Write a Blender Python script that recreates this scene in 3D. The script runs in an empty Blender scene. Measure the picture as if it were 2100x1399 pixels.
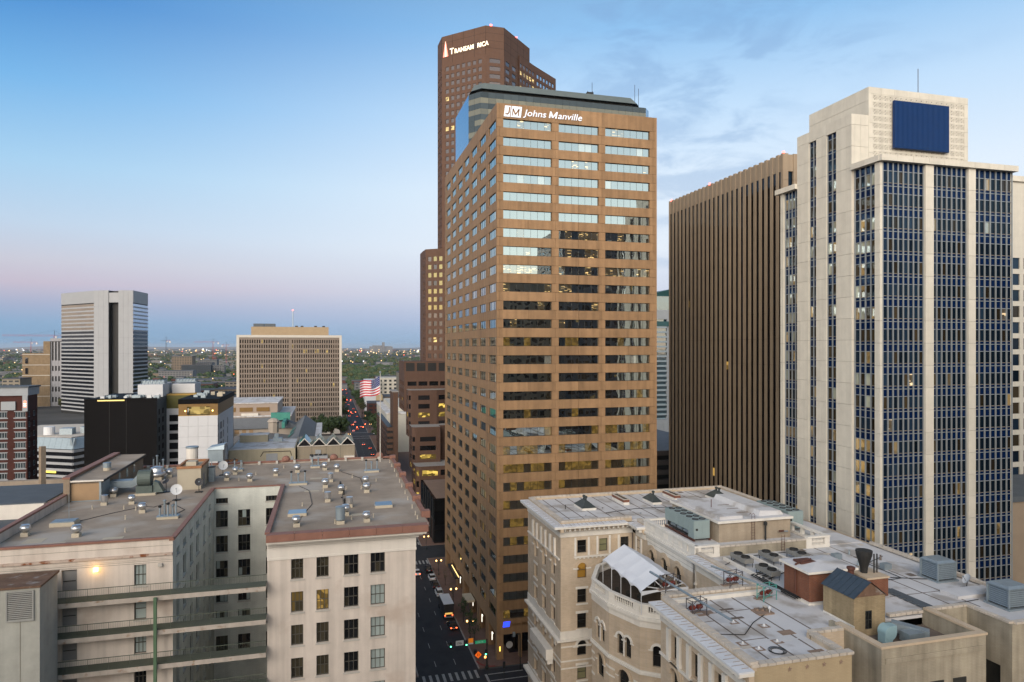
import bpy, math, random
from mathutils import Vector
random.seed(7)
R = random.random
def U(a, b): return a + (b - a) * random.random()
sc = bpy.context.scene
COL = sc.collection

# ---------------------------------------------------------------- camera
EYE = Vector((0, 0, 66))
YAW = math.atan(378 / 1400)
cam = bpy.data.cameras.new('camera'); camo = bpy.data.objects.new('camera', cam); COL.objects.link(camo)
cam.sensor_width = 36; cam.lens = 24; cam.shift_y = 0.006; cam.clip_start = 0.5; cam.clip_end = 90000
camo.location = EYE; camo.rotation_euler = (math.pi / 2, 0, -YAW)
sc.camera = camo
sc.view_settings.view_transform = 'Standard'; sc.view_settings.look = 'None'
sc.view_settings.exposure = 1.0; sc.view_settings.gamma = 1
try: sc.view_settings.use_curve_mapping = False
except Exception: pass
sc.cycles.use_denoising = True
sc.cycles.max_bounces = 6; sc.cycles.diffuse_bounces = 1; sc.cycles.glossy_bounces = 3
sc.cycles.transmission_bounces = 2; sc.cycles.volume_bounces = 0
sc.cycles.sample_clamp_indirect = 4; sc.cycles.caustics_reflective = False; sc.cycles.caustics_refractive = False
sc.cycles.use_adaptive_sampling = True; sc.cycles.adaptive_threshold = 0.02

# ---------------------------------------------------------------- sky after sunset (glow behind the camera)
SUN_AZ = Vector((-0.45, -0.89, 0)).normalized()
w = bpy.data.worlds.new('World'); sc.world = w; w.use_nodes = True
nt = w.node_tree; N = nt.nodes; L = nt.links
for n in list(N): N.remove(n)
def nd(t, **k):
    n = N.new(t)
    for a, b in k.items(): setattr(n, a, b)
    return n
def srgb(r, g, b, k=1.0):
    f = lambda v: ((v / 255 + 0.055) / 1.055) ** 2.4 if v > 10 else v / 255 / 12.92
    k *= 0.5
    return (f(r) * k, f(g) * k, f(b) * k, 1)
out = nd('ShaderNodeOutputWorld'); bg = nd('ShaderNodeBackground')
tc = nd('ShaderNodeTexCoord'); sep = nd('ShaderNodeSeparateXYZ')
L.new(tc.outputs['Generated'], sep.inputs[0])
def ramp(stops):
    r = nd('ShaderNodeValToRGB'); e = r.color_ramp.elements
    r.color_ramp.interpolation = 'EASE' if False else 'LINEAR'
    while len(e) < len(stops): e.new(0.5)
    for i, (p, c) in enumerate(stops): e[i].position = p; e[i].color = c
    L.new(sep.outputs[2], r.inputs[0]); return r
def mixc(a, b, f):
    m = nd('ShaderNodeMix', data_type='RGBA')
    L.new(f, m.inputs[0]); L.new(a, m.inputs[6]); L.new(b, m.inputs[7]); return m.outputs[2]
def mth(op, a, b=None):
    m = nd('ShaderNodeMath', operation=op)
    for i, v in enumerate((a, b)):
        if v is None: continue
        if isinstance(v, (int, float)): m.inputs[i].default_value = v
        else: L.new(v, m.inputs[i])
    return m.outputs[0]
def mrange(v, a, b):
    m = nd('ShaderNodeMapRange', interpolation_type='SMOOTHSTEP'); L.new(v, m.inputs[0])
    m.inputs[1].default_value = a; m.inputs[2].default_value = b; return m.outputs[0]
def dot(v):
    m = nd('ShaderNodeVectorMath', operation='DOT_PRODUCT'); L.new(tc.outputs['Generated'], m.inputs[0]); m.inputs[1].default_value = v
    return m.outputs['Value']
# opposite the sunset (left of the frame): blue earth shadow, pink belt, pale, then deep blue
rl = ramp([(0.0, srgb(112, 160, 198)), (0.03, srgb(128, 168, 206)), (0.052, srgb(158, 172, 205)), (0.078, srgb(194, 184, 205)), (0.105, srgb(198, 198, 215)),
           (0.15, srgb(187, 208, 232)), (0.22, srgb(160, 204, 238)), (0.31, srgb(108, 176, 231)), (0.40, srgb(50, 132, 205)), (0.6, srgb(66, 110, 160)), (1.0, srgb(78, 98, 122))])
# centre and right of the frame: paler
rr = ramp([(0.0, srgb(140, 178, 212)), (0.04, srgb(176, 192, 224)), (0.08, srgb(204, 212, 234)), (0.14, srgb(226, 235, 249)), (0.22, srgb(224, 237, 252)),
           (0.32, srgb(194, 222, 250)), (0.42, srgb(142, 192, 238)), (0.6, srgb(84, 122, 166)), (1.0, srgb(78, 98, 122))])
# towards the sunset, behind the camera
rb = ramp([(0.0, (0.92, 0.62, 0.40, 1)), (0.06, (0.92, 0.78, 0.60, 1)), (0.14, (0.76, 0.80, 0.76, 1)), (0.26, (0.56, 0.63, 0.66, 1)), (0.42, (0.32, 0.38, 0.44, 1)), (0.65, (0.17, 0.21, 0.26, 1)), (1.0, (0.085, 0.12, 0.16, 1))])
Rv = Vector((math.cos(YAW), -math.sin(YAW), 0)); Fv = Vector((math.sin(YAW), math.cos(YAW), 0))
side = mrange(dot(Rv * 0.9 + Fv * 0.0), -0.62, 0.08)
front = mixc(rl.outputs[0], rr.outputs[0], side)
# thin streaky clouds
mp = nd('ShaderNodeMapping'); L.new(tc.outputs['Generated'], mp.inputs[0]); mp.inputs['Scale'].default_value = (2.0, 2.0, 5.5); mp.inputs['Rotation'].default_value = (0.0, 0.12, 0.3)
cn = nd('ShaderNodeTexNoise'); L.new(mp.outputs[0], cn.inputs['Vector']); cn.inputs['Scale'].default_value = 4.6; cn.inputs['Detail'].default_value = 7; cn.inputs['Roughness'].default_value = 0.58
cn.inputs['Distortion'].default_value = 0.4
cn2 = nd('ShaderNodeTexNoise'); L.new(mp.outputs[0], cn2.inputs['Vector']); cn2.inputs['Scale'].default_value = 1.1; cn2.inputs['Detail'].default_value = 2
cl = mth('MULTIPLY', mrange(cn.outputs[0], 0.43, 0.62), mrange(cn2.outputs[0], 0.38, 0.56))
cl = mth('MULTIPLY', cl, mrange(dot(Rv), -0.12, 0.16))
cl = mth('MULTIPLY', cl, mrange(sep.outputs[2], 0.03, 0.14))
grey = nd('ShaderNodeRGB'); grey.outputs[0].default_value = srgb(126, 164, 210)
front = mixc(front, grey.outputs[0], mth('MULTIPLY', cl, 0.42))
back = mrange(dot(SUN_AZ), -0.40, 0.65)
skyc = mixc(front, rb.outputs[0], back)
low = mrange(sep.outputs[2], -0.02, 0.0)
gnd = nd('ShaderNodeRGB'); gnd.outputs[0].default_value = (0.05, 0.06, 0.07, 1)
skyc = mixc(gnd.outputs[0], skyc, low)
# a little physical twilight on top of the gradient
ns = nd('ShaderNodeTexSky', sky_type='NISHITA', sun_disc=False)
ns.sun_elevation = math.radians(3.0); ns.sun_rotation = math.atan2(SUN_AZ.x, SUN_AZ.y)
add = nd('ShaderNodeMix', data_type='RGBA', blend_type='ADD'); add.inputs[0].default_value = 0.01
L.new(skyc, add.inputs[6]); L.new(ns.outputs[0], add.inputs[7])
L.new(add.outputs[2], bg.inputs[0]); bg.inputs[1].default_value = 1.0
L.new(bg.outputs[0], out.inputs[0])
sun = bpy.data.lights.new('sun', 'SUN'); suno = bpy.data.objects.new('sun', sun); COL.objects.link(suno)
sun.energy = 2.15; sun.angle = math.radians(56); sun.color = (1.0, 0.87, 0.74)
sd = Vector((SUN_AZ.x, SUN_AZ.y, math.tan(math.radians(19))))
suno.rotation_euler = sd.to_track_quat('Z', 'Y').to_euler()

# ---------------------------------------------------------------- materials
MATS = {}
def newmat(name):
    m = bpy.data.materials.new(name); m.use_nodes = True
    t = m.node_tree; p = t.nodes['Principled BSDF']; return m, t, p
def mat(name, col, rough=0.8, var=0.10, scale=0.5, spec=0.3, metal=0.0, rnd=0.0, streak=0.0, bump=0.0, stain=None, fine=True):
    """matt surface: two scales of mottling, vertical rain streaks, per-piece tone, optional stain colour"""
    if name in MATS: return MATS[name]
    m, t, p = newmat(name); n = t.nodes; l = t.links
    p.inputs['Roughness'].default_value = rough; p.inputs['Metallic'].default_value = metal
    p.inputs['Specular IOR Level'].default_value = spec
    g = n.new('ShaderNodeNewGeometry')
    nz = n.new('ShaderNodeTexNoise'); nz.inputs['Scale'].default_value = scale; nz.inputs['Detail'].default_value = 6 if fine else 2; nz.inputs['Roughness'].default_value = 0.65
    l.new(g.outputs['Position'], nz.inputs['Vector'])
    v = n.new('ShaderNodeMapRange'); l.new(nz.outputs[0], v.inputs[0]); v.inputs[1].default_value = 0.25; v.inputs[2].default_value = 0.75
    v.inputs[3].default_value = 1 - var; v.inputs[4].default_value = 1 + var
    fac = v.outputs[0]
    def mul(a, b):
        q = n.new('ShaderNodeMath'); q.operation = 'MULTIPLY'; l.new(a, q.inputs[0]); l.new(b, q.inputs[1]); return q.outputs[0]
    if streak:
        mp = n.new('ShaderNodeMapping'); mp.inputs['Scale'].default_value = (1.3, 1.3, 0.06); l.new(g.outputs['Position'], mp.inputs[0])
        n2 = n.new('ShaderNodeTexNoise'); n2.inputs['Scale'].default_value = 1.0; n2.inputs['Detail'].default_value = 5; l.new(mp.outputs[0], n2.inputs['Vector'])
        v2 = n.new('ShaderNodeMapRange'); l.new(n2.outputs[0], v2.inputs[0]); v2.inputs[1].default_value = 0.3; v2.inputs[2].default_value = 0.62
        v2.inputs[3].default_value = 1 - streak; v2.inputs[4].default_value = 1.0
        fac = mul(fac, v2.outputs[0])
    if rnd:
        oi = n.new('ShaderNodeObjectInfo'); v3 = n.new('ShaderNodeMapRange'); l.new(oi.outputs['Random'], v3.inputs[0])
        v3.inputs[3].default_value = 1 - rnd; v3.inputs[4].default_value = 1 + rnd
        fac = mul(fac, v3.outputs[0])
    c = n.new('ShaderNodeVectorMath'); c.operation = 'SCALE'; c.inputs[0].default_value = col[:3]; l.new(fac, c.inputs['Scale'])
    outc = c.outputs[0]
    if stain:
        n3 = n.new('ShaderNodeTexNoise'); n3.inputs['Scale'].default_value = stain[1]; n3.inputs['Detail'].default_value = 8; l.new(g.outputs['Position'], n3.inputs['Vector'])
        v4 = n.new('ShaderNodeMapRange'); l.new(n3.outputs[0], v4.inputs[0]); v4.inputs[1].default_value = stain[2]; v4.inputs[2].default_value = stain[2] + 0.12
        mx = n.new('ShaderNodeMix'); mx.data_type = 'RGBA'; l.new(v4.outputs[0], mx.inputs[0]); l.new(outc, mx.inputs[6]); mx.inputs[7].default_value = (*stain[0], 1)
        outc = mx.outputs[2]
    l.new(outc, p.inputs['Base Color'])
    if bump:
        b = n.new('ShaderNodeBump'); b.inputs['Strength'].default_value = bump; b.inputs['Distance'].default_value = 0.02
        n4 = n.new('ShaderNodeTexNoise'); n4.inputs['Scale'].default_value = 9; n4.inputs['Detail'].default_value = 4; l.new(g.outputs['Position'], n4.inputs['Vector'])
        l.new(n4.outputs[0], b.inputs['Height']); l.new(b.outputs[0], p.inputs['Normal'])
    MATS[name] = m; return m
def brick(name, col, col2, mortar, bw=0.42, bh=0.14, rough=0.85, var=0.12, streak=0.12, msize=0.016):
    if name in MATS: return MATS[name]
    m, t, p = newmat(name); n = t.nodes; l = t.links
    p.inputs['Roughness'].default_value = rough; p.inputs['Specular IOR Level'].default_value = 0.2
    g = n.new('ShaderNodeNewGeometry'); s = n.new('ShaderNodeSeparateXYZ'); l.new(g.outputs['Position'], s.inputs[0])
    a = n.new('ShaderNodeMath'); a.operation = 'ADD'; l.new(s.outputs[0], a.inputs[0]); l.new(s.outputs[1], a.inputs[1])
    cb = n.new('ShaderNodeCombineXYZ'); l.new(a.outputs[0], cb.inputs[0]); l.new(s.outputs[2], cb.inputs[1])
    bt = n.new('ShaderNodeTexBrick'); l.new(cb.outputs[0], bt.inputs['Vector'])
    bt.inputs['Color1'].default_value = (*col, 1); bt.inputs['Color2'].default_value = (*col2, 1); bt.inputs['Mortar'].default_value = (*mortar, 1)
    bt.inputs['Scale'].default_value = 1; bt.inputs['Brick Width'].default_value = bw; bt.inputs['Row Height'].default_value = bh; bt.inputs['Mortar Size'].default_value = msize
    nz = n.new('ShaderNodeTexNoise'); nz.inputs['Scale'].default_value = 0.45; nz.inputs['Detail'].default_value = 6; l.new(g.outputs['Position'], nz.inputs['Vector'])
    v = n.new('ShaderNodeMapRange'); l.new(nz.outputs[0], v.inputs[0]); v.inputs[1].default_value = 0.3; v.inputs[2].default_value = 0.7; v.inputs[3].default_value = 1 - var; v.inputs[4].default_value = 1 + var
    mp = n.new('ShaderNodeMapping'); mp.inputs['Scale'].default_value = (1.0, 1.0, 0.07); l.new(g.outputs['Position'], mp.inputs[0])
    n2 = n.new('ShaderNodeTexNoise'); n2.inputs['Scale'].default_value = 1.2; n2.inputs['Detail'].default_value = 5; l.new(mp.outputs[0], n2.inputs['Vector'])
    v2 = n.new('ShaderNodeMapRange'); l.new(n2.outputs[0], v2.inputs[0]); v2.inputs[1].default_value = 0.32; v2.inputs[2].default_value = 0.6; v2.inputs[3].default_value = 1 - streak
    q = n.new('ShaderNodeMath'); q.operation = 'MULTIPLY'; l.new(v.outputs[0], q.inputs[0]); l.new(v2.outputs[0], q.inputs[1])
    c = n.new('ShaderNodeVectorMath'); c.operation = 'SCALE'; l.new(bt.outputs[0], c.inputs[0]); l.new(q.outputs[0], c.inputs['Scale'])
    l.new(c.outputs[0], p.inputs['Base Color'])
    b = n.new('ShaderNodeBump'); b.inputs['Strength'].default_value = 0.4; b.inputs['Distance'].default_value = 0.01; b.invert = True
    l.new(bt.outputs['Fac'], b.inputs['Height']); l.new(b.outputs[0], p.inputs['Normal'])
    MATS[name] = m; return m
def glass(name, base=(0.012, 0.012, 0.014), tint=(0.9, 1.0, 1.0), refl=0.35, rough=0.015, wav=0.02, wscale=0.5, lit=0.0, litcol=(1.0, 0.62, 0.2), litfrac=0.5, litscale=(0.55, 0.9), rnd=0.5, edge=0.9):
    """a pane seen from outside: dim room behind, mirror on top; lit panes have the room's lamps on"""
    if name in MATS: return MATS[name]
    m = bpy.data.materials.new(name); m.use_nodes = True; t = m.node_tree; n = t.nodes; l = t.links
    for x in list(n): n.remove(x)
    o = n.new('ShaderNodeOutputMaterial'); d = n.new('ShaderNodeBsdfDiffuse'); gl = n.new('ShaderNodeBsdfGlossy'); mx = n.new('ShaderNodeMixShader')
    gl.inputs['Color'].default_value = (*tint, 1); gl.inputs['Roughness'].default_value = rough
    g = n.new('ShaderNodeNewGeometry')
    oi = n.new('ShaderNodeObjectInfo'); v3 = n.new('ShaderNodeMapRange'); l.new(oi.outputs['Random'], v3.inputs[0]); v3.inputs[3].default_value = 1 - rnd; v3.inputs[4].default_value = 1 + rnd
    c = n.new('ShaderNodeVectorMath'); c.operation = 'SCALE'; c.inputs[0].default_value = base; l.new(v3.outputs[0], c.inputs['Scale']); l.new(c.outputs[0], d.inputs['Color'])
    lw = n.new('ShaderNodeFresnel'); lw.inputs['IOR'].default_value = 1.5
    v = n.new('ShaderNodeMapRange'); l.new(lw.outputs[0], v.inputs[0]); v.inputs[1].default_value = 0.04; v.inputs[2].default_value = 1.0; v.inputs[3].default_value = refl; v.inputs[4].default_value = edge
    nz = n.new('ShaderNodeTexNoise'); nz.inputs['Scale'].default_value = wscale; nz.inputs['Detail'].default_value = 1; l.new(g.outputs['Position'], nz.inputs['Vector'])
    b = n.new('ShaderNodeBump'); b.inputs['Strength'].default_value = wav; b.inputs['Distance'].default_value = 1.0; l.new(nz.outputs[0], b.inputs['Height'])
    l.new(b.outputs[0], gl.inputs['Normal'])
    base_sh = d.outputs[0]
    if lit:
        em = n.new('ShaderNodeEmission')
        mp = n.new('ShaderNodeMapping'); mp.inputs['Scale'].default_value = (litscale[0], litscale[0], litscale[1]); l.new(g.outputs['Position'], mp.inputs[0])
        vo = n.new('ShaderNodeTexVoronoi'); vo.distance = 'CHEBYCHEV'; vo.inputs['Scale'].default_value = 1.0; l.new(mp.outputs[0], vo.inputs['Vector'])
        sp = n.new('ShaderNodeSeparateColor'); l.new(vo.outputs['Color'], sp.inputs[0])
        vv = n.new('ShaderNodeMapRange'); l.new(sp.outputs[0], vv.inputs[0]); vv.inputs[1].default_value = 1 - litfrac; vv.inputs[2].default_value = 1.0; vv.inputs[3].default_value = 0.04; vv.inputs[4].default_value = lit
        em.inputs['Color'].default_value = (*litcol, 1); l.new(vv.outputs[0], em.inputs['Strength'])
        ad = n.new('ShaderNodeAddShader'); l.new(d.outputs[0], ad.inputs[0]); l.new(em.outputs[0], ad.inputs[1]); base_sh = ad.outputs[0]
    l.new(v.outputs[0], mx.inputs[0]); l.new(base_sh, mx.inputs[1]); l.new(gl.outputs[0], mx.inputs[2]); l.new(mx.outputs[0], o.inputs[0])
    MATS[name] = m; return m
def glow(name, col, s):
    if name in MATS: return MATS[name]
    m = bpy.data.materials.new(name); m.use_nodes = True; t = m.node_tree; n = t.nodes
    p = n['Principled BSDF']; p.inputs['Base Color'].default_value = (*[min(1, c * 0.8) for c in col], 1)
    p.inputs['Emission Color'].default_value = (*col, 1); p.inputs['Emission Strength'].default_value = s
    MATS[name] = m; return m

# ---------------------------------------------------------------- mesh building
class Fr:
    """a facade frame: u along the wall, n outwards, z up"""
    def __init__(s, x, y, dx, dy):
        l = math.hypot(dx, dy); s.o = Vector((x, y)); s.u = Vector((dx / l, dy / l)); s.n = Vector((s.u.y, -s.u.x)); s.ang = math.atan2(s.u.y, s.u.x); s.len = l
    def p(s, u, n, z): return Vector((s.o.x + s.u.x * u + s.n.x * n, s.o.y + s.u.y * u + s.n.y * n, z))
FX = lambda x, y: Fr(x, y, 1, 0)      # wall facing -Y (towards the camera)
FL = lambda x, y: Fr(x, y, 0, -1)     # wall facing -X; u runs towards the camera
FRt = lambda x, y: Fr(x, y, 0, 1)     # wall facing +X; u runs away
class MB:
    def __init__(s): s.v = []; s.f = []; s.m = []
    def face(s, pts, m=0):
        i = len(s.v); s.v += [tuple(p) for p in pts]; s.f.append(tuple(range(i, i + len(pts)))); s.m.append(m); return s
    def hexa(s, p, m=0):
        i = len(s.v); s.v += [tuple(q) for q in p]
        for a in ((3, 2, 1, 0), (4, 5, 6, 7), (0, 1, 5, 4), (1, 2, 6, 5), (2, 3, 7, 6), (3, 0, 4, 7)): s.f.append(tuple(i + k for k in a)); s.m.append(m)
        return s
    def box(s, x0, x1, y0, y1, z0, z1, m=0):
        return s.hexa([(x0, y0, z0), (x1, y0, z0), (x1, y1, z0), (x0, y1, z0), (x0, y0, z1), (x1, y0, z1), (x1, y1, z1), (x0, y1, z1)], m)
    def fbox(s, fr, u0, u1, n0, n1, z0, z1, m=0):
        P = fr.p; return s.hexa([P(u0, n1, z0), P(u1, n1, z0), P(u1, n0, z0), P(u0, n0, z0), P(u0, n1, z1), P(u1, n1, z1), P(u1, n0, z1), P(u0, n0, z1)], m)
    def prism(s, poly, z0, z1, m=0, mt=None, cap0=True):
        """poly counter-clockwise seen from above"""
        k = len(poly); i = len(s.v)
        s.v += [(x, y, z0) for x, y in poly] + [(x, y, z1) for x, y in poly]
        for a in range(k):
            b = (a + 1) % k; s.f.append((i + a, i + b, i + k + b, i + k + a)); s.m.append(m)
        s.f.append(tuple(i + k + a for a in range(k))); s.m.append(m if mt is None else mt)
        if cap0: s.f.append(tuple(i + a for a in reversed(range(k)))); s.m.append(m)
        return s
    def lathe(s, cx, cy, prof, n=14, m=0, cap=True):
        i = len(s.v); k = len(prof)
        for r, z in prof:
            for a in range(n): t = 2 * math.pi * a / n; s.v.append((cx + r * math.cos(t), cy + r * math.sin(t), z))
        for j in range(k - 1):
            for a in range(n):
                b = (a + 1) % n; s.f.append((i + j * n + a, i + j * n + b, i + (j + 1) * n + b, i + (j + 1) * n + a)); s.m.append(m)
        if cap:
            s.f.append(tuple(i + a for a in reversed(range(n)))); s.m.append(m); s.f.append(tuple(i + (k - 1) * n + a for a in range(n))); s.m.append(m)
        return s
    def tube(s, p, q, r, n=6, m=0, r2=None):
        p = Vector(p); q = Vector(q); d = (q - p).normalized(); a = d.orthogonal().normalized(); b = d.cross(a); i = len(s.v); r2 = r if r2 is None else r2
        for c, rr in ((p, r), (q, r2)):
            for k in range(n): t = 2 * math.pi * k / n; s.v.append(tuple(c + (a * math.cos(t) + b * math.sin(t)) * rr))
        for k in range(n): e = (k + 1) % n; s.f.append((i + k, i + e, i + n + e, i + n + k)); s.m.append(m)
        s.f.append(tuple(i + k for k in reversed(range(n)))); s.m.append(m); s.f.append(tuple(i + n + k for k in range(n))); s.m.append(m)
        return s
    def path(s, pts, r, n=6, m=0):
        for a, b in zip(pts, pts[1:]): s.tube(a, b, r, n, m)
        return s
    def build(s, name, mats, parent=None, smooth=False, local=False, **props):
        me = bpy.data.meshes.new(name); o = bpy.data.objects.new(name, me)
        off = Vector((0, 0, 0))
        if parent is not None and not local: off = WL[parent]
        vs = s.v if off.length == 0 else [(x - off.x, y - off.y, z - off.z) for x, y, z in s.v]
        me.from_pydata(vs, [], s.f)
        if not isinstance(mats, (list, tuple)): mats = [mats]
        for q in mats: me.materials.append(q)
        if len(mats) > 1: me.polygons.foreach_set('material_index', s.m)
        if smooth: me.polygons.foreach_set('use_smooth', [True] * len(s.f))
        me.update(); COL.objects.link(o); o.parent = parent
        WL[o] = off if not local else Vector((0, 0, 0))
        for a, b in props.items(): o[a] = b
        return o
WL = {}
def T(name, label, cat, loc=(0, 0, 0), group=None):
    o = bpy.data.objects.new(name, None); o.empty_display_size = 0.5; COL.objects.link(o); o.location = loc; WL[o] = Vector(loc)
    o['label'] = label; o['category'] = cat
    if group: o['group'] = group
    return o
def tag(o, label, cat, group=None):
    o['label'] = label; o['category'] = cat
    if group: o['group'] = group
    return o
def struct(o): o['kind'] = 'structure'; return o
CUBES = {}
def cube(m, nm='piece'):
    if (m.name, nm) not in CUBES:
        b = MB().box(-.5, .5, -.5, .5, -.5, .5); me = bpy.data.meshes.new(nm); me.from_pydata(b.v, [], b.f); me.materials.append(m); me.update(); CUBES[(m.name, nm)] = me
    return CUBES[(m.name, nm)]
def piece(parent, name, m, fr, u0, u1, n0, n1, z0, z1, tilt=0.0):
    o = bpy.data.objects.new(name, cube(m, name)); COL.objects.link(o); o.parent = parent
    o.location = fr.p((u0 + u1) / 2, (n0 + n1) / 2, (z0 + z1) / 2) - WL[parent]
    o.rotation_euler = (U(-tilt, tilt), 0, fr.ang + U(-tilt, tilt)); o.scale = (u1 - u0, n1 - n0, z1 - z0); return o
def metric(fr, u0, u1, n1, z0, z1):
    c = fr.p((u0 + u1) / 2, n1, (z0 + z1) / 2); d = EYE - c; nn = Vector((fr.n.x, fr.n.y, 0)); k = d.normalized().dot(nn)
    return (u1 - u0) * (z1 - z0) * k / d.length_squared if k > 0 else 0
def pieces(parent, name, lst, limit=300, tilt=0.0, rest=None):
    """lst of (mat, fr, u0, u1, n0, n1, z0, z1): the largest in view as objects, the rest joined"""
    sc_ = sorted(((metric(q[1], q[2], q[3], q[5], q[6], q[7]), i) for i, q in enumerate(lst)), reverse=True)
    n = 0; left = []
    for k, i in sc_:
        if n < limit and k > 0: piece(parent, name, *lst[i], tilt=tilt); n += 1
        else: left.append(lst[i])
    if left:
        ms = []; b = MB()
        for q in left:
            if q[0] not in ms: ms.append(q[0])
            b.fbox(*q[1:], m=ms.index(q[0]))
        b.build(rest or name, ms, parent, kind='stuff')
def wall(mb, fr, us, zs, hole, depth=0.3, m=0, n0=0.0, mr=None):
    """a wall skin on a grid of breakpoints with real openings and reveals; returns the openings"""
    P = fr.p; mr = m if mr is None else mr; hs = []
    for i in range(len(us) - 1):
        for j in range(len(zs) - 1):
            a, b, c, d = us[i], us[i + 1], zs[j], zs[j + 1]
            if not hole(i, j): mb.face([P(a, n0, c), P(b, n0, c), P(b, n0, d), P(a, n0, d)], m)
            else:
                hs.append((a, b, c, d)); q = n0 - depth
                mb.face([P(a, n0, c), P(b, n0, c), P(b, q, c), P(a, q, c)], mr); mb.face([P(a, q, d), P(b, q, d), P(b, n0, d), P(a, n0, d)], mr)
                mb.face([P(a, q, c), P(a, q, d), P(a, n0, d), P(a, n0, c)], mr); mb.face([P(b, n0, c), P(b, n0, d), P(b, q, d), P(b, q, c)], mr)
    return hs
def grid_breaks(lo, hi, spans):
    r = [lo]
    for a, b in spans: r += [a, b]
    r.append(hi); return r
FRAMES = {}
def wframe(w, h, cols, rows, t, m, dep=0.08):
    k = (round(w, 2), round(h, 2), cols, rows, t, m.name)
    if k not in FRAMES:
        b = MB(); x0, x1 = -w / 2, w / 2
        b.box(x0, x1, 0, dep, 0, t); b.box(x0, x1, 0, dep, h - t, h); b.box(x0, x0 + t, 0, dep, t, h - t); b.box(x1 - t, x1, 0, dep, t, h - t)
        for i in range(1, cols): u = x0 + w * i / cols; b.box(u - t * .4, u + t * .4, .01, dep, t, h - t)
        for j in range(1, rows): z = h * j / rows; b.box(x0 + t, x1 - t, -.01, dep, z - t * .5, z + t * .5)
        me = bpy.data.meshes.new('window'); me.from_pydata(b.v, [], b.f); me.materials.append(m); me.update(); FRAMES[k] = me
    return FRAMES[k]
def window(parent, fr, u0, u1, z0, z1, dep, fm, gm, cols=1, rows=1, t=0.07, name='window', pane=True, tilt=0.003, split=False, n0=0.0):
    """a window part (frame) with its panes as sub-parts"""
    w_, h_ = u1 - u0, z1 - z0
    o = bpy.data.objects.new(name, wframe(w_, h_, cols, rows, t, fm)); COL.objects.link(o); o.parent = parent
    wl = fr.p((u0 + u1) / 2, n0 - dep, z0); o.location = wl - WL[parent]; o.rotation_euler = (0, 0, fr.ang)
    nc, nr = (cols, rows) if split else (1, 1)
    if pane:
        for i in range(nc):
            for j in range(nr):
                g = gm() if callable(gm) else gm
                q = bpy.data.objects.new('pane', cube(g, 'pane')); COL.objects.link(q); q.parent = o
                q.location = (-w_ / 2 + w_ * (i + .5) / nc, 0.05, h_ * (j + .5) / nr); q.scale = (w_ / nc, 0.03, h_ / nr); q.rotation_euler = (U(-tilt, tilt), 0, U(-tilt, tilt))
    WL[o] = wl
    return o

# ================================================================ text helper
def text(parent, name, s, fr, u, z, size, m, shear=0.0, offset=0.0, n=0.1, ext=0.05, xs=1.0, **props):
    cu = bpy.data.curves.new('tmp', 'FONT'); cu.body = s; cu.size = size; cu.shear = shear; cu.offset = offset; cu.extrude = ext; cu.resolution_u = 3
    o = bpy.data.objects.new('tmp', cu); COL.objects.link(o); bpy.context.view_layer.update()
    me = bpy.data.meshes.new_from_object(o.evaluated_get(bpy.context.evaluated_depsgraph_get()))
    COL.objects.unlink(o); bpy.data.objects.remove(o); bpy.data.curves.remove(cu)
    off = WL[parent]
    for v in me.vertices: v.co = fr.p(u + v.co.x * xs, n + v.co.z, z + v.co.y) - off
    me.materials.clear(); me.materials.append(m); me.name = name
    for p in me.polygons: p.material_index = 0
    me.update()
    r = bpy.data.objects.new(name, me); COL.objects.link(r); r.parent = parent; WL[r] = off
    for a, b in props.items(): r[a] = b
    return r

# ================================================================ ground, roads, pavements
m_ground = mat('city_ground', (0.085, 0.083, 0.08), 0.9, 0.45, 0.012, 0.2)
m_asph = mat('asphalt', (0.03, 0.029, 0.03), 0.75, 0.22, 0.35, 0.3, stain=((0.022, 0.022, 0.023), 0.25, 0.55))
m_walk = mat('pavement_brick', (0.17, 0.105, 0.08), 0.85, 0.2, 0.6, 0.2)
m_conc = mat('concrete_kerb', (0.27, 0.25, 0.23), 0.85, 0.18, 0.8, 0.2)
m_paint = mat('road_paint', (0.32, 0.31, 0.29), 0.7, 0.3, 2.0, 0.2)
g = MB().face([(-60000, -3000, 0), (60000, -3000, 0), (60000, 60000, 0), (-60000, 60000, 0)]).build('ground', m_ground); struct(g)
def sheet(name, x0, x1, y0, y1, z, m): return struct(MB().box(x0, x1, y0, y1, z - 0.05, z).build(name, m))
ST0, ST1 = 17.6, 29.8
sheet('main_road', ST0, ST1, -120, 2600, 0.054, m_asph)
for i, (a, b) in enumerate(((121, 136.3), (213, 226), (520, 536), (640, 652))):
    sheet('cross_road', -160, ST0, a, b, 0.056, m_asph); sheet('cross_road', ST1, 240, a, b, 0.056, m_asph)
def pavement(x0, x1, y0, y1):
    o = struct(MB().box(x0, x1, y0, y1, 0, 0.15).build('pavement', m_walk))
    k = MB()
    for a in ((x0 - .28, x0, y0 - .28, y1 + .28), (x1, x1 + .28, y0 - .28, y1 + .28), (x0, x1, y0 - .28, y0), (x0, x1, y1, y1 + .28)): k.box(*a, 0, 0.152)
    k.build('kerb', m_conc, o)
WL_ = WL
for y0, y1 in ((137, 212.5), (226.5, 519.5), (536.5, 639.5), (652.5, 900)):
    b = MB().box(ST1 + .3, 96, y0, y1, 0, 0.15); o = struct(b.build('pavement', m_walk)); WL[o] = Vector()
    MB().box(ST1, ST1 + .3, y0, y1, 0, 0.156).build('kerb', m_conc, o)
    b = MB().box(-60, ST0 - .3, y0, y1, 0, 0.15); o = struct(b.build('pavement', m_walk)); WL[o] = Vector()
    MB().box(ST0 - .3, ST0, y0, y1, 0, 0.156).build('kerb', m_conc, o)
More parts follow.
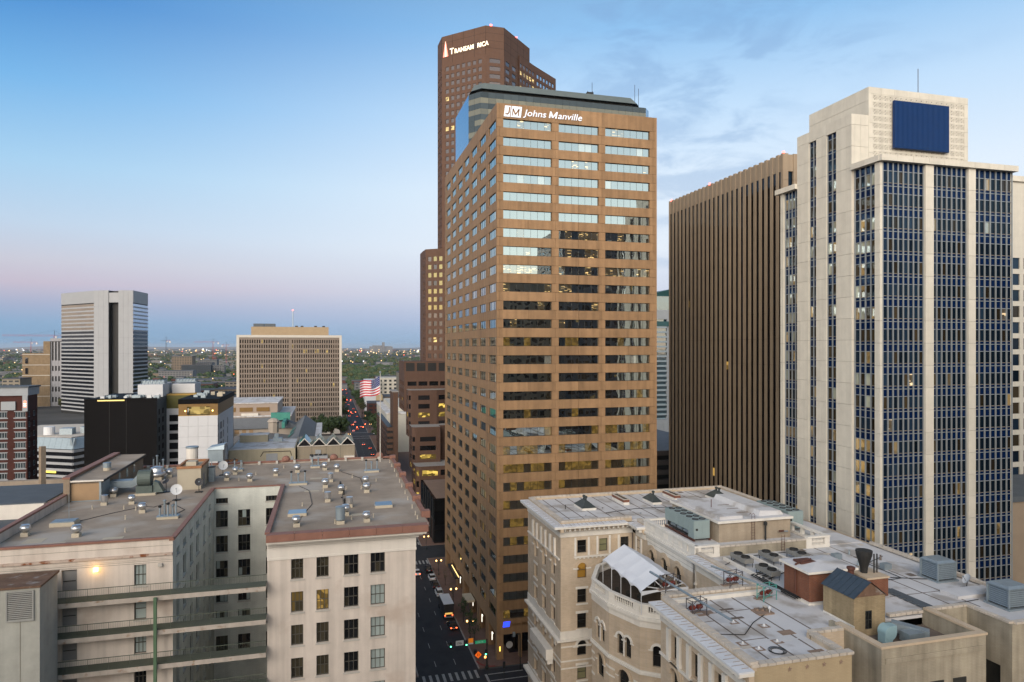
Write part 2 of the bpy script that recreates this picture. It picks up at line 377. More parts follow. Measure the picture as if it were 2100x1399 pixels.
for x0, x1 in ((ST1 + .3, 96), (-60, ST0 - .3)):
    b = MB().box(x0, x1, 20, 120.4, 0, 0.15); o = struct(b.build('pavement', m_walk)); WL[o] = Vector()
    kx = (ST1, ST1 + .3) if x0 > 0 else (ST0 - .3, ST0)
    MB().box(kx[0], kx[1], 20, 120.4, 0, 0.156).build('kerb', m_conc, o)
# painted markings
pm = MB()
for i in range(9): x = 18.2 + i * 1.32; pm.box(x, x + .55, 133.2, 136.6, 0.05, 0.060)
for i in range(11): x = 18.2 + i * 1.1; pm.box(x, x + .5, 228, 231, 0.05, 0.060); pm.box(x, x + .5, 207.5, 211, 0.05, 0.060)
for y in (504, 516, 538):
    for i in range(14): x = ST0 + .4 + i * .85; pm.box(x, x + .45, y, y + 2.2, 0.05, 0.060)
struct(pm.build('crosswalk_markings', m_paint))
pm = MB()
for X in (21.6, 25.7):
    y = 140
    while y < 500: pm.box(X - .06, X + .06, y, y + 2.6, 0.05, 0.060); y += 9
pm.box(31.2, 38.5, 133.9, 134.2, 0.05, 0.062); pm.box(31.2, 44, 131.2, 131.5, 0.05, 0.062); pm.box(30.5, 31.0, 123, 134.2, 0.05, 0.062)
struct(pm.build('lane_markings', m_paint))

# ================================================================ brown granite office tower (the middle one)
JX, JY, JZ, JS = 34.376, 139.57, 117.5, 3.85
jm = T('office_tower', 'tall brown granite tower with ribbon windows and white rooftop lettering, middle of the picture', 'tower', (JX, JY, 0))
m_jm = mat('brown_granite', (0.295, 0.178, 0.092), 0.7, 0.14, 0.55, 0.35, rnd=0.11, streak=0.24, bump=0.15)
m_jcore = mat('dark_joint_and_shade', (0.03, 0.022, 0.018), 0.9, 0.1)
m_mull = mat('black_mullion', (0.02, 0.02, 0.02), 0.5, 0.05)
jg = glass('jm_glass', (0.022, 0.018, 0.012), (0.86, 0.98, 0.98), 0.50, 0.01, 0.012, 0.35)
jgl = glass('jm_glass_lit', (0.02, 0.015, 0.008), (0.86, 0.98, 0.97), 0.16, 0.01, 0.012, 0.35, lit=0.12, litcol=(1.0, 0.6, 0.12), litfrac=0.8, litscale=(1.5, 1.9))
jgs = glass('jm_glass_lamps', (0.02, 0.015, 0.008), (0.86, 0.98, 0.98), 0.45, 0.01, 0.012, 0.35, lit=1.6, litcol=(1.0, 0.66, 0.25), litfrac=0.13, litscale=(1.5, 7))
jbl = glass('jm_blind', (0.30, 0.30, 0.26), (0.86, 0.98, 0.97), 0.5, 0.02, 0.012, 0.35)
ff = FX(JX, JY); W, DEP = 36.71, 65.49
fl = Fr(JX, JY + DEP, 0, -1)
bays = [(1.43, 12.17, 7), (13.79, 23.01, 6), (24.58, 35.27, 7)]
lw_ = [(63.03, 56.46), (53.96, 47.55), (44.39, 38.23), (35.56, 29.32), (26.42, 20.0), (16.75, 10.61), (7.43, 1.08)]
lb = [(DEP - a, DEP - b) for a, b in lw_]
pn, gp = [], []
g_ = 0.025
ztop = [114.3 - JS * k for k in range(28)]
fcols = [0, .62, 6.86, 12.96, 18.3, 23.77, 29.99, 36.05, 36.71]
lcols = [0] + [(lb[i][1] + lb[i + 1][0]) / 2 for i in range(6)] + [DEP - .5, DEP]
WH = 1.86
def jpan(fr, a, b, c, d): pn.append((m_jm, fr, a + g_, b - g_, -.55, 0, c + g_, d - g_))
for a, b in zip(fcols, fcols[1:]): jpan(ff, a, b, ztop[0], JZ)
for a, b in zip(lcols, lcols[1:]): jpan(fl, a, b, ztop[0], JZ)
win = []
for k, zt in enumerate(ztop):
    z1 = zt - WH; z0 = ztop[k + 1] if k < 27 else 5.3
    for a, b in zip(fcols, fcols[1:]): jpan(ff, a, b, z0, z1)
    for a, b in zip(lcols, lcols[1:]): jpan(fl, a, b, z0, z1)
    e = 0
    for a, b, n in bays: jpan(ff, e, a, z1, zt); e = b
    jpan(ff, e, W, z1, zt)
    e = 0
    for a, b in lb: jpan(fl, e, a, z1, zt); e = b
    jpan(fl, e, DEP, z1, zt)
    for bi, (a, b, n) in enumerate(bays): win.append((k, bi, ff, a, b, n, z1, zt))
    for bi, (a, b) in enumerate(lb): win.append((k, bi, fl, a, b, 3, z1, zt))
for i in range(0, 8): pass
pieces(jm, 'panel', pn, 300, rest='panel_mass')
def jglass(k, fr, bi):
    r = R()
    if fr is ff:
        if k in (6, 7, 8, 9, 10, 11): return jgs if r < (0.62 if k == 8 else 0.42 if (k == 6 and bi > 0) else 0.22 if bi < 2 else 0.10) else jg
        if k in (0, 2): return jgs if r < 0.12 else jg
        if k in (12, 15, 16): return jgl if r < 0.18 else jg
        if k >= 17: return jgl if r < (0.45 if 18 <= k <= 23 else 0.25) else jg
        return jbl if r < 0.05 else jg
    if k >= 19: return jgl if r < 0.06 else jg
    return jbl if (r < 0.06 and bi != 5) else jg
rest = MB(); rm = [jg, jgl, jgs, jbl]; cnt = 0
order = sorted(win, key=lambda q: -metric(q[2], q[3], q[4], 0, q[6], q[7]) / q[5])
for k, bi, fr, a, b, n, z0, z1 in order:
    dp_ = .40 if fr is ff else .14
    o = window(jm, fr, a, b, z0, z1, dp_, m_mull, None, cols=n, rows=1, t=.05, pane=False)
    for i in range(n):
        u0 = a + (b - a) * i / n; u1 = a + (b - a) * (i + 1) / n; gm = jglass(k, fr, bi)
        if cnt < 300: piece(o, 'pane', gm, fr, u0, u1, -dp_ - .08, -dp_ - .05, z0, z1, tilt=0.0022); cnt += 1
        else: rest.fbox(fr, u0, u1, -dp_ - .08, -dp_ - .05, z0, z1, m=rm.index(gm))
rest.build('pane_mass', rm, jm, kind='stuff')
c = MB().box(JX + .55, JX + W, JY + .55, JY + DEP, 5.3, JZ - .6); c.build('core', m_jcore, jm)
c = MB().box(JX + W - .02, JX + W + .3, JY + .02, JY + DEP, 5.3, JZ).box(JX, JX + W, JY + DEP, JY + DEP + .4, 5.3, JZ); c.build('rear_wall', m_jm, jm)
for a, b in ((0, 1.43), (5.0, 5.5), (12.17, 13.79), (23.01, 24.58), (35.27, 36.71)): piece(jm, 'column', m_jm, ff, a, b, -1.3, -.01, 0.15, 5.29)
for a, b in [(0, lb[0][0])] + [(lb[i][1], lb[i + 1][0]) for i in range(6)]: piece(jm, 'column', m_jm, fl, a, b, -1.3, -.01, 0.15, 5.29)
m_shop = glass('shop_glass', (0.006, 0.006, 0.007), (0.8, 0.85, 0.9), 0.12, 0.03, 0.01)
MB().box(JX + 3.4, JX + W - .5, JY + 2.6, JY + DEP - .5, 0.15, 5.3).build('shopfront', m_shop, jm)
m_white = mat('white_letters', (0.86, 0.87, 0.9), 0.5, 0.03); m_lw = glow('letter_glow_white', (0.86, 0.9, 1.0), 0.2)
# rooftop sign
sg = MB(); P = ff.p
def para(u0, u1, z0, z1, sh, n, m=0): sg.face([P(u0, n, z0), P(u1, n, z0), P(u1 + sh, n, z1), P(u0 + sh, n, z1)], m)
for u0, u1 in ((1.5, 2.78), (2.98, 5.2)):
    sg.hexa([P(u0, .16, 114.72), P(u1, .16, 114.72), P(u1, .02, 114.72), P(u0, .02, 114.72), P(u0 + .28, .16, 117.0), P(u1 + .28, .16, 117.0), P(u1 + .28, .02, 117.0), P(u0 + .28, .02, 117.0)])
em = sg.build('emblem', m_lw, jm)
def stroke(u0, z0, u1, z1, t):   # brown letter stroke lying on the white emblem (slanted with it)
    sl = lambda u, z: (u + .28 * (z - 114.72) / 2.28, z)
    d = Vector((u1 - u0, z1 - z0)); k = Vector((-d.y, d.x)).normalized() * t / 2; q = [(u0 - k.x, z0 - k.y), (u1 - k.x, z1 - k.y), (u1 + k.x, z1 + k.y), (u0 + k.x, z0 + k.y)]; q = [sl(*p) for p in q]
    MB().hexa([P(*q[0][:1], .17, q[0][1]), P(q[1][0], .17, q[1][1]), P(q[2][0], .17, q[2][1]), P(q[3][0], .17, q[3][1]), P(q[0][0], .2, q[0][1]), P(q[1][0], .2, q[1][1]), P(q[2][0], .2, q[2][1]), P(q[3][0], .2, q[3][1])]).build('emblem_stroke', m_jm, em, kind='stuff')
for q in ((2.5, 116.75, 2.5, 115.55, .3), (2.52, 115.6, 2.2, 115.2, .3), (2.3, 115.22, 1.75, 115.28, .26), (3.3, 115.0, 3.3, 116.5, .2), (3.3, 116.45, 3.95, 115.25, .3), (3.95, 115.25, 4.6, 116.45, .3), (4.6, 116.5, 4.6, 115.0, .26)): stroke(*q)
for a in ((0, 0, 0, 1.42, .3), (.06, 1.3, .72, .12, .3), (.72, .12, 1.38, 1.3, .3), (1.44, 1.42, 1.44, 0, .3)):   # capital M of the second word
    d = Vector((a[2] - a[0], a[3] - a[1])); k = Vector((-d.y, d.x)).normalized() * a[4] / 2; q = [(a[0] - k.x, a[1] - k.y), (a[2] - k.x, a[3] - k.y), (a[2] + k.x, a[3] + k.y), (a[0] + k.x, a[1] + k.y)]
    q = [(11.6 + x + .22 * z, 115.2 + z) for x, z in q]; MB().hexa([P(x, n_, z) for n_ in (.06, .18) for x, z in q]).build('sign_lettering', m_lw, jm, kind='stuff')
for i, (s, u) in enumerate((('Johns', 5.95), ('anville', 13.45))): text(jm, 'sign_lettering', s, ff, u, 115.2 if i == 0 else 115.2, 1.95, m_lw, 0.22, 0.008, 0.12, 0.06, 1.14)
m_blue = glow('blue_neon', (0.02, 0.05, 1.0), 1.2); m_bronze = mat('bronze_letters', (0.25, 0.15, 0.06), 0.4, 0.1, metal=0.6)
sg = MB(); sg.hexa([P(1.3, .1, 6.9), P(2.7, .1, 6.9), P(2.7, .02, 6.9), P(1.3, .02, 6.9), P(1.5, .1, 8.0), P(2.9, .1, 8.0), P(2.9, .02, 8.0), P(1.5, .02, 8.0)]); sg.build('street_sign', m_blue, jm)
text(jm, 'street_sign_lettering', 'Johns Manville', ff, 3.1, 7.0, .95, m_bronze, 0.15, 0.01, 0.06, 0.03, 1.0)
m_wl = glow('lamp_white', (1.0, 0.95, 0.8), 1.2)
for k in (3.5, 13.5, 23.5, 40): # lit brackets at the arcade columns
    sgn = MB(); q = fl; u = DEP - k
    sgn.fbox(q, u, u + .12, .15, .25, 3.0, 4.6); sgn.fbox(q, u, u + .9, .15, .25, 4.6, 4.75); sgn.build('arcade_light', m_wl, jm)
aw = MB(); m_warm = glow('lamp_warm', (1.0, 0.6, 0.22), 1.6)
for k in range(12): aw.fbox(fl, DEP - 50 + k * .9, DEP - 49.5 + k * .9, .6, .75, 4.7, 4.85)
aw.build('awning_light', m_warm, jm)
aw = MB(); aw.fbox(fl, DEP - 52, DEP - 40, 0.02, 1.6, 4.2, 4.65); aw.build('awning', m_mull, jm)
for u in (DEP - 27, ): MB().fbox(fl, u, u + 5, .02, 2.2, 4.4, 4.9).build('entrance_canopy', mat('cream_canopy', (.5, .42, .3), .6, .1), jm)
plq = MB(); plq.lathe(0, 0, [(.75, 0), (.75, .05)], 20); 
for i, v in enumerate(plq.v): plq.v[i] = tuple(ff.p(3.4 + v[0], -2.55 + v[2], 1.9 + v[1]))
plq.build('round_logo', mat('logo_grey', (.5, .5, .5), .6), jm)
piece(jm, 'column_light', glow('uplight', (1.0, .6, .1), 1.2), ff, .55, .8, 0.0, .03, 1.9, 2.9)
gr = MB().box(JX + 13, JX + 22, JY + 1.2, JY + 2.6, 0.15, 3.6); gr.build('kiosk_front', mat('shop_green', (.02, .06, .045), .5), jm)
# ================================================================ cream stone tower with the blue panel
HX, HY = 84.6, 89.02
ht = T('stone_tower', 'cream stone tower with blue glass bays and a blank blue panel on top', 'tower', (HX, HY, 0))
m_hw = mat('cream_stone', (0.62, 0.585, 0.505), 0.75, 0.08, 0.5, 0.3, rnd=0.045, streak=0.08)
m_hj = mat('stone_joint', (0.20, 0.18, 0.14), 0.9, 0.1)
m_hm = mat('grey_mullion', (0.27, 0.295, 0.31), 0.5, 0.08, metal=0.2)
m_ht = mat('bronze_transom', (0.22, 0.19, 0.16), 0.6, 0.1)
hsp = glass('blue_spandrel', (0.004, 0.017, 0.07), (0.4, 0.65, 1.0), 0.012, 0.03, 0.01, rnd=0.35, edge=.5)
hgv = glass('h_glass', (0.010, 0.020, 0.036), (0.5, 0.75, 1.0), 0.018, 0.015, 0.012, rnd=0.7, edge=.5)
hgw = glass('h_glass_brown', (0.035, 0.026, 0.015), (0.8, 0.9, 1.0), 0.02, 0.015, 0.012, rnd=0.6)
hgl = glass('h_glass_lit', (0.05, 0.04, 0.02), (0.8, 0.9, 1.0), 0.18, 0.015, 0.012, lit=0.2, litcol=(1.0, 0.62, 0.2), litfrac=0.7, litscale=(.35, .35))
hgs = glass('h_glass_lamps', (0.03, 0.025, 0.018), (0.8, 0.9, 1.0), 0.2, 0.015, 0.012, lit=1.4, litcol=(1.0, 0.72, 0.4), litfrac=0.2, litscale=(.7, 4.0))
hbl = glass('h_blind', (0.34, 0.36, 0.28), (0.8, 0.9, 1.0), 0.2, 0.03, 0.012)
HS = 3.6
panes, mul, tra, pan = [], [], [], []
def curtain(fr, u0, u1, n, zt, zb, first=1.35, warm=False, setb=.35):
    """blue-glass bay: vision panes, two rows of spandrel glass, vertical fins, transoms"""
    w_ = (u1 - u0) / n
    for i in range(n + 1):
        u = u0 + w_ * i; mul.append((m_hm, fr, u - .09, u + .09, -setb - .05, -setb + .12, zb, zt))
    z = zt - first; rows = [(z, zt, hsp)]
    while z > zb + .5:
        rows.append((z - 1.92, z, None)); rows.append((z - 2.42, z - 1.92, hsp)); rows.append((z - HS, z - 2.42, hsp)); z -= HS
    fl_ = 0
    for (a, b, g) in rows:
        if a < zb: a = zb
        if b - a < .1: continue
        tra.append((m_ht if g is None else m_hm, fr, u0, u1, -setb - .05, -setb + .05, a - .05, a + .05))
        run = None
        for i in range(n):
            q = g
            if q is None:
                r = R()
                if warm: q = hbl if r < .16 else hgl if r < .34 else hgw if r < .8 else hgv
                else: q = hgs if r < .012 else hgl if r < .03 else hbl if r < .035 else hgw if r < .16 else hgv
            panes.append((q, fr, u0 + w_ * i, u0 + w_ * (i + 1), -setb - .12, -setb - .06, a, b))
def stone(fr, us, zs, n0=-.4, n1=0.0):
    for a, b in zip(us, us[1:]):
        for c, d in zip(zs, zs[1:]): pan.append((m_hw, fr, a + .015, b - .015, n0, n1, min(c, d) + .02, max(c, d) - .02))
hf = FX(HX, HY)
XR = 112.0
ZC = 95.45
for a, b, n in ((85.1, 93.1, 8), (94.76, 101.85, 7), (103.38, 111.6, 7)): curtain(hf, a - HX, b - HX, n, ZC, 20)
zj = [ZC - HS * k for k in range(22)]
for a, b in ((93.1, 94.76), (101.85, 103.38)): stone(hf, [a - HX, b - HX], zj, -.4, .12)
hl = Fr(HX, 114.39, 0, -1); LU = 114.39
curtain(hl, LU - 95.0, LU - 90.4, 4, ZC, 20, warm=True)
stone(hl, [LU - 90.35, LU - 89.25], zj, -.4, .1)
stone(hl, [LU - 113.9, LU - 113.0], zj, -.4, .1)
curtain(hl, LU - 112.9, LU - 109.0, 4, ZC, 20, warm=True)
# cornice of the front block and of the low rear wing
for a in range(9): u0 = -.55 + a * 3.1; pan.append((m_hw, hf, u0 + .02, u0 + 3.08, -.6, .6, ZC + .02, 96.4))
for a in range(2): u0 = LU - 95 + a * 3.0; pan.append((m_hw, hl, u0 + .02, u0 + 2.98, -.6, .6, ZC + .02, 96.4))
pan.append((m_hw, hl, LU - 114.8, LU - 108.9, -.6, .7, ZC + .02, 96.4))
# white shaft with two window slots
zs2 = [105.0] + [103.2 - HS * k for k in range(24)]
for us in ([108.84, 107.8, 106.7, 105.65], [103.73, 102.4, 101.13], [98.76, 97.6, 96.4, 95.15]): stone(hl, [LU - u for u in us], zs2, -.5, .25)
for a, b in ((105.65, 103.73), (101.13, 98.76)):
    stone(hl, [LU - a, LU - b], [105.0, 103.05], -.5, .25); curtain(hl, LU - a, LU - b, 2, 103.05, 20, .9, warm=True, setb=.1)
hb = FX(HX, 95.15)
stone(hb, [0, 1.6, 3.2], [105.0, 103.2, 99.6, 96.4], -.4, -.02)
pieces(ht, 'stone_panel', pan, 300, rest='stone_panel_mass'); pieces(ht, 'mullion', mul, 300); pieces(ht, 'transom', tra, 300, rest='transom_mass'); pieces(ht, 'pane', panes, 300, tilt=.002, rest='pane_mass')
# crown with the pierced screen
CX0, CX1, CY0, CY1, CZ1 = 87.84, 108.95, 95.2, 109.9, 109.85
cr = MB().box(CX0 + .3, CX1 - .02, CY0 + .5, CY1, 96, CZ1 - .3); cr.build('crown_core', m_jcore, ht)  # dark colour stands in for the shade behind the screen's holes
cf = FX(CX0, CY0); pan = []
cw = CX1 - CX0
stone(cf, [cw * i / 8 for i in range(9)], [CZ1, 108.75], -.4, 0)
stone(cf, [0, .8], [108.75, 106.3, 103.8, 101.3, 98.8, 96.4], -.4, 0); stone(cf, [cw - .8, cw], [108.75, 106.3, 103.8, 101.3, 98.8, 96.4], -.4, 0)
cl_ = Fr(CX0, CY1, 0, -1)
stone(cl_, [14.7 * i / 5 for i in range(6)], [CZ1, 107.6, 105.3, 103], -.4, 0)
scr = []
nx, nz = 18, 10; sw = (cw - 1.6) / nx; sh = (108.75 - 96.9) / nz
pieces(ht, 'crown_panel', pan, 300)
tile = MB()  # one pierced block: an S scroll left between two half-moon holes
def bl(u0, u1, z0, z1): tile.box(u0, u1, 0, .22, z0, z1)
s0, h0 = sw, sh
bl(-s0 / 2, s0 / 2, -h0 / 2, -h0 / 2 + .2); bl(-s0 / 2, s0 / 2, h0 / 2 - .2, h0 / 2); bl(-s0 / 2, -s0 / 2 + .12, -h0 / 2 + .2, h0 / 2 - .2); bl(s0 / 2 - .12, s0 / 2, -h0 / 2 + .2, h0 / 2 - .2)
ew, eh = s0 / 2 - .12, h0 / 2 - .2
def dbar(x0, z0, x1, z1, t):
    d = Vector((x1 - x0, z1 - z0)); k = Vector((-d.y, d.x)).normalized() * t / 2
    tile.hexa([(x0 - k.x, .02, z0 - k.y), (x1 - k.x, .02, z1 - k.y), (x1 - k.x, .2, z1 - k.y), (x0 - k.x, .2, z0 - k.y), (x0 + k.x, .02, z0 + k.y), (x1 + k.x, .02, z1 + k.y), (x1 + k.x, .2, z1 + k.y), (x0 + k.x, .2, z0 + k.y)])
dbar(-ew, -eh, ew, eh, .24); dbar(-ew, eh * .15, -ew * .2, eh, .15); dbar(ew * .2, -eh, ew, -eh * .15, .15); bl(-ew * .55, -ew * .3, eh * .1, eh * .35); bl(ew * .3, ew * .55, -eh * .35, -eh * .1)
me = bpy.data.meshes.new('screen_block'); me.from_pydata(tile.v, [], tile.f); me.materials.append(m_hw); me.update()
for i in range(nx):
    for j in range(nz):
        o = bpy.data.objects.new('screen_block', me); COL.objects.link(o); o.parent = ht; o.location = Vector((CX0 + .8 + sw * (i + .5), CY0 + .02, 96.9 + sh * (j + .5))) - WL[ht]
m_bp = mat('dark_blue_panel', (0.004, 0.032, 0.13), 0.3, 0.05, spec=0.25)
bp = MB(); n = 44
for i in range(n): u = 92.46 + 11.55 * i / n; bp.box(u, u + .17, CY0 - .8, CY0 - .62, 99.75, 107.7)
bp.box(92.46, 104.01, CY0 - .64, CY0 - .3, 99.7, 107.75); bp.build('blank_sign_panel', m_bp, ht)
MB().box(HX + .5, XR - .6, HY + .5, 114.3, 0, 96.2).box(HX + .4, 108.5, 95.5, 108.8, 96, 104.9).box(HX, XR, 95, 114.39, 0, 20).build('core', m_hj, ht)
MB().box(XR - .6, XR - .3, HY + .4, 114.3, 0, 96).build('side_wall', m_hw, ht)
an = MB().tube((102.2, 99.2, 109.8), (102.2, 99.2, 115.9), .07); an.tube((100.2, 98, 109.8), (100.2, 98, 111), .03); an.build('mast', mat('steel_dark', (.12, .12, .13), .5, metal=.5), ht)

# ================================================================ brown ribbed slab tower
GX, GY, GZ = 104.3, 139.6, 112.1
gt = T('ribbed_tower', 'dark brown slab tower with close vertical ribs, beside the cream stone tower', 'tower', (GX, GY, 0))
m_gr = mat('brown_rib', (0.33, 0.255, 0.18), 0.75, 0.08, 0.5, 0.3, rnd=0.04, streak=0.1)
m_gd = glass('g_glass', (0.006, 0.005, 0.005), (0.7, 0.75, 0.85), 0.05, 0.03, 0.01, edge=.35)
m_gl = glass('g_glass_lit', (0.03, 0.02, 0.01), (.8, .8, .8), 0.05, 0.03, 0.01, lit=.5, litcol=(1, .6, .15), litfrac=.8)
gl_ = Fr(GX, GY + 56.05, 0, -1); gf = FX(GX, GY)
ribs, gps = [], []
nr = 25; rw = 56.05 / nr; zg = [GZ]
while zg[-1] > 6: zg.append(zg[-1] - 6.3)
zg[-1] = 0.15
for i in range(nr + 1):
    u = rw * i
    for c, d in zip(zg, zg[1:]): ribs.append((m_gr, gl_, max(0, u - .53) + .01, min(56.05, u + .53) - .01, -.9, .0 if i not in (0, nr) else .08, d + .02, c - .02))
for i in range(nr):
    ribs.append((m_gr, gl_, rw * i + .54, rw * (i + 1) - .54, -.9, -.12, GZ - 4.2, GZ - .35))
    for c, d in zip(zg, zg[1:]): gps.append((m_gd, gl_, rw * i + .51, rw * (i + 1) - .51, -.25, -.2, d, min(c, GZ - 4.2)))
for i, z in ((5, 78), (14, 60), (11, 30)): gps.append((m_gl, gl_, rw * i + .6, rw * (i + 1) - .6, -.19, -.17, z, z + U(.8, 2.2)))
for i in range(6):
    for c, d in zip(zg, zg[1:]): ribs.append((m_gr, gf, 0.0 + i * 2.9, i * 2.9 + 1.4, -.9, .06, d + .02, c - .02))
    ribs.append((m_gr, gf, i * 2.9 + 1.42, i * 2.9 + 2.88, -.9, -.1, GZ - 4.2, GZ - .2)); gps.append((hgv, gf, i * 2.9 + 1.4, i * 2.9 + 2.9, -.55, -.5, 60, GZ - 4.2))
pieces(gt, 'rib_panel', ribs, 300, rest='rib_panel_mass'); pieces(gt, 'pane', gps, 300, rest='pane_mass')
MB().box(GX + .85, GX + 40, GY + .85, GY + 56, 0, GZ - 1).build('core', m_jcore, gt)
MB().box(GX + 8, GX + 14, GY + 30, GY + 38, GZ - 1, GZ + 3).build('roof_house', mat('pale_metal', (.45, .5, .52), .5), gt)
m_red = glow('aircraft_red', (1.0, .12, .1), 3)
for y in (GY + .5, GY + 55.5, GY + 33): MB().box(GX + .3, GX + .7, y - .2, y + .2, GZ, GZ + .55).build('warning_light', m_red, gt)

# ================================================================ dark glass tower with the sloped crown
DY = 235
dt = T('glass_tower', 'dark glass tower with a sloped overhanging crown behind the brown granite tower', 'tower', (48, DY, 0))
d1 = glass('d_glass_dark', (0.045, 0.055, 0.058), (.8, .9, .95), 0.06, 0.02, 0.01); d2 = glass('d_glass_tan', (0.15, 0.135, 0.085), (.8, .9, .95), 0.10, 0.02, 0.01, rnd=.25)
d3 = glass('d_glass_blue', (0.05, 0.11, 0.2), (.72, .86, 1), 0.45, 0.01, 0.006); d4 = glow('office_lamp', (1.0, .68, .22), 1.0)
dps = []
DP = [(48.56, 265), (48.56, 239.5), (52.0, 235.0), (115.7, 235.0), (118.3, 238), (118.3, 265)]
DT = 156.0
for k, (a, b) in enumerate(zip(DP, DP[1:])):
    fr = Fr(a[0], a[1], b[0] - a[0], b[1] - a[1]); n = max(2, round(fr.len / 2.75)); w_ = fr.len / n
    for j in range(22):
        z1 = DT - j * 1.95
        for i in range(n):
            q = d3 if k == 0 or k >= 3 else (d1 if j % 2 == 0 else (d2 if R() < .88 else d1))
            if k in (1, 2) and j % 2 and R() < .012: q = d4
            dps.append((q, fr, w_ * i + .03, w_ * (i + 1) - .03, -.1, -.02, z1 - 1.92, z1))
pieces(dt, 'pane', dps, 300, rest='pane_mass')
MB().prism([(x, y) for x, y in DP], 0, 113).prism([(49.0, 264.6), (49.0, 239.7), (52.2, 235.4), (115.5, 235.4), (117.9, 238.2), (117.9, 264.6)], 113, 156.2).build('core', mat('d_frame', (.02, .025, .03), .5), dt)
m_dc = mat('crown_metal', (0.16, 0.19, 0.185), 0.5, 0.08, metal=.3)
cr = MB(); Q = [(49.6, 240.2), (52.6, 236.2), (112.6, 236.2), (114.6, 238.8), (114.6, 262), (49.6, 262)]; Qi = [(x + (82 - x) * .05, y + (250 - y) * .17) for x, y in Q]
for i in range(6):
    j = (i + 1) % 6; cr.face([(*Q[i], 157.7), (*Q[j], 157.7), (*Qi[j], 160.6), (*Qi[i], 160.6)])
cr.face([(*q, 160.6) for q in Qi]); cr.face([(*q, 157.7) for q in reversed(Q)]); cr.build('crown_slope', m_dc, dt)
MB().prism([(x + (82 - x) * .03, y + (250 - y) * .12) for x, y in Q], 156, 157.7).build('crown_recess', m_mull, dt)
an = MB()
for x, y, h in ((96, 240, 5), (112.5, 238, 5), (115.5, 241, 5), (95, 242, 2.5), (97, 242, 2.5)): an.tube((x, y, 157), (x, y, 160.5 + h), .09, 5)
an.box(94.5, 97, 241, 242.5, 160, 162.3); an.build('antenna', m_mull, dt)

# ================================================================ punched-window tower helper
def tower(th, poly, z0, z1, cols, rows, ww, wh, wm, gfun, base=0.0, top=0.0, dep=.25, skip=(), names=True, sill=None, limit=300, sides=None, per=None, roofm=None):
    """prism of facades with real openings: cols/rows are spacings, ww/wh window size"""
    mb = MB(); lst = []
    k = len(poly)
    for i in range(k):
        a, b = poly[i], poly[(i + 1) % k]
        if sides is not None and i not in sides:
            mb.face([(a[0], a[1], z0), (b[0], b[1], z0), (b[0], b[1], z1), (a[0], a[1], z1)]); continue
        fr = Fr(a[0], a[1], b[0] - a[0], b[1] - a[1]); n = max(1, int((fr.len - .4) / cols)); w_ = min(ww, fr.len * .7)
        if per and i in per: n = per[i]; pad = .3; cc = (fr.len - .6) / n; w_ = ww / cols * cc
        else: cc = min(cols, fr.len); pad = (fr.len - n * cc) / 2
        us = grid_breaks(0, fr.len, [(pad + cc * (j + .5) - w_ / 2, pad + cc * (j + .5) + w_ / 2) for j in range(n)])
        m = int((z1 - top - z0 - base) / rows)
        zr = [(z0 + base + rows * j + (rows - wh) / 2, z0 + base + rows * j + (rows + wh) / 2) for j in range(m)]
        zs = grid_breaks(z0, z1, zr)
        for (u0, u1, c, d) in wall(mb, fr, us, zs, lambda p, q: p % 2 == 1 and q % 2 == 1, dep):
            lst.append((gfun(i, c), fr, u0, u1, -dep - .03, -dep, c, d))
    mb.face([(x, y, z1) for x, y in poly], 1)
    mb.build('wall', [wm, roofm or wm], th)
    pieces(th, 'window', lst, limit, tilt=.002, rest='window_mass')
# ================================================================ brown tower with the rooftop lettering
et = T('corporate_tower', 'tallest brown tower with lit lettering near its top, behind the dark glass tower', 'tower', (75, 345, 0))
m_eb = mat('brown_precast', (0.115, 0.065, 0.045), 0.75, 0.1, 0.3, 0.25, streak=.06)
eg = glass('e_glass', (0.10, 0.075, 0.06), (.85, .9, 1), 0.10, 0.02, 0.008, rnd=.5); egl = glass('e_lit', (.1, .08, .05), (.8, .8, .8), .08, .02, .01, lit=.8, litcol=(1, .7, .24), litfrac=.9)
egb = glass('e_glass_sky', (0.03, 0.04, 0.05), (.75, .88, 1), 0.6, 0.01, 0.008)
def eglass(i, z):
    if i in (4,): return egb
    if i == 0: return egb
    k = round((z - 2) / 3.9)
    if k in (49, 45) and R() < .5: return egl
    return egl if R() < .012 else eg
EP = [(57.3, 366.0), (57.8, 355.2), (77.1, 336.5), (86.7, 336.5), (106.1, 356.3), (106.1, 380), (60, 380)]
tower(et, EP, 100, 214, 3.35, 3.9, 2.1, 2.2, m_eb, eglass, base=0, sides=(0, 1, 2, 3), per={2: 1, 3: 4})
mb = MB(); mb.prism(EP, 214, 228.6)
mb.build('parapet_block', m_eb, et)
jn = MB()   # joints in the blank top
for (a, b) in zip(EP[1:4], EP[2:5]):
    fr = Fr(a[0], a[1], b[0] - a[0], b[1] - a[1]); n = 4 if fr.len > 15 else 1
    for i in range(n + 1):
        u = fr.len * i / n; jn.fbox(fr, max(0, u - .06), min(fr.len, u + .06), -.05, .03, 214, 228.6)
    for z in (217.5, 221.2, 225): jn.fbox(fr, 0, fr.len, -.05, .02, z, z + .1)
jn.build('joint_line', m_jcore, et)
SP = [(97.2, 351), (97.6, 346.6), (109.6, 357.8), (126.5, 372), (126.5, 390), (97.2, 390)]
tower(et, SP, 100, 220, 3.2, 3.9, 2.3, 2.2, m_eb, lambda i, z: egl if (i == 1 and 200 < z < 212 and R() < .8) else (eg if i == 1 else egb), sides=(1, 2), top=3)
fe = Fr(57.8, 355.2, 77.1 - 57.8, 336.5 - 355.2)
m_lt = glow('sign_white_gold', (1.0, .86, .62), .8); m_off = mat('unlit_letter', (.1, .09, .09), .5)
x = 5.2
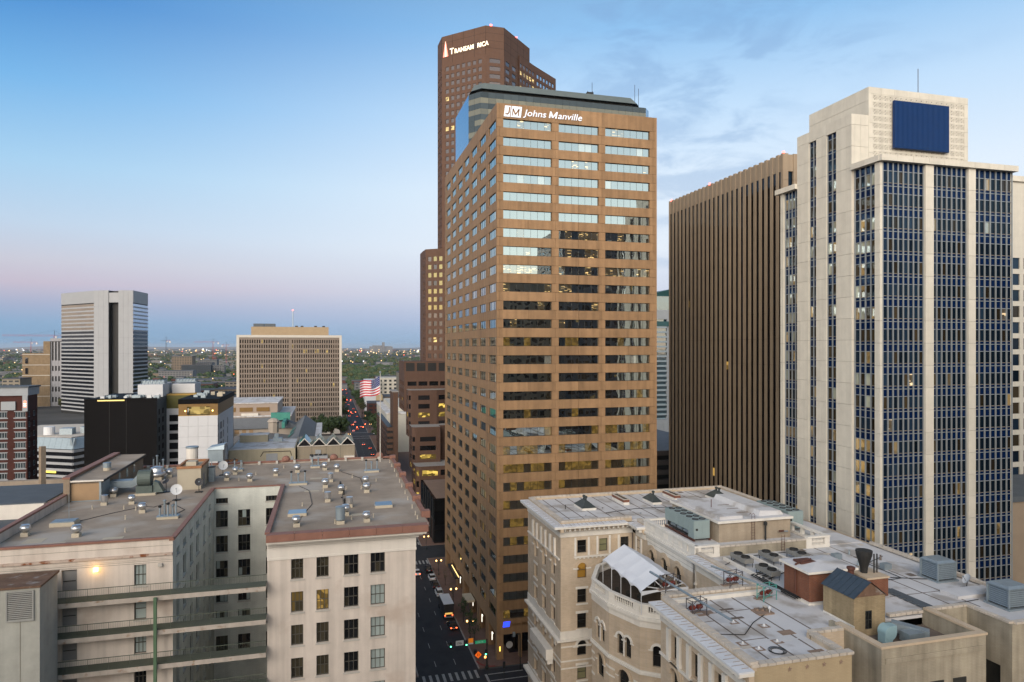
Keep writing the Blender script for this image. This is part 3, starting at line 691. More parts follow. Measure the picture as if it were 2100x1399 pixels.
for s, sz, mm in (('T', 4.3, m_lt), ('RANSAM', 3.25, m_lt), ('E', 3.25, m_off), ('RICA', 3.25, m_lt)):
    o = text(et, 'sign_lettering', s, fe, x, 218.3, sz, mm, 0, .05, .25, .08, .92); xs = [v.co.dot(Vector((fe.u.x, fe.u.y, 0))) for v in o.data.vertices]; x += (max(xs) - min(xs)) + .55
sp = MB()
for a, b, m in ((0, .95, 0), (1.15, 2.1, 1), (2.3, 3.2, 0)):
    sp.face([fe.p(1.0 + a, .3, 217.6), fe.p(1.0 + b, .3, 217.6), fe.p(2.55 + (b - 1.6) * .08, .3, 225.6), fe.p(2.55 + (a - 1.6) * .08, .3, 225.6)], m)
sp.build('pyramid_emblem', [glow('emblem_red', (1.0, .25, .18), .9), m_lt], et)
for x, y in ((80, 337), (96, 347)): MB().box(x - .5, x + .5, y, y + 1, 228.6, 229.8).build('warning_light', m_red, et)
# lower shoulder tower at its left
e2 = T('shoulder_tower', 'narrow brown tower half hidden behind the left edge of the granite tower', 'tower', (50, 335, 0))
ey = glass('e_glass_gold', (.22, .17, .055), (.9, .8, .5), 0.28, .02, .01, rnd=.2)
tower(e2, [(46.0, 341.5), (46.4, 334.5), (62, 322.5), (80, 340), (46, 352)], 40, 114, 3.05, 3.95, 1.95, 2.25, m_eb,
      lambda i, z: egb if i == 0 else (ey if z > 84 and R() < .88 else egl if R() < .04 else eg), top=1.5, sides=(0, 1))

# ================================================================ stepped brown office block at the street
ft = T('stepped_block', 'dark brown office block stepping down in terraces beside the avenue', 'building', (34.4, 319, 0))
m_fb = mat('brown_brick_dark', (0.105, 0.062, 0.045), 0.8, 0.1, 0.3, 0.2, streak=.08)
fg = glass('f_glass', (.012, .012, .013), (.7, .75, .8), .04, .02, .01); fgl = glass('f_lit', (.05, .035, .015), (.7, .7, .7), .06, .02, .01, lit=.6, litcol=(1, .68, .14), litfrac=.6, litscale=(.5, .9))
def fgl_(i, z):
    r = R(); return fgl if r < (.5 if z < 18 else .22 if 30 < z < 36 else .06) else fg
tower(ft, [(34.4, 344), (34.4, 319.6), (62, 319.6), (62, 344)], 36, 59.3, 5.1, 3.7, 4.2, 2.0, m_fb, fgl_, top=4.9, sides=(0, 1))
lo = MB()
for i in range(5): lo.fbox(FX(34.4, 319.6), .75 + i * 5.1, 4.75 + i * 5.1, .02, .05, 54.8, 58.6)
lo.build('plant_louvre', m_mull, ft)
tower(ft, [(35.2, 318), (35.2, 311), (36.4, 309.5), (48, 309.5), (54, 312), (62, 312), (62, 319.5), (35.2, 319.5)], 25.5, 46.5, 6.0, 3.9, 5.2, 2.1, m_fb, fgl_, top=1.0, sides=(0, 1, 2, 3, 4), roofm=mat('terrace_grey', (.3, .28, .26), .9))
tower(ft, [(35.6, 309), (35.6, 300), (37, 298.8), (48, 298.8), (48, 304), (62, 304), (62, 311), (35.6, 311)], 12, 31, 8.0, 3.9, 7.0, 2.1, m_fb, fgl_, top=1.0, sides=(0, 1, 2, 3, 4), roofm=MATS['terrace_grey'])
tower(ft, [(36.0, 300), (36.0, 290), (37.5, 288.5), (62, 288.5), (62, 304), (36.0, 304)], 0.15, 15.5, 7.8, 4.6, 6.6, 2.4, m_fb, fgl_, base=1.0, sides=(0, 1, 2), roofm=MATS['terrace_grey'])
st_ = T('brown_stair_slab', 'blind dark brown shaft rising beside the stepped office block', 'building', (33, 350, 0))
MB().box(31.6, 34.0, 344.5, 362, 0.15, 43.5).build('shaft', m_fb, st_)
MB().box(31.2, 34.3, 344.2, 362.3, 43.5, 43.9).build('coping', MATS['terrace_grey'], st_)
pg = T('parking_structure', 'brown parking block with long slanted bands left of the stepped block', 'building', (30, 370, 0))
for k in range(9): MB().box(28.5, 31.5, 345, 420, 1 + k * 2.9, 2.7 + k * 2.9).build('band', m_fb, pg)
MB().box(28.9, 31.5, 345.4, 419.6, 0.15, 26).build('core', m_mull, pg)
# low black podium between
bp_ = T('black_podium', 'low black glass podium with a brown deck roof next to the granite tower', 'building', (40, 240, 0))
pod = MB().box(34.5, 70, 228, 262, 0.15, 15); pod.build('wall', glass('podium_glass', (.01, .01, .011), (.7, .75, .8), .10, .03, .01), bp_)
MB().box(35.3, 70, 228.8, 261.5, 14.7, 15.03).build('roof', mat('deck_brown', (.22, .15, .11), .9), bp_)
for x in range(5): MB().box(34.3, 34.5, 230 + x * 6, 230.4 + x * 6, .15, 15.2).build('fin', m_mull, bp_)

# ================================================================ white painted building, U-shaped, near left
AX0, AX1, AY, AYB, ADK = -34.2, 9.98, 80.5, 130.2, 45.0
at = T('painted_brick_building', 'U-shaped off-white building with red coping and a vent-covered grey roof', 'building', (-10, 100, 0))
m_aw = mat('cream_stucco', (0.68, 0.60, 0.525), 0.85, 0.08, 0.5, 0.25, streak=0.2, bump=.2, stain=((0.52, 0.43, 0.36), 0.22, 0.6))
m_ac = brick('court_brick_green_light', (0.66, 0.665, 0.60), (0.62, 0.63, 0.57), (0.53, 0.54, 0.49), .5, .17, streak=.10)  # same paint as the outer walls; greenish court light put into the colour
m_at = mat('white_cornice', (0.74, 0.69, 0.62), 0.7, 0.05, 0.6, 0.3, streak=.07)
m_cop = mat('terracotta_coping', (0.27, 0.135, 0.10), 0.6, 0.12, 0.8, 0.3, streak=.1)
m_deck = mat('gravel_deck', (0.345, 0.285, 0.228), 0.95, 0.3, 0.16, 0.15, bump=.4, stain=((0.44, 0.40, 0.355), 0.12, 0.56))
m_wf = mat('window_frame_olive', (0.075, 0.07, 0.058), 0.6, 0.1)
m_sill = mat('stone_sill', (0.5, 0.47, 0.42), 0.8, 0.08)
agd = glass('a_glass_dark', (0.012, 0.012, 0.013), (.8, .9, .95), .05, .02, .015, .9); agb = glass('a_glass_blind', (0.36, 0.42, 0.40), (.85, .95, 1), .14, .03, .015, .9, rnd=.12)
agl = glass('a_glass_lit', (0.06, 0.045, 0.02), (.8, .85, .9), .10, .02, .015, .9, lit=.22, litcol=(1.0, .6, .14), litfrac=.6, litscale=(1.1, 1.0)); ago = glass('a_glass_dim', (0.05, 0.042, 0.026), (.8, .85, .9), .12, .02, .015, .9)
AR = [(42.2 - 3.73 * k - 2.32, 42.2 - 3.73 * k) for k in range(7)]
aw = MB()
fr = FX(-6.5, AY); wl = [(-3.97, -2.66), (-1.23, .11), (1.81, 3.42), (4.79, 6.43)]
us = grid_breaks(0, 16.48, [(a + 6.5, b + 6.5) for a, b in wl]); zs = grid_breaks(.15, 42.9, list(reversed(AR)))
hs = wall(aw, fr, us, zs, lambda i, j: i % 2 == 1 and j % 2 == 1, .32)
for (u0, u1, z0, z1) in hs:
    c = round((u0 + u1) / 2); r = round((42.2 - z1) / 3.73); col = [0, 1, 2, 3][min(3, sum(u0 > w_ for w_ in (3.5, 7, 10)))]
    g_m = [ago, ago, agd, agb][col]
    if (col, r) in ((0, 1),): g_m = agl
    if (col, r) in ((1, 0), (1, 1)): g_m = agl if r else ago
    if (col, r) == (3, 0): g_m = agd
    o = window(at, fr, u0, u1, z0, z1, .26, m_wf, (lambda g_m=g_m: g_m if R() < .85 else (ago if g_m is not agb else agb)), 3, 2, .09, split=True)
    piece(at, 'sill', m_sill, fr, u0 - .12, u1 + .12, -.25, .1, z0 - .16, z0 - .01)
# side wall to the avenue and rear
fs = FRt(AX1, AY); us2 = grid_breaks(0, 49.7, [(2.5 + 4.1 * i, 3.9 + 4.1 * i) for i in range(11)])
for (u0, u1, z0, z1) in wall(aw, fs, us2, zs, lambda i, j: i % 2 == 1 and j % 2 == 1, .32): window(at, fs, u0, u1, z0, z1, .26, m_wf, (lambda: agd if R() < .6 else agb), 3, 2, .09)
# left wing front
fr2 = FX(AX0, AY)
LW = [(-19.86 - AX0, -18.69 - AX0)]; DR = [(-26.65 - AX0, -25.22 - AX0)]
LZ = [(42.84 - 3.62 * k - 2.25, 42.84 - 3.62 * k) for k in range(6)]
zs3 = grid_breaks(.15, 45.4, list(reversed(LZ)))
us3 = grid_breaks(0, 18.1, DR + LW)
for (u0, u1, z0, z1) in wall(aw, fr2, us3, zs3, lambda i, j: i % 2 == 1 and j % 2 == 1, .35):
    if u0 > 12:
        r = round((42.84 - z1) / 3.62); window(at, fr2, u0, u1, z0, z1, .28, m_wf, agb if r != 3 else agd, 3 if r != 1 else 1, 2, .09, split=True); piece(at, 'sill', m_sill, fr2, u0 - .1, u1 + .1, -.25, .1, z0 - .15, z0 - .01)
    else:
        m_door = mat('grey_door', (0.25, 0.245, 0.24), 0.6, 0.08)
        d = MB().fbox(fr2, u0, u1, -.38, -.30, z0 - .02, z1).build('door', m_door, at); MB().fbox(fr2, u0 + .1, u1 - .2, -.29, -.24, z0 + .98, z0 + 1.05).build('push_bar', m_mull, d)
# court walls
AC = [(43.0, 43.8)] + [(41.95 - 3.68 * k - 2.45, 41.95 - 3.68 * k) for k in range(6)]
zc = grid_breaks(.15, 45.2, list(reversed(AC)))
cw_ = MB(); fb = FX(-16.1, 108.0)
hs = wall(cw_, fb, grid_breaks(0, 9.6, [(.25, 1.9), (3.3, 5.0), (7.2, 8.75)]), zc, lambda i, j: i % 2 == 1 and j % 2 == 1 and (j < 13 or i != 3), .3)
fcl = FRt(-16.1, AY)
hs2 = wall(cw_, fcl, grid_breaks(0, 27.5, [(1.9, 3.4), (5.5, 7.2), (9.6, 11.4), (13.7, 15.7), (18.6, 20.2), (23, 24.6)]), zc, lambda i, j: i % 2 == 1 and j % 2 == 1, .3)
for (u0, u1, z0, z1), f_ in [(h, fb) for h in hs] + [(h, fcl) for h in hs2]:
    small = z1 - z0 < 1
    window(at, f_, u0 + (.25 if small else 0), u1 - (.25 if small else 0), z0, z1, .26, m_wf, (agd if small else (lambda: agd if R() < .5 else ago if R() < .6 else agb)), 2 if small else 3, 1 if small else 2, .09, split=not small)
    if not small or True: piece(at, 'sill', m_sill, f_, u0 - .1, u1 + .1, -.25, .09, z0 - .16, z0 - .01)
cw_.face([(-6.5, 108, .15), (-6.5, AY, .15), (-6.5, AY, 45.2), (-6.5, 108, 45.2)])
cw_.build('court_wall', m_ac, at)
aw.face([(AX0, AYB, .15), (AX0, AY, .15), (AX0, AY, 45.4), (AX0, AYB, 45.4)]); aw.face([(AX1, AYB, .15), (AX0, AYB, .15), (AX0, AYB, 45.2), (AX1, AYB, 45.2)])
aw.build('wall', m_aw, at)
# dark rooms behind the openings
MB().box(-6.1, AX1 - .9, AY + .42, 107.5, .15, 42.8).box(AX0 + .4, -16.55, AY + .48, 129.5, .15, 44.5).box(-16.6, AX1 - .9, 108.42, 129.6, .15, 44.5).build('core', m_jcore, at)
# roof deck
dk = MB()
for a in ((AX0 + .3, -16.3, AY + .3, 108.2), (-6.3, 11.6, AY - .6, 108.2), (AX0 + .3, 11.6, 108.2, AYB - .2)): dk.face([(a[0], a[2], ADK), (a[1], a[2], ADK), (a[1], a[3], ADK), (a[0], a[3], ADK)])
dk.build('roof_deck', m_deck, at)
# cornice and red fascia of the right wing, following front and avenue side
def trim(name, m, n0, n1, z0, z1):
    b = MB(); b.fbox(fr, -.02, 16.48 + n1, n0, n1, z0, z1); b.box(AX1 + n0, AX1 + n1, AY + .001, AYB, z0, z1)
    b.build(name, m, at)
trim('frieze', m_at, -.1, .10, 42.2, 42.45); trim('frieze', m_at, -.1, .06, 42.45, 43.75); trim('cornice', m_at, -.1, .35, 43.75, 44.05); trim('cornice', m_at, -.1, .75, 44.05, 44.3); trim('cornice', m_at, -.1, 1.15, 44.3, 44.55)
for i in range(6):
    a = -.05 + i * 2.98; piece(at, 'fascia_panel', m_cop, fr, a + .02, min(a + 2.98, 18.2) - .01, .1, 1.35, 44.56, 45.36)
b = MB(); b.box(AX1 + .1, AX1 + 1.75, AY + 1, AYB, 44.56, 44.95); b.build('side_gutter', m_cop, at)
for i, y in enumerate((84.8, 93.8, 102.5, 111.7, 120.5, 129.5)): MB().box(11.2, 12.25, y - .55, y + .55, 44.9, 45.75).build('coping_block', m_cop, at)
for y0, y1 in ((85.4, 93.2), (94.4, 101.9), (103.1, 111.1), (112.3, 119.9), (121.1, 128.9)): MB().box(11.45, 11.95, y0, y1, 44.9, 45.35).build('coping', m_cop, at)
def coping(x0, x1, y0, y1, z0, z1, inner=None):
    L_ = max(x1 - x0, y1 - y0); n = max(1, int(L_ / 3.0))
    for i in range(n):
        if x1 - x0 > y1 - y0: MB().box(x0 + (x1 - x0) * i / n + .01, x0 + (x1 - x0) * (i + 1) / n - .01, y0, y1, z0, z1).build('coping', m_cop, at)
        else: MB().box(x0, x1, y0 + (y1 - y0) * i / n + .01, y0 + (y1 - y0) * (i + 1) / n - .01, z0, z1).build('coping', m_cop, at)
coping(-6.75, -6.2, AY - .4, 108.0, 45.2, 45.45); coping(-16.3, -6.2, 107.9, 108.35, 45.2, 45.36); coping(-16.45, -15.95, AY - .1, 108.0, 45.2, 45.42)
coping(-32.3, -16.0, AY - .15, AY + .3, 45.4, 45.62); coping(AX0 - .2, -32.3, AY - .15, AY + .35, 45.98, 46.2); coping(AX0 - .25, AX0 + .3, AY + .35, 104.8, 45.98, 46.2); coping(AX0, 11.9, AYB - .2, AYB + .35, 45.2, 45.5)
for q in ((AX0 + .02, -32.32, AY, AY + .3, 45.4, 45.97), (AX0 + .01, AX0 + .28, AY + .3, 104.8, 44.9, 45.97), (-6.5, -6.22, AY - .3, 107.9, 44.9, 45.2), (-6.4, 11.4, AY - .62, AY - .5, 44.9, 45.35)): MB().box(*q).build('parapet', m_aw, at)
for x in (-7.3, 1.1, 9.4): MB().lathe(x, AYB + .1, [(.75, 45.5), (.72, 45.8), (.5, 46.15), (.1, 46.3)], 12).build('parapet_ornament', m_cop, at)
for i in range(14): MB().box(-30 + i * 3.0, -29.6 + i * 3.0, AYB - .7, AYB - .22, 45.0, 45.55).build('parapet_brace', m_sill, at)
# rusty ledge and scoring on the left wing
m_rust = mat('rusty_ledge', (0.52, 0.42, 0.35), 0.85, 0.15, 1.0, 0.2, stain=((0.22, 0.075, 0.03), 1.3, 0.52))
MB().fbox(fr2, 0, 18.1, 0.0, .28, 43.72, 43.95).build('ledge', m_rust, at)
MB().fbox(fr2, 0, 18.1, 0.0, .06, 43.35, 43.7).build('band_course', m_aw, at)
sj = MB()
for z in (44.7, 43.15, 42.95): sj.fbox(fr2, 0, 18.1, .0, .012, z, z + .03)
sj.build('score_line', m_hj, at)
# lit bulkhead lamp on the wall
ml = MB().fbox(fr2, 10.55, 10.98, .04, .3, 42.5, 42.9).build('wall_lamp', glow('wall_lamp_glow', (1.0, .62, .18), 4), at)
pl = bpy.data.lights.new('wall_lamp_light', 'POINT'); pl.energy = 16; pl.color = (1.0, .55, .16); pl.shadow_soft_size = .2
plo = bpy.data.objects.new('wall_lamp_light', pl); COL.objects.link(plo); plo.parent = at; plo.location = fr2.p(10.76, .75, 42.65) - WL[at]
MB().fbox(fr2, 16.7, 17.1, 0, .3, 42.55, 42.85).build('junction_box', m_sill, at)
# outside galleries
m_gal = mat('gallery_slab', (0.50, 0.44, 0.38), 0.85, 0.12, 0.8, 0.2, streak=.2, stain=((.3, .2, .13), 1.2, .6)); m_galf = mat('gallery_floor', (0.10, 0.11, 0.085), 0.9, 0.15); m_rail = mat('green_rail', (0.10, 0.115, 0.085), 0.6, 0.1)
fg_ = FX(-27.6, 78.6)
for k in range(4):
    z = 40.0 - 3.6 * k
    s = MB().fbox(fg_, 0, 21.1, -1.85, 0, z - .5, z - .02).build('gallery', m_gal, at)
    MB().fbox(fg_, 0, 21.1, -1.85, -.06, z - .02, z).build('gallery_floor', m_galf, s)
    r = MB()
    n = 130
    for i in range(n + 1): u = 21.0 * i / n; t = .035 if i % 12 == 0 else .012; r.fbox(fg_, u, u + t, -.08 - t / 2, -.08 + t / 2, z - .2 if i % 12 == 0 else z + .08, z + 1.25)
    r.fbox(fg_, 0, 21.1, -.11, -.05, z + 1.23, z + 1.29); r.fbox(fg_, 0, 21.1, -.10, -.06, z + .08, z + .12); r.build('railing', m_rail, s)
MB().box(-17.5, -17.2, 78.2, 78.5, .15, 39.9).build('gallery_post', mat('green_steel', (.10, .17, .10), .6, .1), at)
# concrete stair shaft in front
cs = T('concrete_shaft', 'grey concrete shaft with a louvred grille and rusty flat roof', 'shaft', (-28, 74, 0))
m_cc = mat('raw_concrete', (0.40, 0.40, 0.36), 0.9, 0.13, 0.7, 0.2, streak=.12, bump=.3); m_rr = mat('rusted_roof', (0.16, 0.10, 0.07), 0.9, 0.3, 1.0, 0.2, stain=((.28, .25, .23), .9, .58))
MB().box(-36, -26.3, 74, 78.4, .15, 43.3).build('wall', m_cc, cs); MB().box(-36.2, -26.15, 73.85, 78.5, 43.3, 43.5).build('roof', m_rr, cs)
lv = MB()
MB().box(-28.95, -26.85, 73.975, 73.995, 40.3, 43.05).build('louvre_back', m_mull, cs)
for i in range(15): z = 40.36 + i * .178; lv.hexa([(-28.95, 73.86, z), (-26.85, 73.86, z), (-26.85, 73.98, z + .06), (-28.95, 73.98, z + .06), (-28.95, 73.86, z + .03), (-26.85, 73.86, z + .03), (-26.85, 73.98, z + .09), (-28.95, 73.98, z + .09)])
lv.build('louvre_slat', mat('louvre_grey', (.33, .33, .31), .6, .1), cs)
fm_ = MB()
for a in ((-29.05, -28.93, 40.25, 43.1), (-26.87, -26.75, 40.25, 43.1), (-28.93, -26.87, 40.25, 40.36), (-28.93, -26.87, 43.0, 43.1)): fm_.box(a[0], a[1], 73.84, 73.97, a[2], a[3])
fm_.build('louvre_frame', MATS['louvre_grey'], cs)
for x in (-30.1, -27.9): MB().box(x - .02, x + .02, 73.98, 74.0, 20, 40.2).build('form_joint', m_hj, cs)

# ---------------------------------------------------------------- things on that roof
m_alu = mat('spun_aluminium', (0.62, 0.62, 0.62), 0.28, 0.06, 2, 0.5, metal=.85); m_curb = mat('cream_curb', (0.5, 0.44, 0.34), 0.85, 0.1); m_galv = mat('galvanised', (0.30, 0.36, 0.40), 0.45, 0.12, 1.5, 0.4, metal=.5)
def proto_round():
    r = T('roof_vent', '', 'roof vent', (0, 0, 0))
    MB().box(-.36, .36, -.36, .36, 0, .42).build('curb', m_curb, r); MB().lathe(0, 0, [(.2, .42), (.2, .55), (.42, .62), (.56, .85), (.52, 1.08), (.38, 1.18), (.36, 1.22)], 18).build('bowl', m_alu, r, smooth=True)
    MB().lathe(0, 0, [(.36, 1.2), (.42, 1.22), (.42, 1.27), (.1, 1.33)], 18).build('cap', m_alu, r, smooth=False); return r
def copy_tree(o, loc, label=None, group=None, rot=None, parent=None, sc_=None):
    c = o.copy(); COL.objects.link(c); c.location = loc; WL[c] = Vector(loc)
    if label: c['label'] = label
    if group: c['group'] = group
    if rot is not None: c.rotation_euler.z = rot
    if sc_: c.scale = (sc_,) * 3
    for ch in o.children:
        d = ch.copy(); COL.objects.link(d); d.parent = c
        for g2 in ch.children: e = g2.copy(); COL.objects.link(e); e.parent = d
    return c
rv = [((-32.44, 87.35), 'at the stepped corner of the left parapet'), ((-26.84, 85.53), 'close to the front edge of the left wing'), ((-29.02, 107.13), 'beside the long brick penthouse wall'), ((-25.33, 101.5), 'between the penthouse and the pipe rack'), ((-22.71, 95.83), 'just left of the pipe rack with four stacks'),
      ((-24.64, 120.88), 'between the big exhaust and the stucco lift house'), ((-15.31, 115.68), 'first to the right of the stucco lift house'), ((-14.68, 120.64), 'in front of the rear rack right of the lift house'), ((-11.77, 113.91), 'alone behind the court edge'), ((-8.17, 117.56), 'behind the corner of the court'),
      ((-4.92, 119.82), 'right behind the three-stack rack'), ((-.48, 120.97), 'left of the two by the rear ornament'), ((1.51, 119.01), 'right of the two by the rear ornament'), ((-.35, 105.83), 'in front of the twin cylinders mid roof'), ((5.6, 106.32), 'rear one of the close pair on the right'),
      ((5.44, 100.72), 'front one of the close pair on the right'), ((1.89, 101.0), 'in the middle of the right wing'), ((2.17, 87.68), 'behind the tall grey stack'), ((4.53, 83.84), 'at the front edge right of the tall stack'), ((-3.53, 83.7), 'at the front edge left of the tall stack')]
pr = proto_round()
for i, (p, s) in enumerate(rv):
    lab = 'round aluminium roof vent ' + s
    if i == 0: pr.location = (*p, ADK); WL[pr] = Vector((*p, ADK)); pr['label'] = lab; pr['group'] = 'round vents on the grey roof'
    else: copy_tree(pr, (*p, ADK), lab, 'round vents on the grey roof', rot=U(-.15, .15), sc_=U(.93, 1.07))
def cyl_vent(p, lab, r=.42, h=1.35, m=m_alu, nm='cylinder_vent'):
    t = T(nm, lab, 'roof vent', (*p, ADK), 'cylinder vents on the grey roof'); x, y = p
    MB().box(x - r * .85, x + r * .85, y - r * .85, y + r * .85, ADK, ADK + .4).build('curb', m_curb, t)
    MB().lathe(x, y, [(r * .8, ADK + .4), (r, ADK + .55), (r, ADK + h)], 16).build('body', m, t, smooth=False); MB().lathe(x, y, [(r * 1.06, ADK + h - .12), (r * 1.06, ADK + h), (r * .3, ADK + h + .05)], 16).build('cap', m, t)
for p, s in (((-28.66, 101.73), 'before the brick penthouse'), ((.44, 110.22), 'at the rear among the middle vents'), ((0, 96.07), 'left of the loose cable'), ((2.78, 92.09), 'above the tall grey stack')): cyl_vent(p, 'short shiny cylinder vent ' + s)
cyl_vent((1.46, 83.73), 'tall dull grey cylinder stack near the front edge', .55, 2.05, m_galv, 'exhaust_stack')
def rack(p, n, lab, w_=2.6, hs=(1.9, 1.5, 1.9)):
    t = T('pipe_rack', lab, 'vent rack', (*p, ADK), 'stack racks on the grey roof'); x, y = p
    MB().box(x - w_ / 2, x + w_ / 2, y - .5, y + .5, ADK, ADK + .3).build('curb', m_curb, t); MB().box(x - w_ / 2 - .05, x + w_ / 2 + .05, y - .55, y + .55, ADK + .3, ADK + .38).build('cover', m_galv, t)
    for i in range(n):
        xx = x - w_ / 2 + .3 + (w_ - .6) * i / max(1, n - 1); yy = y + (.2 if i % 2 else -.15); h = hs[i % len(hs)]
        o = MB().lathe(xx, yy, [(.12, ADK + .38), (.11, ADK + h)], 10).build('stack', m_galv, t); MB().lathe(xx, yy, [(.14, ADK + h), (.2, ADK + h + .08), (.2, ADK + h + .22), (.06, ADK + h + .28)], 10).build('cowl', m_mull if i % 2 == 0 else m_galv, o)
rack((-18.89, 91.86), 5, 'rack of five metal stacks beside the court edge of the roof', 2.4, (1.4, 2.0, 1.7, 1.35, 2.1)); rack((-4.34, 109.16), 3, 'rack of three dark-topped stacks behind the court corner'); rack((-2.08, 123.85), 2, 'rack of two stacks by the rear parapet, right of the dome ornament', 1.6)
rack((7.13, 117.03), 3, 'rack of three stacks at the rear near the flagpole', 2.4); rack((-14.69, 123.86), 2, 'rack of two stacks near the lift house', 1.6); rack((-27.6, 126.8), 4, 'group of four stacks behind the big mushroom exhaust', 2.0, (2.2, 2.5, 1.6, 1.8))
sk_g = glass('skylight_blue', (.28, .38, .46), (.8, .9, 1), .25, .05, .01)
for p, s in (((-3.66, 89.3), 'left'), ((7.09, 91.0), 'right')):
    t = T('skylight', f'low curbed skylight with a pale blue pane, {s} one of two', 'skylight', (*p, ADK), 'skylights on the grey roof'); x, y = p
    b = MB(); b.box(x - 1.12, x + 1.12, y - .62, y + .62, ADK, ADK + .35); b.build('curb', m_curb, t)
    MB().hexa([(x - 1.12, y - .62, ADK + .36), (x + 1.12, y - .62, ADK + .36), (x + 1.12, y + .62, ADK + .36), (x - 1.12, y + .62, ADK + .36), (x - 1.05, y - .55, ADK + .4), (x + 1.05, y - .55, ADK + .4), (x + 1.05, y + .55, ADK + .62), (x - 1.05, y + .55, ADK + .62)]).build('pane', sk_g, t)
sm = [(3.81, 112.6), (7.33, 108.76), (2.64, 103.58), (-0.62, 103.05), (4.81, 103.35), (-3.23, 94.29), (2.81, 85.27), (5.46, 85.78), (0.84, 83.9), (10.9, 125.48), (10.9, 121.3), (10.9, 116.44), (10.85, 111.95), (10.8, 106.99), (10.75, 103.18), (10.7, 98.26), (10.65, 94.38), (10.65, 89.38), (10.6, 85.62), (10.6, 83.59), (-11.38, 119.3), (-7.36, 124.78), (-13.47, 114.78), (-29.45, 99.6), (-25.49, 98.53), (-23.85, 97.5), (-23.83, 92.7), (-22.19, 86.25)]
ORD = 'first second third fourth fifth sixth seventh eighth ninth tenth eleventh twelfth thirteenth fourteenth fifteenth sixteenth seventeenth eighteenth nineteenth twentieth'.split()
SPOT = ['behind the rear middle vents', 'between the close vent pair and the flagpole', 'just right of the middle round vent', 'left of the front middle cylinder', 'beside the front vent of the close pair', 'behind the left skylight', 'right of the tall grey stack', 'behind the front right round vent', 'left of the tall grey stack at the front edge', 'right of the lift house near the second round vent', 'by the rear parapet behind the court corner', 'left behind the court edge', 'in front of the brick penthouse', 'left of the vent beside the pipe rack', 'right behind the vent beside the pipe rack', 'in front of the vent beside the pipe rack', 'alone near the front edge of the left wing']
for i, (x, y) in enumerate(sm):
    o = MB().lathe(0, 0, [(.12, 0), (.07, .12), (.06, .42), (.09, .44), (.09, .5)], 8).build('vent_pipe', m_curb); o.location = (x, y, ADK)
    tag(o, 'short cream vent pipe, %s from the rear along the avenue edge of the grey roof' % ORD[i - 9] if x > 10 else 'short cream vent pipe ' + SPOT[i if i < 9 else i - 11], 'pipe', 'edge vent pipes' if x > 10 else 'scattered vent pipes')
# brick penthouse, lift house
ph = T('roof_penthouse', 'long low penthouse with a tan end wall and grey flat roof', 'penthouse', (-31, 110, ADK))
m_tb = mat('tan_render', (0.36, 0.24, 0.14), 0.85, 0.1, 0.6); m_pb = brick('penthouse_brick', (.26, .19, .13), (.3, .22, .15), (.3, .27, .23))
MB().box(-33.7, -29.95, 104.9, 127, ADK, 47.75).build('wall', m_pb, ph); MB().box(-33.5, -30.15, 104.8, 104.9, ADK + .15, 47.4).build('end_panel', m_tb, ph)
MB().box(-30.15, -29.9, 104.75, 104.95, ADK, 47.7).box(-33.5, -30.15, 104.78, 104.92, ADK, ADK + .14).build('corner_trim', m_galv, ph)
MB().hexa([(-33.6, 104.6, 47.75), (-29.6, 104.6, 47.75), (-29.6, 127.2, 47.75), (-33.6, 127.2, 47.75), (-33.6, 104.6, 47.95), (-29.6, 104.6, 47.9), (-29.6, 127.2, 48.0), (-33.6, 127.2, 48.05)]).build('roof', m_deck, ph)
MB().box(-33.6, -29.55, 104.5, 104.6, 47.72, 47.92).build('fascia', m_at, ph); MB().box(-29.6, -29.5, 104.6, 127.2, 47.62, 47.9).build('eave', m_mull, ph)
MB().box(-34.35, -33.6, 104.4, 127.2, ADK - .5, 48.2).build('party_wall', m_pb, ph); MB().box(-34.45, -33.5, 104.3, 127.3, 48.2, 48.45).build('coping', m_cop, ph)
for y in (113, 117, 121): MB().box(-29.95, -29.9, y, y + .8, 46, 47.3).build('window', agb, ph)
MB().box(-29.93, -29.9, 105.2, 108.6, ADK + .1, 47.4).build('metal_panel', m_galv, ph)
t = T('roof_cowl', 'squat metal cowl on the penthouse roof', 'roof vent', (-31.2, 112, 48)); MB().lathe(-31.2, 112, [(.5, 47.95), (.5, 48.4)], 14).build('curb', m_curb, t); MB().lathe(-31.2, 112, [(.55, 48.4), (.55, 49.1), (.2, 49.15)], 14).build('hood', m_galv, t)
lh = T('lift_house', 'beige stucco lift house with rusty coping on the grey roof', 'penthouse', (-19.7, 112.5, ADK))
m_st = mat('beige_stucco', (.44, .39, .30), .9, .08, .5, streak=.06); m_rc = mat('rust_coping', (.33, .16, .08), .8, .25, 1.5)
MB().box(-21.3, -18.1, 109.5, 116.2, ADK, 48.1).build('wall', m_st, lh)
for a in ((-21.4, -18.0, 109.4, 109.75), (-21.4, -18.0, 115.95, 116.3), (-21.4, -21.05, 109.75, 115.95), (-18.35, -18.0, 109.75, 115.95)): MB().box(*a, 48.1, 48.45).build('coping', m_rc, lh)
MB().box(-18.1, -18.05, 111.2, 112.3, ADK, 47.0).build('door', m_door, lh)
MB().box(-20.6, -19.2, 112, 114, 48.1, 48.7).build('hatch', m_curb, lh)
t = T('rooftop_tank', 'white cylindrical tank with a blue lid behind the lift house', 'tank', (-22.6, 128.3, ADK)); MB().lathe(-22.6, 128.3, [(.95, ADK), (.95, 48.6)], 20).build('body', m_at, t); MB().lathe(-22.6, 128.3, [(1.05, 48.6), (1.05, 48.85), (.3, 48.95)], 20).build('lid', m_galv, t)
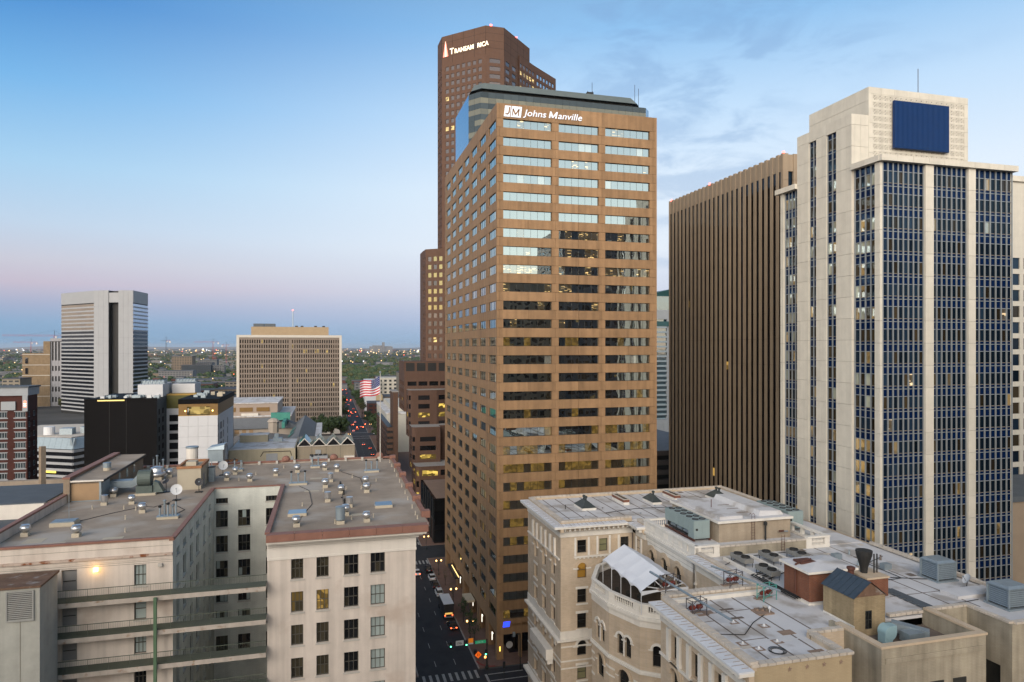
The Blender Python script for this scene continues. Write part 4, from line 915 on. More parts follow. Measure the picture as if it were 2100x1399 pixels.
t = T('rooftop_chiller', 'blue-grey air handling unit with a slanted hood behind the lift house', 'air handler', (-18.4, 126.5, ADK)); MB().box(-19.6, -17.2, 125, 128, 46.6, 48.6).build('cabinet', m_galv, t); MB().hexa([(-19.9, 124.8, 48.6), (-17, 124.8, 48.6), (-17, 128.2, 48.6), (-19.9, 128.2, 48.6), (-19.4, 125, 49.0), (-17, 125, 49.4), (-17, 128, 49.4), (-19.4, 128, 49.0)]).build('hood', m_galv, t)
for x, y in ((-19.4, 125.2), (-17.4, 125.2), (-19.4, 127.8), (-17.4, 127.8)): MB().box(x - .06, x + .06, y - .06, y + .06, ADK, 46.6).build('leg', m_galv, t)
t = T('utility_cabinet', 'tall blue-grey cabinet against the lift house side', 'cabinet', (-17.6, 115.6, ADK)); MB().box(-17.9, -17.1, 115, 116.2, ADK, 47.2).build('body', m_galv, t); MB().box(-17.95, -17.05, 114.95, 116.25, 47.2, 47.3).build('lid', m_mull, t)
t = T('centrifugal_fan', 'dark green drum fan unit with a long duct on the grey roof', 'fan unit', (-25, 107.8, ADK)); mg = mat('dark_green_metal', (.10, .125, .115), .55, .12, 1.2, metal=.2)
b = MB(); b.lathe(0, 0, [(1.15, -.85), (1.15, .85)], 20)
b.v = [(-25.2 + z, 108 + x, 47.3 + y) for x, y, z in b.v]; b.build('drum', mg, t); MB().box(-26.2, -24.1, 107, 109, ADK + .3, 46.3).build('stand', mg, t); MB().box(-26.4, -23.6, 106.7, 109.3, ADK, ADK + .3).build('curb', m_curb, t)
MB().hexa([(-24.1, 107.2, ADK + .3), (-22.7, 107.2, ADK + .3), (-22.7, 108.8, ADK + .3), (-24.1, 108.8, ADK + .3), (-24.0, 107.4, 46.9), (-23.4, 107.4, 46.6), (-23.4, 108.6, 46.6), (-24.0, 108.6, 46.9)]).build('motor_box', mg, t)
b = MB().box(-29.9, -27.0, 108.6, 110.2, 45.9, 46.9); b.hexa([(-27, 108.6, 45.9), (-26.0, 108.3, 46.6), (-26.0, 109.9, 46.6), (-27, 110.2, 45.9), (-27, 108.6, 46.9), (-26.0, 108.3, 48.1), (-26.0, 109.9, 48.1), (-27, 110.2, 46.9)]); b.build('duct', m_galv, t)
t = T('mushroom_exhaust', 'wide two-tier shiny mushroom exhaust behind the drum fan', 'roof vent', (-26.48, 119.5, ADK)); x, y = -26.2, 119.3
MB().box(x - .9, x + .9, y - .9, y + .9, ADK, ADK + .5).build('curb', m_curb, t); MB().lathe(x, y, [(.7, ADK + .5), (1.25, ADK + .65), (1.4, ADK + .9), (1.2, ADK + 1.15), (.95, ADK + 1.25), (.95, ADK + 1.7), (.85, ADK + 1.95), (.3, ADK + 2.1)], 22).build('hood', m_alu, t, smooth=True)
def dish(p, r, lab, m, aim, h=1.3):
    t = T('satellite_dish', lab, 'satellite dish', (*p, ADK)); x, y = p; d = Vector(aim).normalized(); c = Vector((x, y, ADK + h))
    a = d.orthogonal().normalized(); b_ = d.cross(a); mb = MB(); ring = []
    for k, (rr, dep) in enumerate(((.02, 0), (.5, .05), (.85, .15), (1.0, .22))): ring.append([c + d * (dep * r) + (a * math.cos(q * math.pi / 9) + b_ * math.sin(q * math.pi / 9)) * rr * r for q in range(18)])
    for A_, B_ in zip(ring, ring[1:]):
        for q in range(18): mb.face([A_[q], A_[(q + 1) % 18], B_[(q + 1) % 18], B_[q]]); mb.face([p_ - d * .03 for p_ in (B_[q], B_[(q + 1) % 18], A_[(q + 1) % 18], A_[q])])
    mb.build('reflector', m, t); s = MB().tube((x, y + .1, ADK), c - d * .05, .05); s.tube(c - Vector((0, 0, r * .8)), c + d * r * .8, .02); s.box(x - .5, x + .5, y - .4, y + .5, ADK, ADK + .08); s.build('mount', m_mull, t); MB().box(*(v for k in range(3) for v in ((c + d * r * .85)[k] - .07, (c + d * r * .85)[k] + .07))).build('feed_horn', m_galv, t)
m_dw = mat('dish_white', (.62, .63, .64), .5, .05); m_dk = mat('dish_dark', (.05, .05, .055), .5, .08)
dish((-20.03, 102.4), .75, 'white satellite dish beside the court edge, largest on the roof', m_dw, (.15, -1, .45), 1.45); dish((-18.0, 107.2), .55, 'dark satellite dish in front of the lift house', m_dk, (.2, -1, .25), 1.5); dish((-16.6, 120.5), .75, 'white satellite dish to the right of the lift house', m_dw, (.4, -1, .3), 1.6); dish((-22.6, 108.5), .5, 'small dark dish tipped skyward left of the lift house', m_dk, (-.4, -.4, .8), 1.5)
t = T('roof_hatch', 'open cream roof hatch box with an aerial near the left parapet', 'roof hatch', (-30, 91.3, ADK)); MB().box(-31.3, -28.7, 90.7, 92.6, ADK, ADK + .45).build('curb', m_curb, t); MB().box(-31.2, -28.8, 90.8, 92.5, ADK + .45, ADK + .55).build('lid', m_galv, t); MB().tube((-29.6, 91.8, ADK + .5), (-29.6, 91.8, ADK + 3.6), .03, 5).tube((-30.3, 91.8, ADK + 1.6), (-28.9, 91.8, ADK + 1.6), .02, 4).build('aerial', m_galv, t)
cb = MB(); pts = [(-29.5, 92.6, ADK + .04)] + [(-28.5 + 1.1 * i, 93.5 + 2.4 * math.sin(i * .4) * .6 + i * .9, ADK + .04) for i in range(6)] + [(-22, 98.6, ADK + .04), (-20.5, 101.5, ADK + .04)]
cb.path(pts, .035, 5); tag(cb.build('roof_cable', m_mull), 'black cable snaking across the left part of the grey roof', 'cable')
for i in range(12):
    x, y = 2.0 + U(-.25, .25), 88.5 + i * 1.9; MB().box(x - .12, x + .12, y - .12, y + .12, ADK, ADK + .12 if i % 3 else ADK + .7).build('conduit_block', m_mull, at)
MB().path([(2.0, 88 + i * 1.1, ADK + .1) for i in range(20)], .03, 5).build('conduit', m_mull, at)
# flag
fp = T('flagpole', 'tall pale flagpole with a waving red, white and blue flag on the roof edge', 'flagpole', (9.3, 127, ADK))
MB().lathe(9.3, 127, [(.11, ADK), (.09, ADK + 8), (.06, 61.2)], 10).build('pole', m_sill, fp); MB().lathe(9.3, 127, [(.05, 61.2), (.18, 61.35), (.18, 61.5), (.05, 61.65)], 10).build('finial', m_galv, fp)
m_fr = mat('flag_red', (.50, .03, .05), .8, .05); m_fw = mat('flag_white', (.72, .72, .74), .8, .04); m_fbl = mat('flag_blue', (.02, .035, .16), .8, .05)
fl_ = MB(); nx, nz = 26, 13
def fpt(i, j):
    u = i / nx; x = 9.2 - 3.55 * u; zt = 60.75 - 1.25 * u - .3 * math.sin(u * 5) ; zb = 57.6 - 1.05 * u - .25 * math.sin(u * 5 + .5); y = 127 + .28 * math.sin(u * 10) * (.3 + u)
    return (x, y, zt + (zb - zt) * j / nz)
for i in range(nx):
    for j in range(nz):
        m = 2 if (i < nx * .42 and j < 7) else (0 if j % 2 == 0 else 1); fl_.face([fpt(i, j + 1), fpt(i, j), fpt(i + 1, j), fpt(i + 1, j + 1)], m)
f_ = fl_.build('flag', [m_fr, m_fw, m_fbl], fp, smooth=True)
st = MB()
for r_ in range(9):
    for c_ in range(6 if r_ % 2 == 0 else 5):
        u = (c_ + (.5 if r_ % 2 == 0 else 1.0)) / 6 * .42; v = (r_ + .6) / 9.6 * 7; p = Vector(fpt(u * nx, v)) - Vector((0, .03, 0)); st.face([p + Vector((.055, 0, 0)), p + Vector((0, 0, .055)), p + Vector((-.055, 0, 0)), p + Vector((0, 0, -.055))])
st.build('star', m_fw, f_)
# neighbour's roof at the far left
nb = T('neighbour_roof_block', 'low block with a dark grey flat roof behind the left parapet', 'building', (-52, 110, 0))
m_nb = brick('neighbour_brick', (.36, .29, .23), (.33, .26, .2), (.3, .26, .2)); m_nr = mat('grey_membrane', (.10, .115, .13), .8, .15, .4)
MB().box(-90, -36.2, 96, 128, .15, 43.2).build('wall', m_nb, nb); MB().box(-90, -36.6, 97, 127, 43.2, 43.3).build('roof', m_nr, nb)
MB().box(-90, -36.2, 127, 128.2, 43.2, 44.4).box(-90, -36.2, 96, 96.5, 43.2, 43.9).build('parapet', m_nb, nb)
MB().hexa([(-49, 104, 43.3), (-36.5, 104, 43.3), (-36.5, 118, 43.3), (-47, 118, 43.3), (-49, 104, 45.2), (-36.5, 104, 45.2), (-36.5, 118, 45.2), (-47, 118, 45.2)]).build('roof_house', m_at, nb); MB().box(-48.8, -36.4, 104.2, 117.8, 45.2, 45.35).build('roof_house_top', m_nr, nb)
MB().box(-49.3, -46.5, 103.6, 104.0, 43.3, 45.9).build('stair_wall', m_at, nb)
MB().lathe(-43, 122, [(.5, 43), (.5, 50.5)], 4).build('chimney', m_pb, nb)

random.seed(21)
for i in range(18):
    x, y = (U(-32, -18), U(82, 104)) if i % 2 else (U(-5, 9), U(82, 127)); MB().box(x, x + U(.6, 2.4), y, y + U(.5, 1.8), ADK + .004, ADK + .012 + .0005 * i).build('deck_patch', [m_deck, m_sill, m_seam_d][i % 3] if False else (m_deck if i % 3 else m_curb), at)
for pts in ([(-3.5, 86), (-2, 95), (-2.6, 104), (-4.2, 108)], [(5.4, 102), (5.0, 112), (2.2, 118.5)], [(-20, 100), (-17.8, 96), (-18.6, 93)]): MB().path([(x, y, ADK + .05) for x, y in pts], .04, 5).build('conduit', m_mull, at)

# ================================================================ ornate tan brick and stone building, near right
bt = T('ornate_brick_building', 'ornate tan brick building with white terracotta cornices and pale membrane roofs', 'building', (54, 83, 0))
m_bb = brick('tan_brick', (0.60, 0.485, 0.36), (0.54, 0.43, 0.31), (0.53, 0.45, 0.36), .5, .15, var=.10, streak=.10)
m_bt = mat('white_terracotta', (0.76, 0.72, 0.65), 0.7, 0.08, 0.8, 0.3, streak=.08, bump=.25); m_bs = mat('tan_terracotta', (0.54, 0.43, 0.31), 0.75, 0.12, 1.0, 0.25, bump=.4)
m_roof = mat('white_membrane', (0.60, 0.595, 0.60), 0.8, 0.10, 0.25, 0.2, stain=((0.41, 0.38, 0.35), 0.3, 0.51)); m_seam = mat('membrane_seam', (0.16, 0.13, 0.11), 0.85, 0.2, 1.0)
m_sheet = mat('painted_sheet_metal', (0.66, 0.67, 0.69), 0.6, 0.05, 1.0, 0.3, rnd=.05); m_rib = mat('rust_seam', (0.28, 0.2, 0.15), 0.8, 0.2, 2.0)
m_cst = mat('coping_stone', (0.54, 0.48, 0.41), 0.85, 0.12, 1.0, 0.2, rnd=.08, bump=.3); m_bf = mat('dark_sash', (0.035, 0.035, 0.032), 0.6, 0.1)
m_yb = brick('yellow_brick', (0.47, 0.37, 0.235), (0.45, 0.35, 0.22), (0.40, 0.32, 0.21), .45, .13, var=.06, streak=.06, msize=.012); m_sand = brick('sand_brick_painted', (0.40, 0.355, 0.275), (0.38, 0.335, 0.255), (0.34, 0.30, 0.235), .6, .14, var=.18, streak=.28)
bgd = glass('b_glass', (.014, .014, .014), (.8, .88, .92), .05, .02, .01, .9); bgs = glass('b_shade', (.24, .235, .13), (.8, .88, .92), .10, .02, .01, .9, rnd=.15); bgo = glass('b_orange', (.10, .05, .01), (.8, .8, .8), .08, .02, .01, lit=.16, litcol=(1, .5, .08), litfrac=1.0)
ZR = 38.7
def arch_ring(mb, fr, uc, zs, r0, r1, n0, n1, seg=12, m=0):
    P = fr.p; pt = lambda r, a, n: P(uc - r * math.cos(a), n, zs + r * math.sin(a))
    for k in range(seg):
        a, b = math.pi * k / seg, math.pi * (k + 1) / seg
        mb.face([pt(r0, a, n1), pt(r0, b, n1), pt(r1, b, n1), pt(r1, a, n1)], m); mb.face([pt(r1, a, n1), pt(r1, b, n1), pt(r1, b, n0), pt(r1, a, n0)], m); mb.face([pt(r0, a, n0), pt(r0, b, n0), pt(r0, b, n1), pt(r0, a, n1)], m)
def arch_fill(mb, fr, u0, u1, ztop, dep, seg=8, m=0):
    """fills the square corners of an opening so that it ends in a half circle"""
    r = (u1 - u0) / 2; uc = (u0 + u1) / 2; zs = ztop - r; P = fr.p; pt = lambda a, n: P(uc - r * math.cos(a), n, zs + r * math.sin(a))
    for k in range(seg):
        a, b = math.pi * k / seg, math.pi * (k + 1) / seg; ua, ub = uc - r * math.cos(a), uc - r * math.cos(b)
        mb.face([pt(a, 0), pt(b, 0), P(ub, 0, ztop), P(ua, 0, ztop)], m); mb.face([pt(a, -dep), pt(b, -dep), pt(b, 0), pt(a, 0)], m)
def bwin(fr, u0, u1, z0, z1, gm=None, cols=1, rows=2, dep=.3, n0=0):
    gm = gm or (bgs if R() < .4 else bgd); return window(bt, fr, u0, u1, z0, z1, dep, m_bf, gm, cols, rows, .08, split=rows > 1, n0=n0)
def lintel(fr, u0, u1, z0, z1, m=m_bt, n=.06, name='lintel'): return piece(bt, name, m, fr, u0, u1, -.05, n, z0, z1)
# ---- north wing, front (-Y)
nf = FX(34.376, 98.74); NW = 11.9
rows = [(14.8, 17.0), (18.5, 20.85), (22.7, 25.0), (26.6, 28.75), (30.4, 32.8), (34.3, 36.3)]
cols = [(2.69, 4.21), (6.31, 7.7), (9.9, 11.3)]
w_ = MB(); hs = wall(w_, nf, grid_breaks(0, NW, cols), grid_breaks(.15, 37.0, rows), lambda i, j: i % 2 == 1 and j % 2 == 1, .4)
orn = MB()
for (u0, u1, z0, z1) in hs:
    r = [abs(z0 - q[0]) < .01 for q in rows].index(True)
    gm = bgo if (r == 4 and u0 < 5) else None
    bwin(nf, u0, u1, z0, z1, gm)
    if r in (1, 4):
        arch_fill(w_, nf, u0, u1, z1, .4); rr = (u1 - u0) / 2
        o = MB(); arch_ring(o, nf, (u0 + u1) / 2, z1 - rr, rr + .02, rr + (.42 if r == 4 else .36), 0, .12); o.build('arch_ring', m_bs if r == 4 else m_bt, bt)
        for s in (-1, 1):
            uu = (u0 + u1) / 2 + s * (rr + .3); piece(bt, 'impost', m_bt, nf, uu - .42, uu + .42, -.02, .16, z1 - rr - .2, z1 - rr)
    else:
        if r != 5: lintel(nf, u0 - .28, u1 + .28, z1 + .02, z1 + .38); lintel(nf, u0 - .2, u1 + .2, z0 - .28, z0 - .02, name='sill', n=.1)
for u in (2.35, 4.55, 5.98, 8.04, 9.56): piece(bt, 'pilaster', m_bt, nf, u - .16, u + .16, -.02, .08, 33.9, 36.7)
for u in (5.26, 8.8): 
    piece(bt, 'relief_panel', m_bs, nf, u - .5, u + .5, -.02, .05, 34.4, 36.2); piece(bt, 'relief_boss', m_bs, nf, u - .28, u + .28, .05, .12, 34.8, 35.8)
for u in (5.3, 8.85):
    o = MB(); arch_ring(o, nf, u, 32.0, .18, .42, 0, .08); o.build('roundel', m_bs, bt)
piece(bt, 'string_course', m_bt, nf, 2.1, NW - .1, -.02, .22, 33.62, 33.85)
for k in range(14): piece(bt, 'dentil', m_bt, nf, 2.3 + k * .68, 2.55 + k * .68, -.02, .18, 33.42, 33.61)
piece(bt, 'belt_course', m_bt, nf, 0, NW, -.02, .1, 21.3, 22.5); piece(bt, 'belt_cornice', m_bt, nf, -.4, NW, -.02, .4, 21.0, 21.29)
for z in (20.2, 18.0, 16.9): piece(bt, 'band', m_bt, nf, 0, NW, -.02, .05, z - .22, z)
# ---- north wing, west end (-X)
nwf = Fr(34.376, 116.4, 0, -1); NL = 17.66
wc = [(116.4 - b, 116.4 - a) for a, b in ((110.9, 112.6), (106.3, 108.0), (101.6, 103.3))]
rw = [(10.5, 12.8), (14.4, 16.9), (18.4, 20.7), (22.8, 25.2), (26.6, 28.9), (30.0, 33.1), (33.7, 35.6)]
hs = wall(w_, nwf, grid_breaks(0, NL, wc), grid_breaks(.15, 37.0, rw), lambda i, j: i % 2 == 1 and j % 2 == 1, .5)
for (u0, u1, z0, z1) in hs:
    r = [abs(z0 - q[0]) < .01 for q in rw].index(True); rr = (u1 - u0) / 2; uc = (u0 + u1) / 2
    bwin(nwf, u0, u1, z0, z1, bgd, dep=.45)
    if r in (2, 5):
        arch_fill(w_, nwf, u0, u1, z1, .5); o = MB(); arch_ring(o, nwf, uc, z1 - rr, rr + .02, rr + .55, 0, .16); o.build('arch_ring', m_bs if r == 5 else m_bt, bt)
        for s in (-1, 1): piece(bt, 'impost', m_bt, nwf, uc + s * (rr + .35) - .4, uc + s * (rr + .35) + .4, -.02, .2, z1 - rr - .25, z1 - rr)
    elif r == 6:
        for s in (-1, 1): piece(bt, 'pilaster', m_bt, nwf, uc + s * (rr + .25) - .25, uc + s * (rr + .25) + .25, -.02, .3, 33.5, 36.2)
    else: lintel(nwf, u0 - .25, u1 + .25, z1 + .02, z1 + .4); lintel(nwf, u0 - .2, u1 + .2, z0 - .25, z0 - .02, name='sill', n=.14)
for u in (wc[0][1], wc[1][1]): piece(bt, 'relief_panel', m_bs, nwf, u + .7, u + 2.2, -.02, .06, 33.9, 35.7)
piece(bt, 'string_course', m_bt, nwf, .4, NL - .4, -.02, .25, 33.3, 33.55)
piece(bt, 'belt_course', m_bt, nwf, 0, NL, -.02, .1, 21.3, 22.5); piece(bt, 'belt_cornice', m_bt, nwf, 0, NL + .4, -.02, .7, 21.0, 21.29)
for z in (18.1, 17.3, 14.0, 10.2): piece(bt, 'band', m_bt, nwf, 0, NL, -.02, .06, z - .25, z)
piece(bt, 'balcony', m_bt, nwf, 5.2, 14.0, .0, 1.2, 16.6, 18.3); piece(bt, 'belt_cornice', m_bt, nwf, 0, NL + .5, -.02, .9, 9.3, 9.7)
for u in (5.6, 9.4, 13.4): piece(bt, 'balcony_bracket', m_bt, nwf, u, u + .45, .0, .9, 15.9, 16.58)
# inner west wall of the first court and the middle link
MB().box(34.8, 73.2, 99.2, 116.2, .15, 37.5).build('core', m_jcore, bt)
w_.face([(46.276, 98.74, .15), (46.276, 93.5, .15), (46.276, 93.5, 37.0), (46.276, 98.74, 37.0)]); w_.face([(73.5, 116.4, .15), (34.376, 116.4, .15), (34.376, 116.4, 37), (73.5, 116.4, 37)]); w_.face([(73.5, 51, .15), (73.5, 116.4, .15), (73.5, 116.4, 38.5), (73.5, 51, 38.5)])
ci = Fr(46.276, 98.7, 0, -1); bwin(ci, 1.7, 2.9, 33.8, 36.3, bgd, n0=.32); piece(bt, 'pilaster', m_bt, ci, 1.2, 1.65, 0, .15, 33.5, 36.7); piece(bt, 'pilaster', m_bt, ci, 2.95, 3.4, 0, .15, 33.5, 36.7)
piece(bt, 'downpipe', m_seam, ci, .1, .25, 0, .15, 20, 36.9)
# ---- cornices: frieze, dentils, brackets, metal gutter sheets with seams, parapet stones
def cornice(fr, u0, u1, ext0=0.0, ext1=0.0, step=.62, brk=.78, par=True, zc=38.94, oh=1.4, parn=-.08):
    piece(bt, 'frieze', m_bt, fr, u0, u1, -.02, .12, 36.9, 37.75); piece(bt, 'dentil_course', m_bs, fr, u0, u1 + .12 * (ext1 > 0), .0, .3, 37.75, 37.98)
    n = int((u1 - u0) / .3)
    d = MB()
    for i in range(n): a = u0 + (u1 - u0) * i / n; d.fbox(fr, a, a + .15, .3, .38, 37.77, 37.95)
    d.build('dentil_row', m_bt, bt, kind='stuff')
    n = int((u1 - u0) / brk)
    for i in range(n):
        a = u0 + (u1 - u0) * (i + .5) / n; piece(bt, 'bracket', m_bt, fr, a - .13, a + .13, .12, .95, 38.0, 38.45)
    piece(bt, 'soffit', m_bs, fr, u0 - ext0, u1 + ext1, -.02, .5, 38.0, 38.5); piece(bt, 'corona', m_bt, fr, u0 - ext0, u1 + ext1, -.02, oh, 38.5, 38.78)
    n = max(1, int((u1 - u0 + ext0 + ext1) / step)); L_ = (u1 - u0 + ext0 + ext1) / n
    for i in range(n): a = u0 - ext0 + i * L_; piece(bt, 'gutter_sheet', m_sheet, fr, a + .015, a + L_ - .015, -.05, oh + .06, 38.78, zc)
    s = MB()
    for i in range(n): a = u0 - ext0 + i * L_; s.fbox(fr, a - .02, a + .02, .1, oh * (.55 if i % 2 else .95), zc, zc + .025)
    s.build('sheet_seam', m_rib, bt, kind='stuff')
    if par:
        stones(fr, u0, u1, -.75 + parn, parn, 39.12, 39.38)
        piece(bt, 'parapet', m_bs, fr, u0, u1, -.6 + parn, -.05 + parn, 38.6, 39.12)
def stones(fr, u0, u1, n0, n1, z0, z1, L_=.66, two=True):
    n = max(1, int((u1 - u0) / L_)); d = (u1 - u0) / n
    for i in range(n): piece(bt, 'coping_stone', m_cst, fr, u0 + d * i + .035, u0 + d * (i + 1) - .035, n0 + U(-.02, .02), n1 + U(-.02, .02), z0, z1 + U(-.02, .02))
cornice(nf, 0, NW - .02, 0, -1.4); cornice(nwf, 0, NL, 0, 1.4)
cornice(Fr(46.276, 98.74, 0, -1), 1.42, 4.6, 0, 0)
stones(FX(35.1, 116.4), 0, 38.3, -.5, .0, 39.05, 39.3, .8); stones(FRt(73.3, 100), 0, 16.2, -.5, .1, 39.05, 39.3, .8)
MB().box(73.0, 73.4, 100, 116.2, 38.4, 39.05).box(35.1, 73.4, 116.4, 116.85, 37, 39.05).build('parapet_wall', m_bs, bt)
# ---- roofs
def roof(x0, x1, y0, y1, z, seams=(), cross=()):
    MB().box(x0, x1, y0, y1, z - .3, z).build('roof', m_roof, bt); s = MB()
    for x in seams: s.box(x - .085, x + .085, y0 + .1, y1 - .1, z, z + .012)
    for (a, b, y) in cross: s.box(a, b, y - .06, y + .06, z, z + .013)
    s.build('roof_seam', m_seam, bt, kind='stuff')
roof(34.6, 73.2, 99.3, 116.3, 38.75, [37 + i * 2.35 for i in range(15)], [(36, 41, 103)])
roof(34.8, 43.9, 51.0, 55.3, 38.45, (37.6, 40.2, 42.9)); roof(34.8, 47.9, 55.3, 66.4, 38.45, (37.6, 40.2, 42.9, 45.6), [(34.9, 37.6, 61), (37.6, 42.8, 62.8), (37.6, 40.2, 56.2)])
roof(47.9, 73.2, 57.0, 80.3, 38.4, (62, 64.5, 67), [(60, 70, 62)]); roof(46.8, 73.0, 80.3, 99.3, 38.5); roof(64.9, 73.2, 52.0, 57.0, 38.4); roof(45.3, 48.2, 66.4, 80.2, 38.5)
MB().box(61.3, 62.3, 57.5, 64, 38.4, 38.44).build('walkway_tread', m_nr, bt)
# ---- south wing: west wall and its cornice, blind south end, rear parapet
sf = Fr(34.376, 66.3, 0, -1); SL = 15.9
sc_c = [(2.3, 3.9), (6.4, 8.0), (10.5, 12.1)]; sr = [(26.5, 29.2), (30.0, 33.0), (33.8, 36.3)]
hs = wall(w_, sf, grid_breaks(0, SL, sc_c), grid_breaks(.15, 37.0, sr), lambda i, j: i % 2 == 1 and j % 2 == 1, .5)
for (u0, u1, z0, z1) in hs:
    rr = (u1 - u0) / 2; uc = (u0 + u1) / 2; bwin(sf, u0, u1, z0, z1, bgd, dep=.4)
    if z1 > 36:
        for s in (-1, 1): piece(bt, 'pilaster', m_bt, sf, uc + s * (rr + .3) - .28, uc + s * (rr + .3) + .28, -.02, .3, 33.6, 36.8)
    elif z1 > 32: arch_fill(w_, sf, u0, u1, z1, .5); o = MB(); arch_ring(o, sf, uc, z1 - rr, rr + .02, rr + .65, 0, .2); arch_ring(o, sf, uc, z1 - rr, rr + .75, rr + .95, 0, .1); o.build('arch_ring', m_bs, bt)
for u in (5.15, 9.25, 13.5): piece(bt, 'relief_panel', m_bs, sf, u - .6, u + .6, -.02, .06, 34.1, 36.2); piece(bt, 'relief_boss', m_bs, sf, u - .35, u + .35, .06, .14, 34.5, 35.8)
piece(bt, 'string_course', m_bt, sf, 0, SL, -.02, .2, 33.3, 33.55)
cornice(sf, 0, SL + .05, 0, .6)
MB().box(34.9, 43.8, 51.0, 66.0, .15, 37.9).build('core', m_jcore, bt)
MB().box(34.38, 44.7, 50.4, 50.8, .15, 38.9).build('blind_wall', m_yb, bt); stones(FX(34.5, 50.4), 0, 10.4, -.6, .12, 38.9, 39.15, .75)
for i in range(4):   # tie-rod stars
    x = 38.3 + i * 1.75; b = MB(); pts = [(x + (.22 if k % 2 == 0 else .09) * math.sin(k * math.pi / 5), 38.35 + (.22 if k % 2 == 0 else .09) * math.cos(k * math.pi / 5)) for k in range(10)]
    b.face([(p[0], 50.33, p[1]) for p in reversed(pts)]); 
    for k in range(10): a, c = pts[k], pts[(k + 1) % 10]; b.face([(a[0], 50.33, a[1]), (c[0], 50.33, c[1]), (c[0], 50.4, c[1]), (a[0], 50.4, a[1])])
    b.build('tie_star', m_rib, bt)
stones(FX(35.3, 66.9), 0, 12.0, -.55, .1, 38.95, 39.2, .75); stones(FX(35.3, 67.6), 0, 10.2, -.5, .1, 38.9, 39.12, .75); MB().box(35.2, 47.3, 66.9, 67.9, 30, 38.9).build('rear_parapet', m_bs, bt); MB().box(35.3, 47.2, 66.2, 66.78, 38.4, 38.85).build('parapet_curb', m_bt, bt)
# ---- light well, south-east wings
MB().box(43.9, 44.4, 50.8, 54.7, .15, 38.9).box(43.9, 47.9, 54.9, 55.3, .15, 38.9).build('well_wall', m_bb, bt); stones(FRt(44.15, 51.2), 0, 3.6, -.35, .35, 38.9, 39.15, .9); stones(FX(44.0, 55.1), 0, 3.8, -.3, .3, 38.9, 39.15, .75)
wf_ = FX(44.4, 54.88); o = MB(); arch_ring(o, wf_, 1.95, 36.9, .55, .75, 0, .06); o.build('arch_ring', m_bb, bt); MB().fbox(wf_, 1.4, 2.5, .0, .03, 35, 37.3).build('window', bgd, bt)
se = MB(); se.box(47.8, 48.25, 50.3, 57, .15, 39.0); se.box(48.25, 59.7, 50.3, 50.75, .15, 39.0); se.box(59.25, 59.7, 50.75, 57, .15, 39.0); se.box(59.7, 64.9, 56.5, 57, .15, 38.9); se.box(64.9, 73.5, 51.6, 52.0, .15, 38.9); se.box(64.5, 64.9, 51.6, 57, .15, 38.9); se.build('wing_wall', m_sand, bt)
for a in ((47.7, 48.4, 50.2, 56), (48.4, 59.8, 50.2, 50.85), (59.15, 59.85, 50.85, 56.8)): MB().box(*a, 39.0, 39.22).build('wall_cap', m_bs, bt)
MB().box(48.2, 59.3, 50.2, 50.31, 37.6, 38.1).build('brick_band', m_sand, bt)
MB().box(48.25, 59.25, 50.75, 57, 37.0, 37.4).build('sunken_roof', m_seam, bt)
stones(FX(59.8, 56.6), 0, 5.0, -.45, .1, 38.9, 39.12, .7); stones(FRt(64.7, 51.8), 0, 4.8, -.3, .3, 38.9, 39.12, .7); stones(FX(64.9, 51.6), 0, 8.6, -.5, .1, 38.9, 39.12, .7); stones(FX(55, 57.1), 0, 4.3, -.25, .25, 38.6, 38.9, .7)
for i in range(2): MB().box(53.2 + i * 2.6, 54.7 + i * 2.6, 50.22, 50.3, 34.4, 35.4).build('vent_grille', m_bf, bt)
MB().fbox(Fr(64.5, 57, 0, -1), 2.6, 4.2, .0, .04, 31.5, 34.4).build('window', bgd, bt)
stones(FRt(73.3, 57), 0, 22, -.4, .12, 38.55, 38.9, .8)
# ---- white court pavilion
pvx, pvy0, pvy1 = 46.3, 79.8, 94.6
pf = Fr(pvx, pvy1, 0, -1); pl = pvy1 - pvy0
ac_ = [(94.6 - b, 94.6 - a) for a, b in ((91.3, 92.9), (87.4, 89.0), (83.5, 85.1))]
hs = wall(w_, pf, grid_breaks(0, pl, ac_), [.15, 33.3, 35.95, 36.4], lambda i, j: i % 2 == 1 and j == 1, .5)
for (u0, u1, z0, z1) in hs:
    rr = (u1 - u0) / 2; uc = (u0 + u1) / 2; arch_fill(w_, pf, u0, u1, z1, .5); bwin(pf, u0, u1, z0, z1, bgd); o = MB(); arch_ring(o, pf, uc, z1 - rr, rr + .02, rr + .4, 0, .15); arch_ring(o, pf, uc, z1 - rr, rr + .45, rr + .75, 0, .08); o.build('arch_ring', m_bs, bt)
def pav_band(name, n1, z0, z1, m=m_bt):
    for q in ((pvx - n1, pvx + .5, pvy0 - n1, pvy1), (pvx + .5, 49.9, pvy0 - n1, pvy0 + .5), (63.3, 67.1, pvy0 - n1, pvy0 + .5), (66.6, 67.1 + n1, pvy0 + .5, 92)): MB().box(*q, z0, z1).build(name, m, bt)
pav_band('pavilion_frieze', .0, 36.4, 38.0); pav_band('pavilion_cornice', .3, 38.0, 38.35); pav_band('pavilion_base', .1, 38.35, 38.8)
